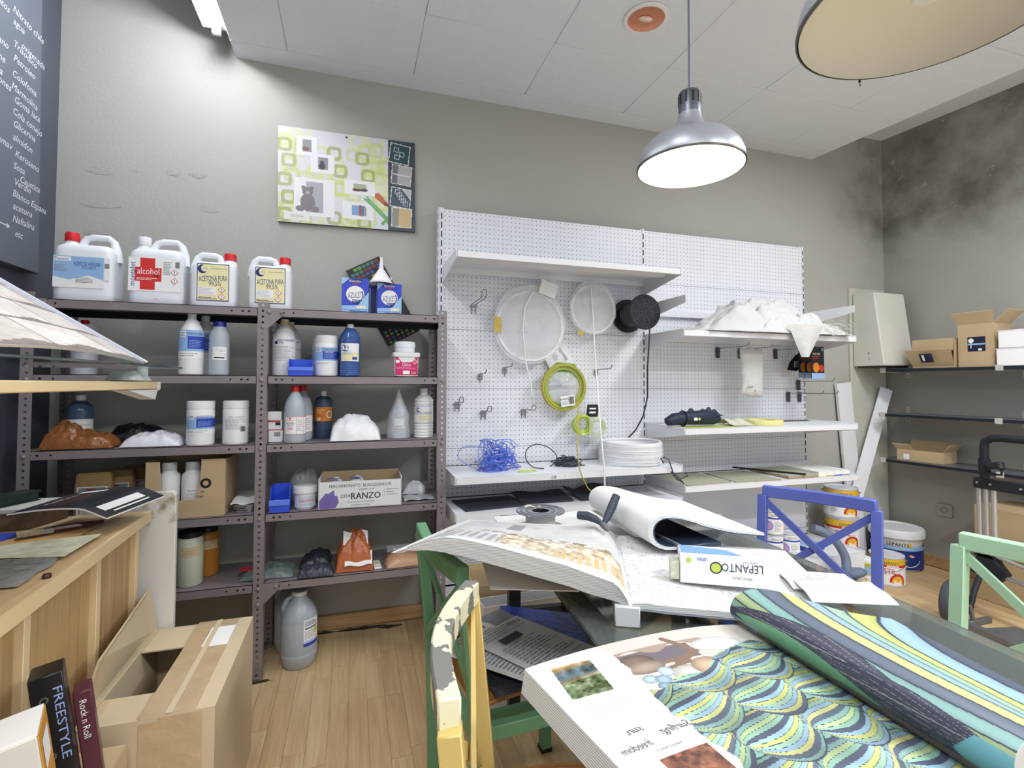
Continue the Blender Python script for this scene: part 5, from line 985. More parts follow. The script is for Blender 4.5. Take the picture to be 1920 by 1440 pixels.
# local frame: x along the wall towards the camera, y into the room
T3 = .004
def open_box(t, w, d, h, m=None, mi=None, front=1.0, flaps=()):
    m = m or CARD; mi = mi or CARDI; b = MB()
    b.box(-w/2+T3, w/2-T3, -d/2+T3, d/2-T3, 0, T3); b.box(-w/2, -w/2+T3, -d/2+T3, d/2-T3, 0, h); b.box(w/2-T3, w/2, -d/2+T3, d/2-T3, 0, h); b.box(-w/2, w/2, -d/2, -d/2+T3, 0, h); b.box(-w/2, w/2, d/2-T3, d/2, 0, h*front); b.build('carton', m, t, smooth=0)
    for P in flaps: MB().add(P+[tuple(V(p)+V((0, 0, .004))) for p in P], [(3, 2, 1, 0), (4, 5, 6, 7), (0, 1, 5, 4), (1, 2, 6, 5), (2, 3, 7, 6), (3, 0, 4, 7)]).build('flap', m, t, smooth=0)
STK = mat('dark_sticker', (26, 32, 58), .35, var=0)
t = rthing('open_carton', 'small cardboard box with torn flaps beside the tall carton on the top wall shelf', 'box', .445, .19, 1.374, .05); w, d, h = .24, .16, .185
open_box(t, w, d, h, front=.06, flaps=[[(-w/2, d/2, .012), (w/2, d/2, .012), (w/2+.01, d/2+.05, .115), (-w/2-.02, d/2+.05, .115)], [(-w/2, d/2, h), (w/2, d/2, h), (w/2, d/2+.01, h-.075), (-w/2, d/2+.01, h-.075)]]); MB().box(-w/2, w/2, -d/2, d/2, h-.003, h).build('top', CARD, t)
p = Print(lambda u, v, l: V((-u, d/2+.052+v*.5+l, .065+v))); p.rect(-.03, -.03, .045, .025, STK).rect(-.025, .008, .0, .014, BLUE).rect(.018, -.02, .032, .018, PAPER); p.build('sticker', t)
t = rthing('tall_carton', 'tall cardboard box with raised flaps and dark spoon sticker', 'box', .672, .18, 1.374, .04); w, d, h = .185, .17, .265
open_box(t, w, d, h, flaps=[[(-w/2, d/2, h), (w/2, d/2, h), (w/2+.01, d/2+.03, h+.07), (-w/2-.02, d/2+.03, h+.07)], [(w/2, d/2, h), (w/2, -d/2, h), (w/2+.07, -d/2, h+.07), (w/2+.07, d/2, h+.07)]])
p = Print(flat((0, d/2, 0), (-1, 0, 0), (0, 0, 1))); p.rect(-.048, .095, .042, .185, STK).disc(.024, .162, .014, PAPER).rect(.022, .115, .027, .15, PAPER).rect(-.046, .135, .04, .145, LTBLUE).rect(-.03, .10, -.012, .112, PAPER); p.build('sticker', t)
def d_wb(t, d, h):
    p = Print(flat((0, d/2, 0), (-1, 0, 0), (0, 0, 1))); p.rect(-.09, .022, .02, .072, STK).rect(.005, .022, .02, .072, BLUE).fine(-.08, .028, .0, .066, 4, PAPER, 3, .5); p.build('sticker', t)
WB2 = mat('white_box_card', (240, 240, 242), .6, var=.02)
for z, s, d, l in ((1.374, .945, .19, 'long white box with blue sticker, lower of two on the top wall shelf'), (1.480, .955, .19, 'long white box with blue sticker, stacked on another')):
    t = rthing('white_box', l, 'box', s, d, z); MB().box(-.165, .165, -.11, .11, 0, .102).build('carton', WB2, t, bevel=.003); MB().box(-.168, .165, -.112, .112, .098, .104).build('lid_edge', WB2, t, bevel=.002); d_wb(t, .224, .1)
t = rthing('open_carton', 'low open cardboard box with white sticker on the lowest wall shelf', 'box', .335, .16, .744, -.05); w, d, h = .27, .17, .075
open_box(t, w, d, h, flaps=[[(-w/2, d/2, h), (-.04, d/2, h), (-.05, d/2+.02, h+.035), (-w/2-.02, d/2+.02, h+.035)], [(-w/2, -d/2, h), (w/2, -d/2, h), (w/2, -d/2-.02, h+.05), (-w/2, -d/2-.02, h+.05)], [(w/2, d/2, h), (w/2, -d/2, h), (w/2+.03, -d/2, h+.045), (w/2+.03, d/2, h+.045)]])
p = Print(flat((0, d/2, 0), (-1, 0, 0), (0, 0, 1))); p.rect(.06, .01, .095, .045, PAPER); p.build('sticker', t)
t = rthing('power_socket', 'grey square power socket plate low on the right wall', 'socket', .358, .001, .40); MB().box(-.045, .045, 0, .012, -.04, .045).build('plate', mat('grey_socket', (168, 166, 158), .4), t, bevel=.004, seg=2); MB().lathe([(.02, 0), (.02, .004), (.017, .004), (.017, 0)], 24, (0, .012, .005), M=Matrix.Rotation(-PI/2, 3, 'X'), caps=False).build('socket_ring', mat('grey_socket2', (140, 138, 132), .4), t)
# leaning white metal profiles
t = thing('leaning_profile', 'white metal profile leaning diagonally against the right wall shelves', 'profile', (0, 0, 0)); p0 = at(1606, 930, y=2.70); p1 = at(1662, 729, y=2.715); d = (p1-p0).normalized(); p0 = p0-d*(p0.z/d.z)
MB().bar(p0, p1, .085, .004, up=(.5, 1, 0)).build('face', gw, t); MB().bar(p0+V((.035, .018, 0)), p1+V((.035, .018, 0)), .004, .04, up=(.5, 1, 0)).build('flange', gw, t)
t = thing('leaning_board', 'white metal strip standing against the back wall beside the gondola', 'profile', (0, 0, 0)); m = MB(); a = at(1582, 718, y=2.755); b = at(1600, 905, y=2.75); d = (a-b).normalized(); b = b-d*(b.z/d.z); m.bar(b, a, .13, .004, up=(0, 1, .1)); m.build('face', gw, t); MB().bar(b+V((-.065, .008, 0)), a+V((-.065, .008, 0)), .004, .02, up=(0, 1, .1)).build('flange', gw, t)
# ------------------------------------------------------------------ paint cans and buckets
YCAN = mat('yellow_can_band', (232, 186, 52), .35, var=.06); REDB = mat('red_can_band', (200, 44, 40), .4, var=.05); ORS = mat('orange_sun', (240, 178, 40), .4, var=.05)
def d_estil(p, r, h):
    p.rect(-2.4*r, .06*h, 2.4*r, .70*h, PAPER, 30); p.rect(-2.4*r, .74*h, 2.4*r, .94*h, YCAN, 30); p.rect(-2.4*r, .66*h, 2.4*r, .73*h, REDB, 30); p.text('LEPANTO', .35*r, .81*h, .018, BLACK, w=.95*r); p.disc(.80*r, .81*h, .009, YCAN); p.rect(.0, .665*h, .7*r, .725*h, PAPER, 6); p.text('ESMALTES', .35*r, .693*h, .008, REDP, w=.62*r)
    p.text('ESTIL', .1*r, .53*h, .036, REDP, w=.85*r); p.rect(.4*r, .455*h, .85*r, .465*h, REDP, 5); p.disc(.62*r, .2*h, .045, REDB, r0=.032, a0=-.6, a1=PI+.2); p.disc(.62*r, .19*h, .032, ORS, a0=-.5, a1=PI+.4); p.fine(-.6*r, .2*h, -.2*r, .4*h, 5, GREYP, 4, .4)
def paint_can(label, x, y, z, r=.098, h=.193):
    t = vessel('paint_can', label, 'can', x, y, z, r, h, CANP, TIN, None, d_estil, n=44); a0 = math.atan2(-y, -x)
    m = MB()
    for s in (-1, 1):
        c = V((math.cos(a0+s*1.5)*(r+.003), math.sin(a0+s*1.5)*(r+.003), h*.86)); m.lathe([(.01, -.004), (.01, .004)], 10, c)
    e = V((math.cos(a0), math.sin(a0), 0)); f = V((-math.sin(a0), math.cos(a0), 0)); m.tube([f*(r+.008)*math.cos(q)*-1 + e*.0 + V((0, 0, h*.86-.06*math.sin(q))) + e*(.0+(r+.008)*math.sin(q)) for q in [PI*i/16 for i in range(17)]], .0018, 5); m.build('bail_handle', CHROME, t); return t
cx, cy = 3.13, 2.58
paint_can('yellow-banded paint can at the floor, lowest of three stacked', cx, cy, 0); paint_can('yellow-banded paint can in the middle of the three stacked', cx, cy, .1945); paint_can('yellow-banded paint can on top of the three stacked', cx-.005, cy, .389)
paint_can('yellow-banded paint can alone on the floor in front of the white bucket', 3.285, 2.40, 0, .095, .18)
NVB = mat('navy_bucket_label', (30, 50, 128), .4, var=.06)
def d_bk(p, r, h):
    p.rect(-2.2*r, .06*h, 2.2*r, .62*h, NVB, 30); p.rect(-2.2*r, .54*h, 2.2*r, .63*h, LTBLUE, 30); p.text('LEPANTO', .1*r, .69*h, .022, BLACK, w=.9*r); p.disc(.52*r, .69*h, .012, YCAN); p.text('PINTURA PLASTICA', .15*r, .583*h, .009, PAPER, w=.95*r); p.text('LEPRAM', -.25*r, .40*h, .02, PAPER, w=.7*r); p.disc(.55*r, .42*h, .012, ORS, ry=.6); p.disc(.62*r, .40*h, .012, mat('pink_petal', (236, 190, 190), .5, var=0), ry=.5); p.rect(.05*r, .1*h, .35*r, .2*h, LIME); p.disc(.5*r, .42*h, .085, YELLOWP, r0=.079, a0=-2.6, a1=-.5, ry=.9)
t = vessel('paint_bucket', 'large white paint bucket with navy label in the corner', 'bucket', 3.655, 2.60, 0, .150, .262, [(.88, 0), (.9, .02), (.98, .80), (1.0, .84), (1.0, .86)], WHITE, None, d_bk, n=48); MB().lathe([(.158, .215), (.162, .22), (.162, .262), (.156, .272), (.14, .272), (.135, .266), (0, .264)], 48).build('lid', WHITE, t)
t = vessel('small_paint_tin', 'small tin with multicoloured label and white lid behind the front paint can', 'can', 3.105, 2.40, 0, .05, .15, CANP, mat('lime_tin', (226, 214, 90), .4), None, lambda p, r, h: p.rect(-1.2*r, .55*h, 1.2*r, .85*h, LTBLUE).rect(-1.2*r, .1*h, 1.2*r, .5*h, PAPER).disc(0, .25*h, .02, YCAN).rect(.6*r, .1*h, 1.2*r, .5*h, NVB)); MB().lathe([(.045, .15), (.045, .165), (.02, .18), (0, .18)], 20).build('lid', WHITE, t)
# grey hose
HS = mat('grey_hose', (112, 126, 148), .45, var=.06, bump=.1); t = thing('ribbed_hose', 'thick grey flexible hose coiled over the base shelf end', 'hose', (2.62, 2.12, 0))
P = []
for px, py, y in ((1525, 990, 2.24), (1545, 998, 2.22), (1568, 1016, 2.20), (1585, 1045, 2.18), (1590, 1075, 2.16)): P.append(at(px, py, y=y))
P = [p-t.location for p in P]
for k in range(30):
    a = 2*PI*k/14 + .3; R_ = .13-.004*(k//14); P.append(V((.05+R_*math.cos(a)*1.1-.04, R_*math.sin(a)*.8+.01, max(.024, .20-.0066*k*1.0) if k < 28 else .024)))
q = []
for i in range(len(P)-1):
    p0, p1, p2, p3 = P[max(i-1, 0)], P[i], P[i+1], P[min(i+2, len(P)-1)]
    for k in range(4): u = k/4; q.append(.5*((2*p1)+(p2-p0)*u+(2*p0-5*p1+4*p2-p3)*u*u+(3*p1-p0-3*p2+p3)*u**3))
MB().tube(q, .0235, 12).build('hose', HS, t, smooth=80)
# ------------------------------------------------------------------ hand truck, carton against the wall
t = thing('large_carton', 'large closed cardboard box standing behind the hand truck', 'box', (3.72, 1.80, 0), .0); MB().box(-.165, .16, -.32, .27, 0, .55).build('carton', CARD, t, bevel=.004); MB().box(-.1655, -.165, -.32, .27, .265, .275).build('seam', CARDI, t); MB().box(-.16, .155, -.03, .03, .55, .5515).build('packing_tape', mat('brown_tape', (150, 112, 66), .3, var=.1), t)
ALU = mat('aluminium_tube', (196, 196, 196), .35, .6, var=.04); GRIP = mat('black_grip', (30, 33, 40), .6, var=.1, bump=.1); STL = mat('worn_steel', (120, 122, 126), .5, .5, var=.2, scale=20)
t = thing('hand_truck', 'folding aluminium hand truck with black grips and wheel', 'hand truck', (3.28, 1.85, 0))
for y in (.032, 0, -.034): MB().tube([(0, y, .28 if y > -.03 else .18), (0, y, .74)], .0125, 12).build('frame_tube', ALU, t)
MB().tube([(0, .005, .74), (0, .005, .92), (0, 0, .955), (0, -.03, .975), (0, -.08, .98), (0, -.40, .98), (0, -.43, .955), (0, -.44, .74)], .02, 12).build('handle_bar', GRIP, t, smooth=60); MB().tube([(0, .005, .79), (0, .005, .86)], .026, 12).build('grip_joint', GRIP, t)
MB().tube([(0, 0, .835), (-.05, -.06, .835), (-.10, -.12, .85), (-.11, -.13, .83)], [.018, .018, .02, .012], 10).build('side_grip', GRIP, t, smooth=60); MB().tube([(0, -.01, .80), (-.05, -.06, .79), (-.10, -.125, .80), (-.11, -.13, .83)], .005, 6).build('brake_lever', GRIP, t)
MB().box(-.02, .016, -.46, .05, .70, .755).build('cross_plate', GRIP, t, bevel=.004); MB().box(-.024, -.018, -.30, -.2, .735, .76).build('red_lever', REDP, t, bevel=.003)
for y in (.03, -.03, -.16): MB().lathe([(.006, 0), (.005, .004), (0, .004)], 10, (-.02, y, .73), M=Matrix.Rotation(-PI/2, 3, 'Y')).build('rivet', ALU, t)
MB().box(-.03, .02, -.07, .05, .33, .38).build('clamp', GRIP, t, bevel=.006); MB().prism([(.07, .24), (-.06, .22), (-.10, .27), (-.03, .36), (.03, .36)], -.03, .015, 'x').build('lower_joint', GRIP, t, bevel=.004)
MB().tube([(-.02, -.05, .355), (-.12, -.40, .33)], .010, 10).build('brace_tube', ALU, t); MB().tube([(-.01, -.08, .255), (-.08, -.42, .24)], .012, 10).build('brace_tube', ALU, t)
MB().tube([(-.02, .02, .25), (-.10, .01, .16), (-.16, 0, .06)], .014, 10).build('wheel_strut', GRIP, t)
WM = Matrix.Translation((-.235, .035, .112)) @ Matrix.Rotation(.25, 4, 'Z') @ Matrix.Rotation(PI/2, 4, 'X')
MB().lathe([(.082, -.022), (.100, -.024), (.110, -.016), (.112, 0), (.110, .016), (.100, .024), (.082, .022), (.082, -.022)], 40, M=WM, caps=False).build('tyre', mat('grey_rubber', (70, 72, 80), .8, var=.1), t); m = MB(); m.lathe([(.022, -.02), (.022, .024), (0, .024)], 20, M=WM); m.lathe([(.082, -.014), (.074, -.014), (.074, .014), (.082, .014)], 36, M=WM, caps=False)
for k in range(5):
    a = 2*PI*k/5; m.bar(WM @ V((.02*math.cos(a), .02*math.sin(a), 0)), WM @ V((.078*math.cos(a), .078*math.sin(a), 0)), .012, .01, up=(.25, 1, 0))
m.build('hub', GRIP, t)
MB().tube([(-.235, .0, .112), (-.17, -.01, .10), (-.165, -.02, .03)], .01, 8).build('axle', STL, t); MB().box(-.275, -.225, -.50, -.0, .012, .04).build('base_bar', STL, t, bevel=.003); MB().prism([(-.24, -.10), (-.06, -.14), (-.02, -.30), (-.12, -.42), (-.24, -.45)], .03, .038).build('toe_plate', STL, t, bevel=.003); MB().box(-.2, -.03, -.03, -.005, .0, .03).build('rear_bar', STL, t, bevel=.003)
# ------------------------------------------------------------------ pendant lamps, recessed light
ALM = mat('brushed_aluminium_shade', (176, 179, 188), .38, .55, var=.05, scale=3); INN = mat('cream_shade_inside', (226, 223, 210), .6, var=.02)
def pendant(label, loc, R_, lit, tilt=(0, 0)):
    t = thing('pendant_lamp', label, 'lamp', loc); t.rotation_euler = (tilt[0], tilt[1], 0); k = R_/.18
    prof = [(.180, 0), (.181, .006), (.178, .03), (.165, .062), (.138, .092), (.10, .112), (.068, .126), (.050, .146), (.041, .172), (.038, .19)]
    m = MB(); m.lathe([(a*k, b*k) for a, b in prof], 56, caps=False); m.build('shade', ALM, t, smooth=60)
    m = MB(); m.lathe([((a-.003)*k, (b-.001)*k) for a, b in prof], 56, caps=False); m.build('shade_lining', INN, t, smooth=60); MB().lathe([(.1795*k, -.001), (.182*k, 0), (.182*k, .005), (.179*k, .005), (.1795*k, -.001)], 56, caps=False).build('rim', mat('dark_rim_metal', (90, 88, 84), .4, .6), t)  # rim ring has one even dark grey metal colour
    m = MB(); m.lathe([(.0375*k, .185*k), (.0375*k, .262*k), (.034*k, .268*k), (.006, .27*k)], 30); m.build('socket_cover', mat('grey_aluminium', (112, 116, 126), .35, .85), t); m = MB()
    for i in range(10):
        a = 2*PI*i/10; c = V((.0378*k*math.cos(a), .0378*k*math.sin(a), .24*k)); m.bar(c-V((0, 0, .018*k)), c+V((0, 0, .018*k)), .007*k, .002, up=(math.cos(a), math.sin(a), 0))
    m.build('vent_slots', BLACK, t); MB().tube([(0, 0, .265*k), (0, 0, CZ-loc[2])], .0035, 8).build('cable', mat('grey_cable', (120, 124, 150), .5), t)
    MB().lathe([(.045, CZ-loc[2]-.02), (.05, CZ-loc[2]-.001)], 24).build('ceiling_rose', mat('grey_aluminium', 0), t)
    bm = mat('lit_bulb', (255, 246, 226), .4, var=0, emit=4) if lit else mat('unlit_bulb', (225, 224, 216), .3, var=0)
    MB().lathe([(.0, .018*k), (.022*k, .022*k), (.034*k, .045*k), (.036*k, .065*k), (.028*k, .09*k), (.016*k, .12*k), (.015*k, .17*k)], 26).build('bulb', bm, t)
    if lit:
        l = bpy.data.lights.new('pendant_bulb_light', 'POINT'); l.energy = 2.6; l.color = (1, .94, .84); l.shadow_soft_size = .035; o = bpy.data.objects.new('pendant_bulb_light', l); C.objects.link(o); o.parent = t; o.location = (0, 0, .03)
    return t
pendant('lit aluminium bell pendant lamp hanging over the glass table', (1.052, 1.388, 1.972), .170, True)
pendant('unlit pendant lamp with cream lining, cropped at the upper right', (.957, .602, 1.918), .205, False)
c = at(1211, 34, z=CZ); t = thing('recessed_light', 'round recessed ceiling downlight with copper-coloured reflector', 'light', (c.x, c.y, CZ)); cop = mat('copper_reflector', (226, 150, 116), .22, .75, var=.2, scale=40)
MB().lathe([(.098, -.001), (.10, -.004), (.096, -.008), (.082, -.009), (.080, -.003)], 48, caps=False).build('trim_ring', wmt, t); MB().lathe([(.081, -.005), (.07, -.0035), (.04, -.0025), (.0, -.002)], 40, caps=False).build('reflector', cop, t); MB().lathe([(.02, -.004), (.016, -.007), (0, -.008)], 16, dx=1.6).build('capsule_lamp', mat('warm_glass', (255, 214, 190), .1, var=0, trans=.4), t)
c = at(1600, 141, z=CZ); t = thing('ceiling_wire', 'loose wire ends poking from a hole in the ceiling', 'wire', (c.x, c.y, CZ)); MB().lathe([(.05, -.0005), (.047, -.002), (0, -.002)], 16, dy=.6).build('hole', mat('hole_dark', (110, 104, 90), .9, var=.3, scale=60), t); MB().tube([(.045, 0, 0), (.046, .002, -.03)], .006, 6).build('wire', BLACK, t); MB().tube([(.046, .002, -.03), (.05, 0, -.045), (.045, 0, -.055), (.05, .004, -.035)], .0015, 5).build('bare_end', CHROME, t)
# ------------------------------------------------------------------ glass table
TZ = .75; GLS = mat('table_glass', (168, 178, 176), .04, var=0, trans=.84, ior=1.45); DKF = mat('charcoal_steel_frame', (48, 52, 60), .35, .4, var=.08)
TR = math.radians(-5); tb = thing('glass_table', 'glass-topped table on charcoal steel frame covered with wallpaper books', 'table', (.87, 1.05, 0), TR)
TW, TL = .39, .82
MB().box(-TW, TW, -TL, TL, TZ-.010, TZ).build('glass_top', GLS, tb, bevel=.0015)
for s in (-1, 1): MB().box(s*(TW-.045)-.02, s*(TW-.045)+.02, -TL+.02, TL-.03, TZ-.05, TZ-.0115).build('side_rail', DKF, tb, bevel=.002)
for s in (-1, 1): MB().box(-TW+.066, TW-.066, s*(TL-.05)-.02, s*(TL-.05)+.02, TZ-.05, TZ-.0115).build('end_rail', DKF, tb, bevel=.002)
for sx in (-1, 1):
    for sy in (-1, 1): MB().box(sx*(TW-.045)-.022, sx*(TW-.045)+.022, sy*(TL-.05)-.022, sy*(TL-.05)+.022, 0, TZ-.0505).build('leg', DKF, tb, bevel=.002)
m = MB()
for k in range(-2, 6): m.bar((-.14, -.40+.16*k, .40), (.28, -.40+.16*k+.30, .40), .022, .012); m.bar((-.14, -.25+.16*k, .414), (.28, -.25+.16*k-.30, .414), .022, .012)
m.build('lattice_shelf', BLKE, tb)
for x in (-.14, .28): MB().box(x-.014, x+.014, -TL+.04, TL-.04, .39, .425).build('lattice_rail', DKF, tb)
for s in (-1, 1): MB().box(-TW+.03, TW-.03, s*(TL-.05)-.015, s*(TL-.05)+.015, .38, .41).build('lattice_end_rail', DKF, tb)
# ------------------------------------------------------------------ painted chairs
def painted(name, col, chip, chipcol, sc=14):
    m = mat(name, col, .45, var=.06, bump=.08, bscale=60)
    if chip:
        b = m.node_tree.nodes['Principled BSDF']; src = b.inputs['Base Color'].links[0].from_socket; tc = node(m, 'TexCoord'); n = node(m, 'TexNoise'); n.inputs['Scale'].default_value = sc; n.inputs['Detail'].default_value = 3; link(m, tc.outputs['Object'], n.inputs['Vector'])
        g = node(m, 'Math', operation='GREATER_THAN'); g.inputs[1].default_value = chip; link(m, n.outputs['Fac'], g.inputs[0]); k = node(m, 'Mix', data_type='RGBA'); link(m, g.outputs[0], k.inputs[0]); link(m, src, k.inputs[6]); k.inputs[7].default_value = lin(chipcol); link(m, k.outputs[2], b.inputs['Base Color'])
    return m
RUSH = mat('rush_seat', (168, 116, 62), .7, var=.2, scale=40, bump=.4, bscale=90)
def chair(label, pa, pb, face, m, mrail=None, H=.82, curve=.02, seat=True, sh=.44):
    """pa, pb: floor positions of the two back posts' tops; face: unit direction the sitter faces"""
    pa = V((pa[0], pa[1], 0)); pb = V((pb[0], pb[1], 0)); f = V((face[0], face[1], 0)).normalized(); c = (pa+pb)/2
    t = thing('chair', label, 'chair', c); a, b = pa-c, pb-c; r = .017; D = .40; lean = .035
    for p in (a, b):
        m_ = MB(); m_.rail([p+f*lean*1.3, p+f*lean+V((0, 0, sh)), p+V((0, 0, H-.015))], .034, .032, up=f); m_.build('back_post', m, t, bevel=.002)
        g = p+f*(D+lean); MB().bar(g, g+V((0, 0, sh-.012)), .034, .034, up=f).build('front_leg', m, t, bevel=.002); MB().bar(g-V((0, 0, 0)), g+V((0, 0, .012)), .038, .038, up=f).build('glide', BLACK, t)
        MB().bar(p+f*lean*1.3+V((0, 0, .16)), g+V((0, 0, .16)), .024, .024).build('side_stretcher', m, t, bevel=.002); MB().bar(p+f*lean+V((0, 0, sh-.03)), g+V((0, 0, sh-.03)), .026, .034).build('seat_rail', m, t, bevel=.002)
    n = 12; pts = [a.lerp(b, i/n) - f*curve*math.sin(PI*i/n) + V((0, 0, H)) for i in range(-0, n+1)]
    MB().rail(pts, .032, .046, up=(0, 0, 1)).build('top_rail', mrail or m, t, bevel=.003)
    e = V((0, 0, 1))
    MB().bar(a+e*(H-.03)+f*.002, b+f*lean+e*(sh+.03), .026, .010, up=f).build('cross_brace', m, t, bevel=.001); MB().bar(b+e*(H-.03)-f*.010, a+f*lean*.9-f*.012+e*(sh+.03), .026, .010, up=f).build('cross_brace', m, t, bevel=.001)
    for q in (lean, D+lean): MB().bar(a+f*q+e*(sh-.03), b+f*q+e*(sh-.03), .026, .034).build('seat_rail', m, t, bevel=.002)
    MB().bar(a+f*(D+lean)+e*.20, b+f*(D+lean)+e*.20, .024, .024).build('front_stretcher', m, t, bevel=.002)
    if seat:
        w = (b-a).length-.05; u = (b-a).normalized(); mb = MB(); N = 34; s0 = (a+b)/2+f*(lean+D/2); dd = D-.05
        for k in range(N):
            q = (k+.5)/N-.5; mb.tube([s0+u*q*w-f*dd/2+e*(sh-.012), s0+u*q*w-f*(dd/2-.004)+e*(sh+.018), s0+u*q*w-f*dd*.25+e*(sh+.028), s0+u*q*w+f*dd*.25+e*(sh+.028), s0+u*q*w+f*(dd/2-.004)+e*(sh+.018), s0+u*q*w+f*dd/2+e*(sh-.012)], w/N*.62, 6)
        tag(mb.build('rush_seat', RUSH, t), kind='stuff'); t['seat_top'] = sh+.036
    return t
GRN = painted('green_chair_paint', (106, 156, 118), 0, 0); GRN2 = painted('mint_chair_paint', (172, 212, 178), .70, (210, 226, 210), 9); CRM = painted('ochre_chair_paint', (204, 178, 108), .70, (226, 214, 168), 6); CRG = painted('chipped_cream_paint', (226, 220, 186), .53, (120, 118, 114), 16); BLC = painted('blue_chair_paint', (92, 106, 186), .74, (206, 210, 230), 12)
chair('green painted chair with rush seat holding papers, left of the table', (.215, 1.64), (.262, 1.215), (1, .06), GRN, H=.795); chair('ochre chair with chipped cream and grey top rail, nearest on the left', (.248, 1.063), (.128, .675), (1, -.25), CRM, CRG, curve=.035)
chair('blue painted chair with cross-braced back, right of the table', (1.632, 1.70), (1.82, 1.36), (-.87, -.49), BLC); chair('mint green chair with cross-braced back, nearest on the right', (1.657, 1.0), (1.70, .60), (-1, -.1), GRN2)
# papers on the green chair
SEAT = .478; BLF = mat('blue_folder', (48, 70, 176), .35, var=.1, bump=.3)
for k, (nm, l, cat, x, y, w, d, rz, mm, dz) in enumerate((('document_sleeve', 'dark plastic sleeve at the bottom of the pile on the green chair', 'sleeve', .47, 1.40, .27, .32, .1, DBAG, .002), ('blue_folder', 'crumpled blue plastic folder in the pile on the green chair', 'folder', .56, 1.50, .30, .30, -.5, BLF, .007), ('grey_envelope', 'grey envelope in the pile on the green chair', 'envelope', .45, 1.50, .20, .28, .4, GREYP, .016), ('printed_invoice', 'printed invoice sheet with blue seal lying under the top sheet', 'paper', .42, 1.40, .21, .30, .75, PAPER, .0225), ('printed_invoice', 'printed invoice sheet with dark barcode block, topmost on the chair', 'paper', .50, 1.38, .21, .30, .55, PAPER, .036))):
    t = thing(nm, l, cat, (x, y, SEAT+dz), rz); MB().sheet(10, 12, lambda u, v: ((u-.5)*w, (v-.5)*d, .003+.002*math.sin(5*u+k)+.003*v*(k % 2)), .0015).build('sheet', mm, t, smooth=60)
    if mm is PAPER: p = Print(lambda u, v, l: V((u, v, .008+l))); p.fine(-.09, -.13, .09, .04, 14, GREYP, 5+k, .3).rect(-.06, .05, .02, .08, DG).fine(-.09, .09, .09, .14, 4, GREYP, 8+k, .3).text('TTV', .06, .12, .02, BLACK); p.build('invoice_print', t)
# ------------------------------------------------------------------ big white boxes under the table (seen between the chairs)
for k, (x, y, w, d, h, m, l) in enumerate(((.74, 2.155, .52, .26, .44, CARD, 'brown carton on the floor behind the glass table'), (.68, 1.96, .38, .09, .40, WB2, 'white torn-edged carton on the floor under the table end'))):
    t = thing('floor_carton', l, 'box', (x, y, 0), .03); open_box(t, w, d, h, m)
# ------------------------------------------------------------------ print patterns for the wallpaper books
PAL = np.array([(.83, .85, .52), (.66, .80, .88), (.36, .39, .47), (.62, .79, .70), (.76, .84, .62), (.60, .76, .74), (.42, .46, .53), (.86, .86, .58), (.64, .77, .86), (.68, .82, .72)])
def leaf_pattern(X, Y, rows=7, cols=6):
    Cc = np.zeros(X.shape+(3,)); Cc[:] = (.50, .68, .62)
    for j in range(-1, rows+2):
        for i in range(-1, cols+2):
            cx, cy = i*1.0+(.5 if j % 2 else 0), j*.5; th = .42; a = (X-cx)*math.cos(th)+(Y-cy)*math.sin(th); b = -(X-cx)*math.sin(th)+(Y-cy)*math.cos(th)
            b = b+.22*np.sin(a*2.0); L = 1.55; q = np.clip(a/L, 0, 1); w = .36*np.sin(PI*q**.55); ins = (a > 0) & (a < L) & (np.abs(b) < w)
            t = np.where(ins, b/np.maximum(w, 1e-4), 0); k = (t+1)*6.5; idx = (np.floor(k).astype(int)+i*3+j) % 10; fr = k-np.floor(k)
            col = PAL[idx]*(.74+.22*np.clip(1-np.abs(t), 0, 1)+.06*np.sin(a*9))[..., None]; col = np.where((fr < .10)[..., None], np.array((.28, .30, .38)), col); col = np.where((np.abs(t) > .95)[..., None], np.array((.25, .28, .34)), col); Cc = np.where(ins[..., None], col, Cc)
    return Cc
def vnoise(X, Y, s=0):
    def h(a, b): v = np.sin(a*127.1+b*311.7+s*17.3)*43758.5453; return v-np.floor(v)
    xi, yi = np.floor(X), np.floor(Y); f, g = X-xi, Y-yi; f = f*f*(3-2*f); g = g*g*(3-2*g)
    return (h(xi, yi)*(1-f)+h(xi+1, yi)*f)*(1-g)+(h(xi, yi+1)*(1-f)+h(xi+1, yi+1)*f)*g
def fbm(X, Y, s=0): return .5*vnoise(X, Y, s)+.3*vnoise(X*2.1, Y*2.1, s+1)+.2*vnoise(X*4.3, Y*4.3, s+2)
def patch(fn, nu, nv, colfn, name, parent, material):
    u = np.linspace(0, 1, nu); v = np.linspace(0, 1, nv); Ug, Vg = np.meshgrid(u, v); P = np.stack(fn(Ug, Vg), -1)
    uc, vc = np.meshgrid((u[1:]+u[:-1])/2, (v[1:]+v[:-1])/2); return npgrid(name, P, colfn(uc, vc), material, parent)
def spline(keys, n):
    K = np.array(keys); m = len(K); T = np.linspace(0, m-1, n); i = np.clip(T.astype(int), 0, m-2); f = (T-i)[:, None]
    p0, p1, p2, p3 = K[np.maximum(i-1, 0)], K[i], K[i+1], K[np.minimum(i+2, m-1)]
    return .5*(2*p1+(p2-p0)*f+(2*p0-5*p1+4*p2-p3)*f*f+(3*p1-p0-3*p2+p3)*f**3)
PG = vcol_mat('printed_page', .42); EDGE = mat('page_edges', (198, 200, 200), .8, var=0)
b = EDGE.node_tree.nodes['Principled BSDF']; tc = node(EDGE, 'TexCoord'); wv = node(EDGE, 'TexWave', bands_direction='Z'); wv.inputs['Scale'].default_value = 95; wv.inputs['Distortion'].default_value = 2.2; wv.inputs['Detail'].default_value = 2; link(EDGE, tc.outputs['Object'], wv.inputs['Vector'])
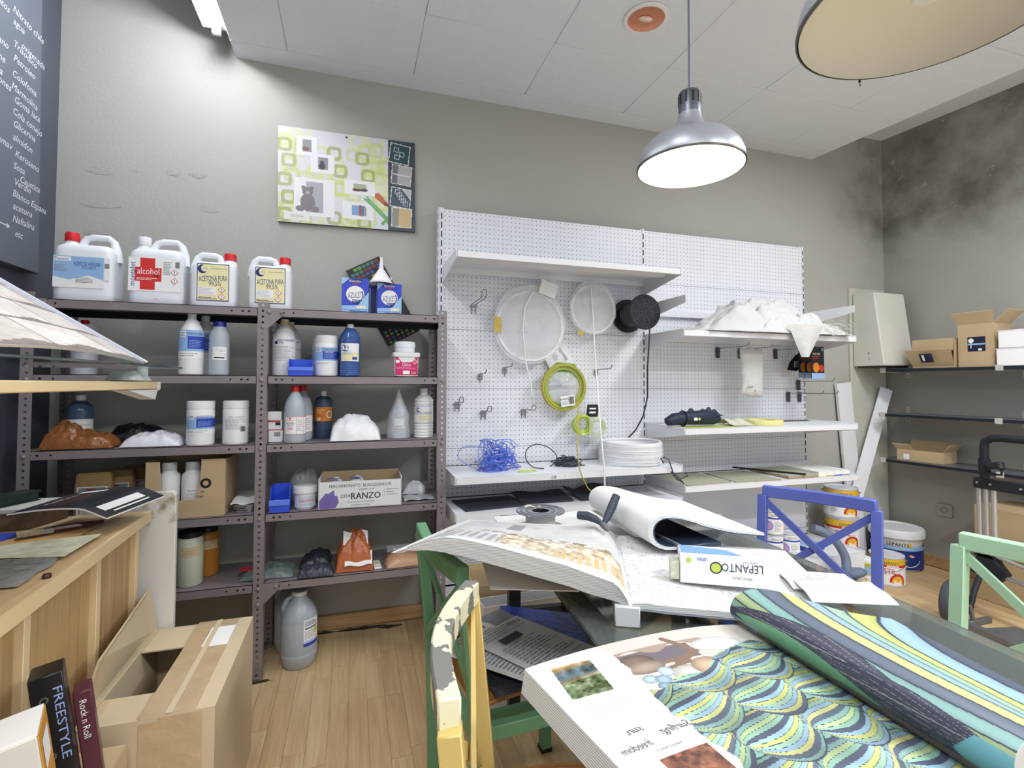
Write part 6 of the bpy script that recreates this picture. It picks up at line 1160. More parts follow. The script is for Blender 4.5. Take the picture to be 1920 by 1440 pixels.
link(EDGE, ramp(EDGE, wv.outputs['Fac'], [(0, (150, 153, 154)), (.5, (206, 207, 206)), (1, (232, 232, 232))]), b.inputs['Base Color'])
WPG = mat('white_page', (226, 226, 226), .55, var=.02); DCOV = mat('navy_cover', (40, 52, 72), .4, var=.06)
def lofted(name, top, bot, mats, parent):
    """solid between two numpy grids (nv, nu, 3); mats = top, rest"""
    nv, nu = top.shape[:2]; m = MB(); k = nu*nv; m.v = [tuple(p) for p in top.reshape(-1, 3)]+[tuple(p) for p in bot.reshape(-1, 3)]
    for j in range(nv-1):
        for i in range(nu-1):
            a = j*nu+i; m.f.append((a, a+1, a+nu+1, a+nu)); m.m.append(0); m.f.append((k+a, k+a+nu, k+a+nu+1, k+a+1)); m.m.append(1)
    per = [i for i in range(nu)]+[j*nu+nu-1 for j in range(1, nv)]+[(nv-1)*nu+i for i in range(nu-2, -1, -1)]+[j*nu for j in range(nv-2, 0, -1)]
    for a, c in zip(per, per[1:]+per[:1]): m.f.append((a, k+a, k+c, c)); m.m.append(1)
    return m.build(name, mats, parent, smooth=40)
# ------------------------------------------------------------------ nearest book: leaf wallpaper
b3 = thing('wallpaper_book', 'open wallpaper book with leaf pattern in green, blue and slate, nearest', 'book', (0, 0, 0))
Lf, Ln, Sf, Sn = map(np.array, ((.276, .800), (.347, .385), (.742, .828), (.735, .380)))
def left_xy(U, Vg): return [(Lf[k]*(1-U)+Sf[k]*U)*(1-Vg)+(Ln[k]*(1-U)+Sn[k]*U)*Vg for k in (0, 1)]
def left3(U, Vg): x, y = left_xy(U, Vg); return x, y, .799-.014*U**6+.006*np.sin(PI*U)-.008*(1-U)**6
def col3(U, Vg):
    Cc = leaf_pattern(U*3.7-.4, (1-Vg)*2.9)
    e = .30+.02*(vnoise(Vg*22, U*0)-.5)*2
    lim = .30+.08*(vnoise(U*9, Vg*0, 3)-.5)-.16*np.clip((U-.55)/.4, 0, 1); ph = (Vg < lim); n = fbm(U*9, Vg*14, 2)
    im = np.stack([.80+.1*n, .77+.1*n, .74+.1*n], -1)
    def put(m, c): im[m] = c
    put(Vg < .1, (.84, .81, .78)); put((Vg > .10) & (Vg < .2) & (U < .62), (.46, .43, .46)); put((Vg > .08) & (Vg < .105+.02*np.sin(U*30)) & (U < .7), (.68, .60, .54))
    def stick(x0, y0, x1, y1, w, c): d = math.hypot(x1-x0, y1-y0); t = np.clip(((U-x0)*(x1-x0)+(Vg-y0)*(y1-y0))/d**2, 0, 1); put(np.hypot(U-x0-t*(x1-x0), Vg-y0-t*(y1-y0)) < w, c)
    for s in ((.55, .05, .62, .16, .014), (.62, .16, .50, .22, .016), (.40, .12, .44, .2, .010), (.44, .2, .58, .19, .010), (.62, .15, .70, .10, .010), (.42, .24, .55, .22, .010)): stick(*s, (.54, .44, .37))
    def ell(cx, cy, rx, ry, c):
        e_ = ((U-cx)/rx)**2+((Vg-cy)/ry)**2; m_ = e_ < 1; im[m_] = (np.array(c)[None]*(1.06-.30*e_[m_]-.2*(n[m_]-.5))[:, None])
    ell(.36, .16, .07, .05, (.50, .43, .39)); ell(.37, .20, .08, .04, (.64, .57, .51)); ell(.34, .27, .03, .025, (.70, .78, .84)); ell(.38, .29, .03, .03, (.64, .73, .80)); ell(.36, .32, .025, .02, (.58, .68, .76)); ell(.42, .25, .03, .03, (.74, .82, .88))
    ell(.50, .32, .08, .085, (.86, .84, .82)); ell(.60, .27, .075, .06, (.76, .66, .56)); ell(.60, .36, .09, .05, (.90, .89, .88)); ell(.74, .14, .12, .05, (.93, .93, .93)); ell(.80, .22, .08, .03, (.55, .46, .46))
    Cc = np.where(ph[..., None], im, Cc); wh = U < e; g = np.full(U.shape+(3,), .965)
    p1 = (np.abs(U-.135+.12*(Vg-.16)) < .075) & (np.abs(Vg-.16-.10*(U-.135)) < .10); q = fbm(U*40, Vg*40, 5)
    sky = np.stack([.62+.5*(q-.5)+.3*np.sin(Vg*40), .55+.5*(q-.5)+.15*np.sin(Vg*40), .44+.6*(q-.5)], -1); grn = np.stack([.38+.8*(q-.5), .44+.8*(q-.5), .30+.8*(q-.5)], -1)
    g = np.where(p1[..., None], np.where((Vg < .16)[..., None], np.clip(sky, .15, .95), np.clip(grn, .1, .9)), g)
    tl = (Vg > .285) & (Vg < .40) & (U > .06) & (U < .26-.1*vnoise(Vg*60, U*0, 8)) & (np.mod(Vg*75, 1) < .35); g = np.where(tl[..., None], .80, g)
    p2 = (np.abs(U-.20) < .085) & (Vg > .60); g = np.where(p2[..., None], np.stack([.5+.6*(q-.5), .34+.4*(q-.5), .28+.3*(q-.5)], -1), g)
    return np.where(wh[..., None], g, Cc)
u = np.linspace(0, 1, 26); v = np.linspace(0, 1, 10); Ug, Vg = np.meshgrid(u, v); top = np.stack(left3(Ug, Vg), -1); bot = top.copy(); top[..., 2] -= .0006; bot[..., 2] = .7535; bot[..., 0] -= .006
lofted('left_page_block', top, bot, [WPG, EDGE], b3); patch(left3, 300, 280, col3, 'left_page', b3, PG)
def pmap(u, v, l):
    U = np.array(u); Vv = np.array(v); x, y, z = left3(U, Vv); return V((float(x), float(y), float(z)+l+.0004))
INK = mat('pencil_ink', (90, 92, 98), .6, var=0); pr = Print(lambda a, b_, l: pmap(.165-a, .475-b_, l))
for s, a, b_, h in (('Surfing,', -.085, -.03, .030), ('sun,', .035, .01, .030), ('freedom', .07, -.055, .030)): pr.text(s, a, b_, h, INK, ital=.45, w=.016*len(s)*.9)
pr.text('MAREIKE MARSCH', -.01, -.095, .008, BLACK, w=.09); pr.build('page_lettering', b3)
sec = [(.742, .790), (.718, .806), (.709, .830), (.716, .852), (.745, .864), (.80, .856), (.87, .832), (.95, .806), (1.06, .781)]
OUT = spline(sec, 60); INN_ = spline([(.752, .788), (.745, .800), (.744, .815), (.752, .826), (.775, .830), (.82, .822), (.88, .800), (.95, .784), (1.055, .772)], 60)
def right_of(Kp, U, Vg):
    i = U*59; a = np.clip(i.astype(int), 0, 58); f = i-a; x = Kp[a, 0]*(1-f)+Kp[a+1, 0]*f; z = Kp[a, 1]*(1-f)+Kp[a+1, 1]*f
    return x+(.02-.05*U)*Vg*U*1.2, .842-.46*Vg-.075*U*(1-Vg), z-.012*U*Vg
def colR(U, Vg):
    n = fbm(U*3, Vg*3, 4); q = U+.10*np.sin(Vg*3.1+.4)*(.2+U)+.03*(n-.5); k = q*11+Vg*1.2; idx = np.floor(k).astype(int) % 10; fr = k-np.floor(k); Cc = PAL[idx]*(.86+.12*np.sin(fr*PI))[..., None]; Cc = np.where((fr < .13)[..., None], np.array((.26, .29, .36)), Cc)
    def lf(a0, a1, v0, v1, col, veins):
        nonlocal Cc
        t = np.clip((Vg-v0)/(v1-v0), 0, 1); c = a0+(a1-a0)*t; w = .13*np.sin(PI*t)**.8; ins = (Vg > v0) & (Vg < v1) & (np.abs(U-c) < w); s = (U-c)/np.maximum(w, 1e-4); cc = np.zeros(U.shape+(3,)); cc[:] = col; cc += (.05*(fbm(U*60, Vg*60, 7)-.5))[..., None]
        if veins: cc = np.where(((np.mod(s*3+t*4, 1) < .06) | (np.abs(s) < .03))[..., None], np.array((.72, .70, .74)), cc)
        cc = np.where((np.abs(s) > .93)[..., None], np.array((.24, .27, .34)), cc); Cc = np.where(ins[..., None], cc, Cc)
    lf(.26, .36, .02, .72, (.33, .33, .40), True); lf(.22, .30, .40, .98, (.33, .33, .40), True); lf(.06, .08, .35, .9, (.33, .33, .40), True); lf(.20, .12, .03, .66, (.52, .75, .60), False)
    return np.where(((Vg > .86) & (U < .34) & (Vg > .86+.3*np.abs(U-.17)))[..., None], np.array((.52, .78, .84)), Cc)
patch(lambda U, Vg: right_of(OUT, U, Vg), 260, 220, colR, 'right_page', b3, PG)
u = np.linspace(0, 1, 60); v = np.linspace(0, 1, 8); Ug, Vg = np.meshgrid(u, v); t_ = np.stack(right_of(OUT, Ug, Vg), -1); b_ = np.stack(right_of(INN_, Ug, Vg), -1); t_ = t_*.965+b_*.035; lofted('right_page_block', t_, b_, [WPG, mat('cream_page_edges', (206, 200, 190), .8, var=.08, scale=90)], b3)
for (x0, x1, z0, z1) in ((.748, .752, .752, .80), (.752, .79, .796, .80), (.788, .792, .752, .80), (.748, .792, .7515, .7555)): MB().box(x0, x1, .372, .80, z0, z1).build('spine_cover', mat('cream_cover', (222, 216, 208), .5), b3, bevel=.001)
# ------------------------------------------------------------------ middle book: large open book hanging over the chair
b1 = thing('wallpaper_book', 'large white open wallpaper book overhanging the table toward the green chair', 'book', (0, 0, 0))
NL, FL, NS, FS = map(np.array, ((.125, 1.195), (.377, 1.672), (.558, .955), (.770, 1.392)))
HT = np.array([(0, .806), (.03, .828), (.06, .840), (.17, .855), (.26, .868), (.4, .881), (.575, .898), (.74, .910), (.82, .911), (.9, .902), (1, .884)]); 
def b1t(U, Vg, drop=0):
    zz = np.interp(U, HT[:, 0], HT[:, 1]); far = np.interp(U, [0, .03, .06, .14, .3, .5, 1], [.80, .812, .824, .832, .818, .812, .806]); x = (NS[0]*(1-U)+NL[0]*U)*(1-Vg)+(FS[0]*(1-U)+FL[0]*U)*Vg; y = (NS[1]*(1-U)+NL[1]*U)*(1-Vg)+(FS[1]*(1-U)+FL[1]*U)*Vg
    return x, y, zz*(1-Vg)+far*Vg-drop
def col1(U, Vg):
    n = fbm(U*12, Vg*10, 9); g = .86+.12*(n-.5); Cc = np.stack([g, g, g], -1)
    win = (Vg > .62) & (U > .55) & (np.mod(U*16, 1) < .75) & (U < .95); Cc = np.where(win[..., None], (.78+.1*n)[..., None], Cc); Cc = np.where(((np.abs(U-.60) < .045) & (Vg > .60) & (Vg < .85))[..., None], .60, Cc)
    wd = (Vg > .12) & (Vg < .42) & (U < .62); q = fbm(U*30, Vg*24, 11); brown = np.stack([.86+.7*(q-.5), .80+.8*(q-.5), .70+.9*(q-.5)], -1); Cc = np.where(wd[..., None], np.clip(brown, .2, .97), Cc)
    sl = (Vg > .10) & (Vg < .26) & (np.mod(U*26, 1) < .55) & (U < .35); Cc = np.where(sl[..., None], np.array((.88, .76, .58)), Cc); fl = (Vg > .40) & (Vg < .47) & (q > .55); Cc = np.where(fl[..., None], np.array((.62, .56, .42)), Cc)
    gr = (Vg > .12) & (Vg < .34) & (U > .6) & (np.mod(U*22, 1) < .5); Cc = np.where(gr[..., None], .66, Cc); return np.where(((Vg < .08) | (Vg > .96) | (U > .965))[..., None], .95, Cc)
patch(lambda U, Vg: b1t(U, Vg), 220, 160, col1, 'left_page', b1, PG)
u = np.linspace(0, 1, 40); v = np.linspace(0, 1, 8); Ug, Vg = np.meshgrid(u, v); t_ = np.stack(b1t(Ug, Vg, .0007), -1); b_ = t_.copy(); b_[..., 2] -= np.interp(Ug, [0, .06, .2, .6, .8, 1], [.030, .042, .046, .042, .036, .008]); b_[..., 0] += .012*(1-Ug)
lofted('left_page_block', t_, b_, [WPG, EDGE], b1)
for k in range(5):
    d = .010*(k+1); MB().sheet(8, 8, lambda u_, v_: tuple(np.array(b1t(np.array(.72+u_*(.28+.008*(k+1))), np.array(v_)))-np.array((.004*k, -.003*k, .004+.003*k))), .0012).build('fanned_page', WPG, b1, smooth=60)
NR, FR = np.array((1.00, .785)), np.array((1.215, 1.185))
def b1r(U, Vg, d=0.0):
    x = (NS[0]*(1-U)+NR[0]*U)*(1-Vg)+(FS[0]*(1-U)+FR[0]*U)*Vg; y = (NS[1]*(1-U)+NR[1]*U)*(1-Vg)+(FS[1]*(1-U)+FR[1]*U)*Vg
    return x, y, np.interp(U, [0, .03, .08, .16, .5, 1], [.785, .798, .800, .795, .785, .774])-d
patch(lambda U, Vg: b1r(U, Vg), 200, 180, lambda U, Vg: np.repeat((.93-.14*(np.abs(fbm(U*22, Vg*22, 13)-.5) < .03)-.03*fbm(U*50, Vg*50, 3))[..., None], 3, -1), 'right_page', b1, PG)
Ug, Vg = np.meshgrid(np.linspace(0, 1, 30), np.linspace(0, 1, 6)); t_ = np.stack(b1r(Ug, Vg, .0006), -1); b_ = np.stack(b1r(Ug, Vg, .012), -1); lofted('right_page_block', t_, b_, [WPG, EDGE], b1)
b_2 = np.stack(b1r(Ug, Vg, .0125), -1); b_3 = np.stack(b1r(Ug, Vg, .016), -1); lofted('right_cover', b_2, b_3, [DCOV, mat('grey_cover_edge', (150, 156, 166), .5)], b1)
sd = (FS-NS)/np.linalg.norm(FS-NS); sp_ = NS-sd*.006
MB().bar((sp_[0], sp_[1], .772), (FS[0], FS[1], .772), .052, .042).build('spine', mat('grey_spine', (206, 209, 211), .5, var=.03), b1, bevel=.002)
MB().sheet(14, 10, lambda u_, v_: tuple((at(903, 1050, y=1.30)*(1-u_)+at(1080, 1078, y=1.16)*u_)*v_+(at(920, 1104, y=1.18)*(1-u_)+at(1086, 1108, y=1.03)*u_)*(1-v_)), .002).build('under_sheet', WPG, b1, smooth=60)
for k, (x, y, rz, l) in enumerate(((1.045, .862, -.55, 'loose printed white sheets fanned at the right edge of the table'), (1.085, .955, -.50, 'second loose printed sheet beneath, near the table edge'))):
    t = thing('loose_sheet', l, 'paper', (x, y, .796-.0105*k), rz); MB().sheet(12, 8, lambda u_, v_: ((u_-.5)*.16, (v_-.5)*.13, .010*u_*(1-k)+.003*math.sin(5*v_)+.002), .002).build('sheets', WPG, t, smooth=60); p = Print(lambda a, b_, l_: V((a, b_, .014*(1-k)+.005+l_))); p.fine(-.07, -.05, .07, .05, 12, GREYP, 4, .2); p.build('sheet_print', t)
# ------------------------------------------------------------------ far book: white curled pages
b2 = thing('wallpaper_book', 'white wallpaper book with pages curled into a roll, far end of the table', 'book', (0, 0, 0)); S2 = spline([(.93, .764), (.865, .766), (.822, .784), (.806, .812), (.815, .842), (.85, .858), (.91, .852), (1.0, .826), (1.1, .801), (1.215, .783)], 60)
def b2f(U, Vg, d=0.0):
    i = U*59; a = np.clip(i.astype(int), 0, 58); f = i-a; x = S2[a, 0]*(1-f)+S2[a+1, 0]*f; z = S2[a, 1]*(1-f)+S2[a+1, 1]*f; cx, cz = .90, .80; k = 1-d/.05*np.clip(1-U*.9, .1, 1)
    return .955*(cx+(x-cx)*np.where(U < .75, k, 1)+.03*Vg), 1.205+.42*Vg+0*U, .041+(cz+(z-cz)*np.where(U < .75, k, 1))-np.where(U >= .75, d*.6, 0)
Ug, Vg = np.meshgrid(np.linspace(0, 1, 60), np.linspace(0, 1, 6)); lofted('curled_pages', np.stack(b2f(Ug, Vg), -1), np.stack(b2f(Ug, Vg, .012), -1), [WPG, EDGE], b2); lofted('cover', np.stack(b2f(Ug, Vg, .0125), -1), np.stack(b2f(Ug, Vg, .016), -1), [DCOV, DCOV], b2)
MB().box(.865, 1.0, 1.195, 1.58, .804, .816).build('spine', DCOV, b2, bevel=.002); MB().box(.859, .864, 1.193, 1.58, .804, .822).build('spine_edge', mat('grey_cover_edge', 0), b2)
t = thing('wallpaper_sheet', 'large flat white embossed wallpaper sheet on the table beneath the spool', 'wallpaper', (.71, 1.665, .7515), -.05); MB().sheet(20, 20, lambda u_, v_: ((u_-.5)*.40, (v_-.5)*.40, .002+.001*math.sin(9*u_)), .0015).build('sheet', mat('embossed_white', (238, 238, 238), .6, var=.04, scale=60, bump=.5, bscale=120), t, smooth=60)
# ------------------------------------------------------------------ colour-chart box, spool, pliers
A_, B_ = V((.738, 1.022, 0)), V((.922, .916, 0)); ex = (B_-A_).normalized(); t = thing('colour_chart_box', 'long white carton lettered LEPANTO upside down, lying on the open book', 'box', ((A_+B_)/2+V((ex.y*-.025, ex.x*.025, .798))), math.atan2(ex.y, ex.x)); w = .213
MB().box(-w/2, w/2, -.028, .03, 0, .070).build('carton', WB2, t, bevel=.0015); p = Print(lambda a, b_, l: V((-a, -.028-l, .036-b_)))
p.text('LEPANTO', -.028, -.006, .019, DG, w=.088); p.disc(.028, -.004, .0135, BLACK, r0=.011); p.disc(.028, -.004, .0105, LIME); p.text('PINTURAS', -.028, .016, .007, GREYP, w=.042); p.text('desde 1965', -.045, -.020, .004, GREYP, w=.03); p.text('LEPAN', .058, -.021, .008, BLUE, w=.022); p.disc(.088, -.018, .006, LIME); p.build('carton_print', t)
p = Print(flat((0, 0, .0702), (1, 0, 0), (0, 1, 0))); p.poly([(-.104, -.027), (.03, -.027), (.0, .01), (-.104, .028)], mat('sky_print', (120, 160, 216), .5, var=.1)); p.text('CARTA', .07, .0, .006, BLACK); p.build('top_print', t); MB().box(-w/2-.022, -w/2-.001, -.022, .02, .004, .045).build('colour_cards', mat('card_stack', (206, 210, 186), .6, var=.25, scale=90), t, bevel=.002)
t = thing('clear_spool', 'clear plastic spool of transparent thread standing on the table', 'spool', (.632, 1.665, .7595)); CLR = mat('clear_spool_plastic', (170, 176, 184), .1, var=.05, trans=.55)
for z in (0, .056): MB().lathe([(.03, z), (.084, z), (.086, z+.002), (.084, z+.004), (.03, z+.004), (.03, z)], 40, caps=False).build('flange', CLR, t)
MB().lathe([(.052, .004), (.052, .056)], 36, caps=False).build('thread', mat('clear_thread', (226, 228, 230), .25, var=.05, trans=.2, bump=.3, bscale=160), t); MB().lathe([(.03, 0), (.03, .06)], 24, caps=False).build('core', BLACK, t)
for rr in (.05, .07, .083): MB().tube([(rr*math.cos(2*PI*i/36), rr*math.sin(2*PI*i/36), .0605) for i in range(36)], .0012, 5, closed=True).build('flange_ridge', mat('spool_rim', (90, 94, 102), .3), t)
MB().sheet(6, 4, lambda u_, v_: (-.04+.06*u_, .045+.02*v_, .0625+.004*math.sin(6*u_)), .001).build('tape_scrap', mat('aged_tape', (224, 216, 190), .5), t)
pv, h1, h2, jw = at(1131, 984, z=.850), at(1084, 966, z=.868), at(1156, 929, z=.925), at(1141, 996, z=.842); t = thing('pliers', 'black-handled pliers lying open on the white wallpaper sheet', 'pliers', pv)
for e, bnd in ((h1, V((0, 0, .008))), (h2, V((0, 0, -.004)))): e = e-pv; MB().tube([V((0, 0, 0)), e*.3+bnd, e*.65+bnd, e], [.006, .011, .013, .012], 10).build('handle', mat('charcoal_rubber', (52, 60, 74), .5), t, smooth=60)
MB().tube([V((0, 0, 0)), (jw-pv)*.6, jw-pv], [.010, .008, .003], 8).build('jaw', STL, t); MB().lathe([(.009, -.006), (.009, .006)], 14).build('pivot', CHROME, t)
# ------------------------------------------------------------------ left counter
OAK = mat('oak_counter', (206, 170, 118), .45, var=0); wood_nodes(OAK, (226, 202, 160), (190, 156, 112), 1, False, .8); OAKV = mat('oak_counter_panel', (190, 152, 102), .5, var=0); wood_nodes(OAKV, (206, 174, 126), (170, 136, 92), 2, False, .9); PINE = mat('pine_edge', (228, 204, 160), .5, var=.06)
ct = thing('shop_counter', 'pale oak shop counter with battened panels, strewn with samples', 'counter', (0, 0, 0)); CT = .84
MB().prism([(-1.25, .45), (-.565, .45), (-.630, 1.955), (-1.25, 1.955)], CT-.03, CT).build('counter_top', OAK, ct, bevel=.002); MB().prism([(-.568, .45), (-.560, .45), (-.626, 1.955), (-.634, 1.955)], CT-.032, CT+.001).build('edge_strip', PINE, ct)
def cx_at(y): return -.575-(y-.45)*.0432
bp = [.47, .60, .94, 1.28, 1.62, 1.905]
for i in range(len(bp)-1): y0, y1 = bp[i]+.012, bp[i+1]-.012; MB().prism([(cx_at(y0)-.035, y0), (cx_at(y0)-.025, y0), (cx_at(y1)-.025, y1), (cx_at(y1)-.035, y1)], .03, CT-.031).build('front_panel', OAKV, ct)
for y in (.60, .94, 1.28, 1.62, 1.905): x = cx_at(y); MB().box(x-.04, x-.008, y-.011, y+.011, .0, CT-.031).build('batten', PINE, ct, bevel=.001)
MB().box(-1.25, -.70, 1.915, 1.935, 0, CT-.031).build('end_panel', OAKV, ct); MB().box(-1.25, -1.23, .45, 1.915, 0, CT-.031).build('rear_panel', OAKV, ct)
GRM = mat('grimy_white_panel', (224, 223, 218), .5, var=.02); b = GRM.node_tree.nodes['Principled BSDF']; src = b.inputs['Base Color'].links[0].from_socket; tc = node(GRM, 'TexCoord'); sx_ = node(GRM, 'SeparateXYZ'); link(GRM, tc.outputs['Object'], sx_.inputs[0]); n = node(GRM, 'TexNoise'); n.inputs['Scale'].default_value = 26; n.inputs['Detail'].default_value = 6; link(GRM, tc.outputs['Object'], n.inputs['Vector'])
mz = node(GRM, 'MapRange'); mz.inputs[1].default_value = .60; mz.inputs[2].default_value = .80; link(GRM, sx_.outputs[2], mz.inputs[0]); mu = node(GRM, 'Math', operation='MULTIPLY'); link(GRM, n.outputs['Fac'], mu.inputs[0]); link(GRM, mz.outputs[0], mu.inputs[1]); mr = node(GRM, 'MapRange'); mr.inputs[1].default_value = .5; mr.inputs[2].default_value = .72; link(GRM, mu.outputs[0], mr.inputs[0]); k = node(GRM, 'Mix', data_type='RGBA'); link(GRM, mr.outputs[0], k.inputs[0]); link(GRM, src, k.inputs[6]); k.inputs[7].default_value = lin((150, 132, 100)); link(GRM, k.outputs[2], b.inputs['Base Color'])
t = thing('foam_board', 'grimy white panel standing upright at the end of the counter', 'panel', (0, 1.985, 0)); MB().prism([(-.83, 0), (-.562, 0), (-.562, .885), (-.570, .896), (-.83, .893)], -.011, .011, 'y').build('panel', GRM, t, bevel=.002)
# clutter on the counter
def slab(name, label, cat, pts, z0, z1, m, rz=0, edge=None):
    t = thing(name, label, cat, (0, 0, 0)); MB().prism(pts, z0, z1).build('sheet' if z1-z0 < .02 else 'stack', m, t, bevel=.0008); return t
Z = CT+.0015
slab('board_stack', 'stack of brown sample boards at the back of the counter', 'boards', [(-1.2, 1.80), (-.88, 1.81), (-.84, 1.93), (-1.2, 1.94)], Z, Z+.05, mat('brown_boards', (122, 102, 78), .7, var=.3, scale=60)); slab('grey_board', 'pale grey sample board on top of the brown boards', 'board', [(-1.22, 1.78), (-.88, 1.79), (-.83, 1.94), (-1.22, 1.945)], Z+.051, Z+.062, mat('pale_grey_board', (196, 196, 190), .6, var=.03))
for k, (x, y, m, l) in enumerate(((-1.06, 1.865, mat('bronze_profile', (74, 72, 68), .35, .5), 'bronze aluminium profile offcut on the grey board'), (-.955, 1.87, mat('green_profile', (48, 66, 60), .35, .5), 'dark green aluminium profile offcut on the grey board'))):
    t = thing('profile_offcut', l, 'profile', (x, y, Z+.0625), -.45); m_ = MB(); m_.box(-.03, .03, -.06, .06, .026, .03); m_.box(-.03, .03, -.06, .06, 0, .003); m_.box(-.03, -.027, -.06, .06, .003, .026); m_.box(.018, .021, -.06, .06, .003, .026); m_.box(-.045, -.03, -.06, .06, 0, .004); m_.box(-.05, -.045, -.06, .06, 0, .01); m_.build('extrusion', m, t, smooth=0)
t = thing('black_brochure', 'black glossy brochure with white lettering curling over the counter corner', 'brochure', (-.725, 1.80, Z+.0635), -.10); W2, D2 = .235, .22; fb = lambda u_, v_: ((u_-.5)*W2+.05*(v_-.5), (v_-.5)*D2, .004+.010*math.sin(PI*u_)+.012*v_-.055*max(0, u_-.75)*1.6)
MB().sheet(18, 10, fb, .004, 0, 1).build('brochure', [mat('black_gloss', (44, 47, 54), .22, var=.12, scale=12), PAPER], t, smooth=60); p = Print(lambda a, b_, l: V(fb(a, b_))+V((0, 0, l+.0005)))
p.text('PlastiForm', .20, .45, .05, PAPER, w=.42, rot=PI/2*.96); p.rect(.12, .80, .42, .88, PAPER); p.rect(.80, .12, .90, .80, PAPER, 1); p.rect(.93, .20, .95, .80, PAPER, 1); p.build('brochure_print', t)
slab('blue_leaflet', 'blue leaflet among papers on the counter', 'paper', [(-1.04, 1.58), (-.86, 1.58), (-.82, 1.76), (-1.0, 1.77)], Z, Z+.004, BLUE); slab('tan_card', 'tan ribbed card on the counter beneath the paintbrush', 'card', [(-.88, 1.63), (-.70, 1.60), (-.70, 1.76), (-.82, 1.77)], Z+.0045, Z+.0062, mat('tan_card', (200, 160, 106), .7, var=.06))
slab('label_sheet', 'white and lime label sheet on the counter', 'paper', [(-.95, 1.53), (-.645, 1.47), (-.645, 1.66), (-.88, 1.60)], Z+.008, Z+.0095, mat('lime_label_sheet', (220, 226, 190), .5, var=.4, scale=30))
t = thing('paintbrush', 'paintbrush with dark maroon handle lying across the papers', 'paintbrush', (0, 0, 0)); a = at(30, 1003, z=Z+.02); b_ = at(195, 978, z=Z+.018); MB().tube([a.lerp(b_, .38), a.lerp(b_, .6), a.lerp(b_, .97), b_], [.008, .009, .006, .004], 8).build('handle', mat('maroon_handle', (72, 40, 42), .35), t); MB().bar(a.lerp(b_, .30), a.lerp(b_, .40), .03, .012).build('ferrule', CHROME, t); MB().bar(a, a.lerp(b_, .30), .034, .010).build('bristles', mat('bristle', (150, 136, 110), .8, var=.2, scale=80), t)
t = thing('plastic_pouch', 'crumpled transparent pouch of grey fibre on the counter front', 'pouch', (-.775, 1.39, Z)); pillow(.25, .18, .014, 50, cr=.3, flat_=.3).build('pouch', mat('grey_fibre_pouch', (136, 136, 134), .15, var=.35, scale=22, bump=.5, bscale=40), t, smooth=60); t = thing('small_nut', 'small dark nut on the counter near the pouch', 'nut', (-.622, 1.35, Z)); MB().lathe([(.008, 0), (.009, .004), (.007, .008), (0, .009)], 8).build('nut', mat('maroon_handle', 0), t)
# ------------------------------------------------------------------ upper shelf with glass and wallpaper board
t = thing('display_shelf', 'pale wooden display shelf above the counter with white end bracket', 'shelf', (0, 0, 0)); MB().box(-1.29, -.50, .40, 1.585, 1.244, 1.264).build('board', PINE, t, bevel=.002); MB().prism([(-.56, 1.244), (-.498, 1.264), (-.498, 1.244), (-.53, 1.217)], 1.586, 1.60, 'y').build('end_bracket', WHITE, t); MB().prism([(1.40, 1.243), (1.585, 1.243), (1.57, 1.217)], -.535, -.50, 'x').build('end_wedge', WHITE, t)
GL2 = mat('shelf_glass', (206, 226, 220), .03, var=0, trans=.95); t = thing('glass_plate', 'loose clear glass plate resting on the display shelf', 'glass', (0, 0, 0)); MB().prism([(-1.1, .62), (-.52, .93), (-.455, 1.63), (-1.1, 1.55)], 1.300, 1.306).build('plate', GL2, t, bevel=.001)
for x, y in ((-.95, .85), (-.90, 1.50), (-.60, 1.05), (-.53, 1.57)): MB().lathe([(.012, 1.2645), (.012, 1.2995)], 12, (x, y, 0)).build('standoff', WHITE, t)
bag('wrapped_roll', 'plastic-wrapped blue and white wallpaper sample under the glass plate', 'sample', -.535, 1.50, 1.2645, .06, .11, .024, mat('blue_white_wrap', (222, 228, 238), .2, var=.3, scale=26, bump=.4), 60)
def brick(U, Vg):
    r = np.floor(Vg*7); n = fbm(U*14, Vg*26, 6); off = np.mod(r*.37, 1); k = U*2.6+off+.08*np.sin(r*5); idx = np.floor(k); fx = k-idx; fy = Vg*7-r+.25*(vnoise(U*7, Vg*3, 2)-.5); h = np.sin(idx*12.9+r*78.2)*43758.5; h = h-np.floor(h)
    base = np.stack([.80+.14*h+.2*(n-.5), .77+.14*h+.2*(n-.5), .74+.15*h+.2*(n-.5)], -1); m = (fy < .13) | (fx < .03); return np.where(m[..., None], np.stack([.52+.15*(n-.5), .48+.15*(n-.5), .46+.15*(n-.5)], -1), base)
t = thing('wallpaper_board', 'slanted wallpaper sample board printed with pale stone bricks', 'wallpaper', (0, 0, 0))
P00, P10, P01, P11 = map(np.array, ((-.50, .86, 1.314), (-.50, 1.50, 1.314), (-.99, .72, 1.665), (-.99, 1.262, 1.669)))
def wbf(U, Vg): return [((P00[k]*(1-U)+P10[k]*U)*(1-Vg)+(P01[k]*(1-U)+P11[k]*U)*Vg)+(0 if k < 2 else -.03*np.sin(PI*Vg)*(1-.4*U)*.0+.012*np.sin(PI*U)*(1-Vg)) for k in range(3)]
patch(lambda U, Vg: wbf(U, Vg), 200, 160, brick, 'printed_face', t, PG); Ug, Vg = np.meshgrid(np.linspace(0, 1, 16), np.linspace(0, 1, 10)); q = np.stack(wbf(Ug, Vg), -1); q[..., 2] -= .0008; q2 = q.copy(); q2[..., 0] -= .006; q2[..., 2] -= .004; lofted('board', q, q2, [PAPER, PAPER], t)
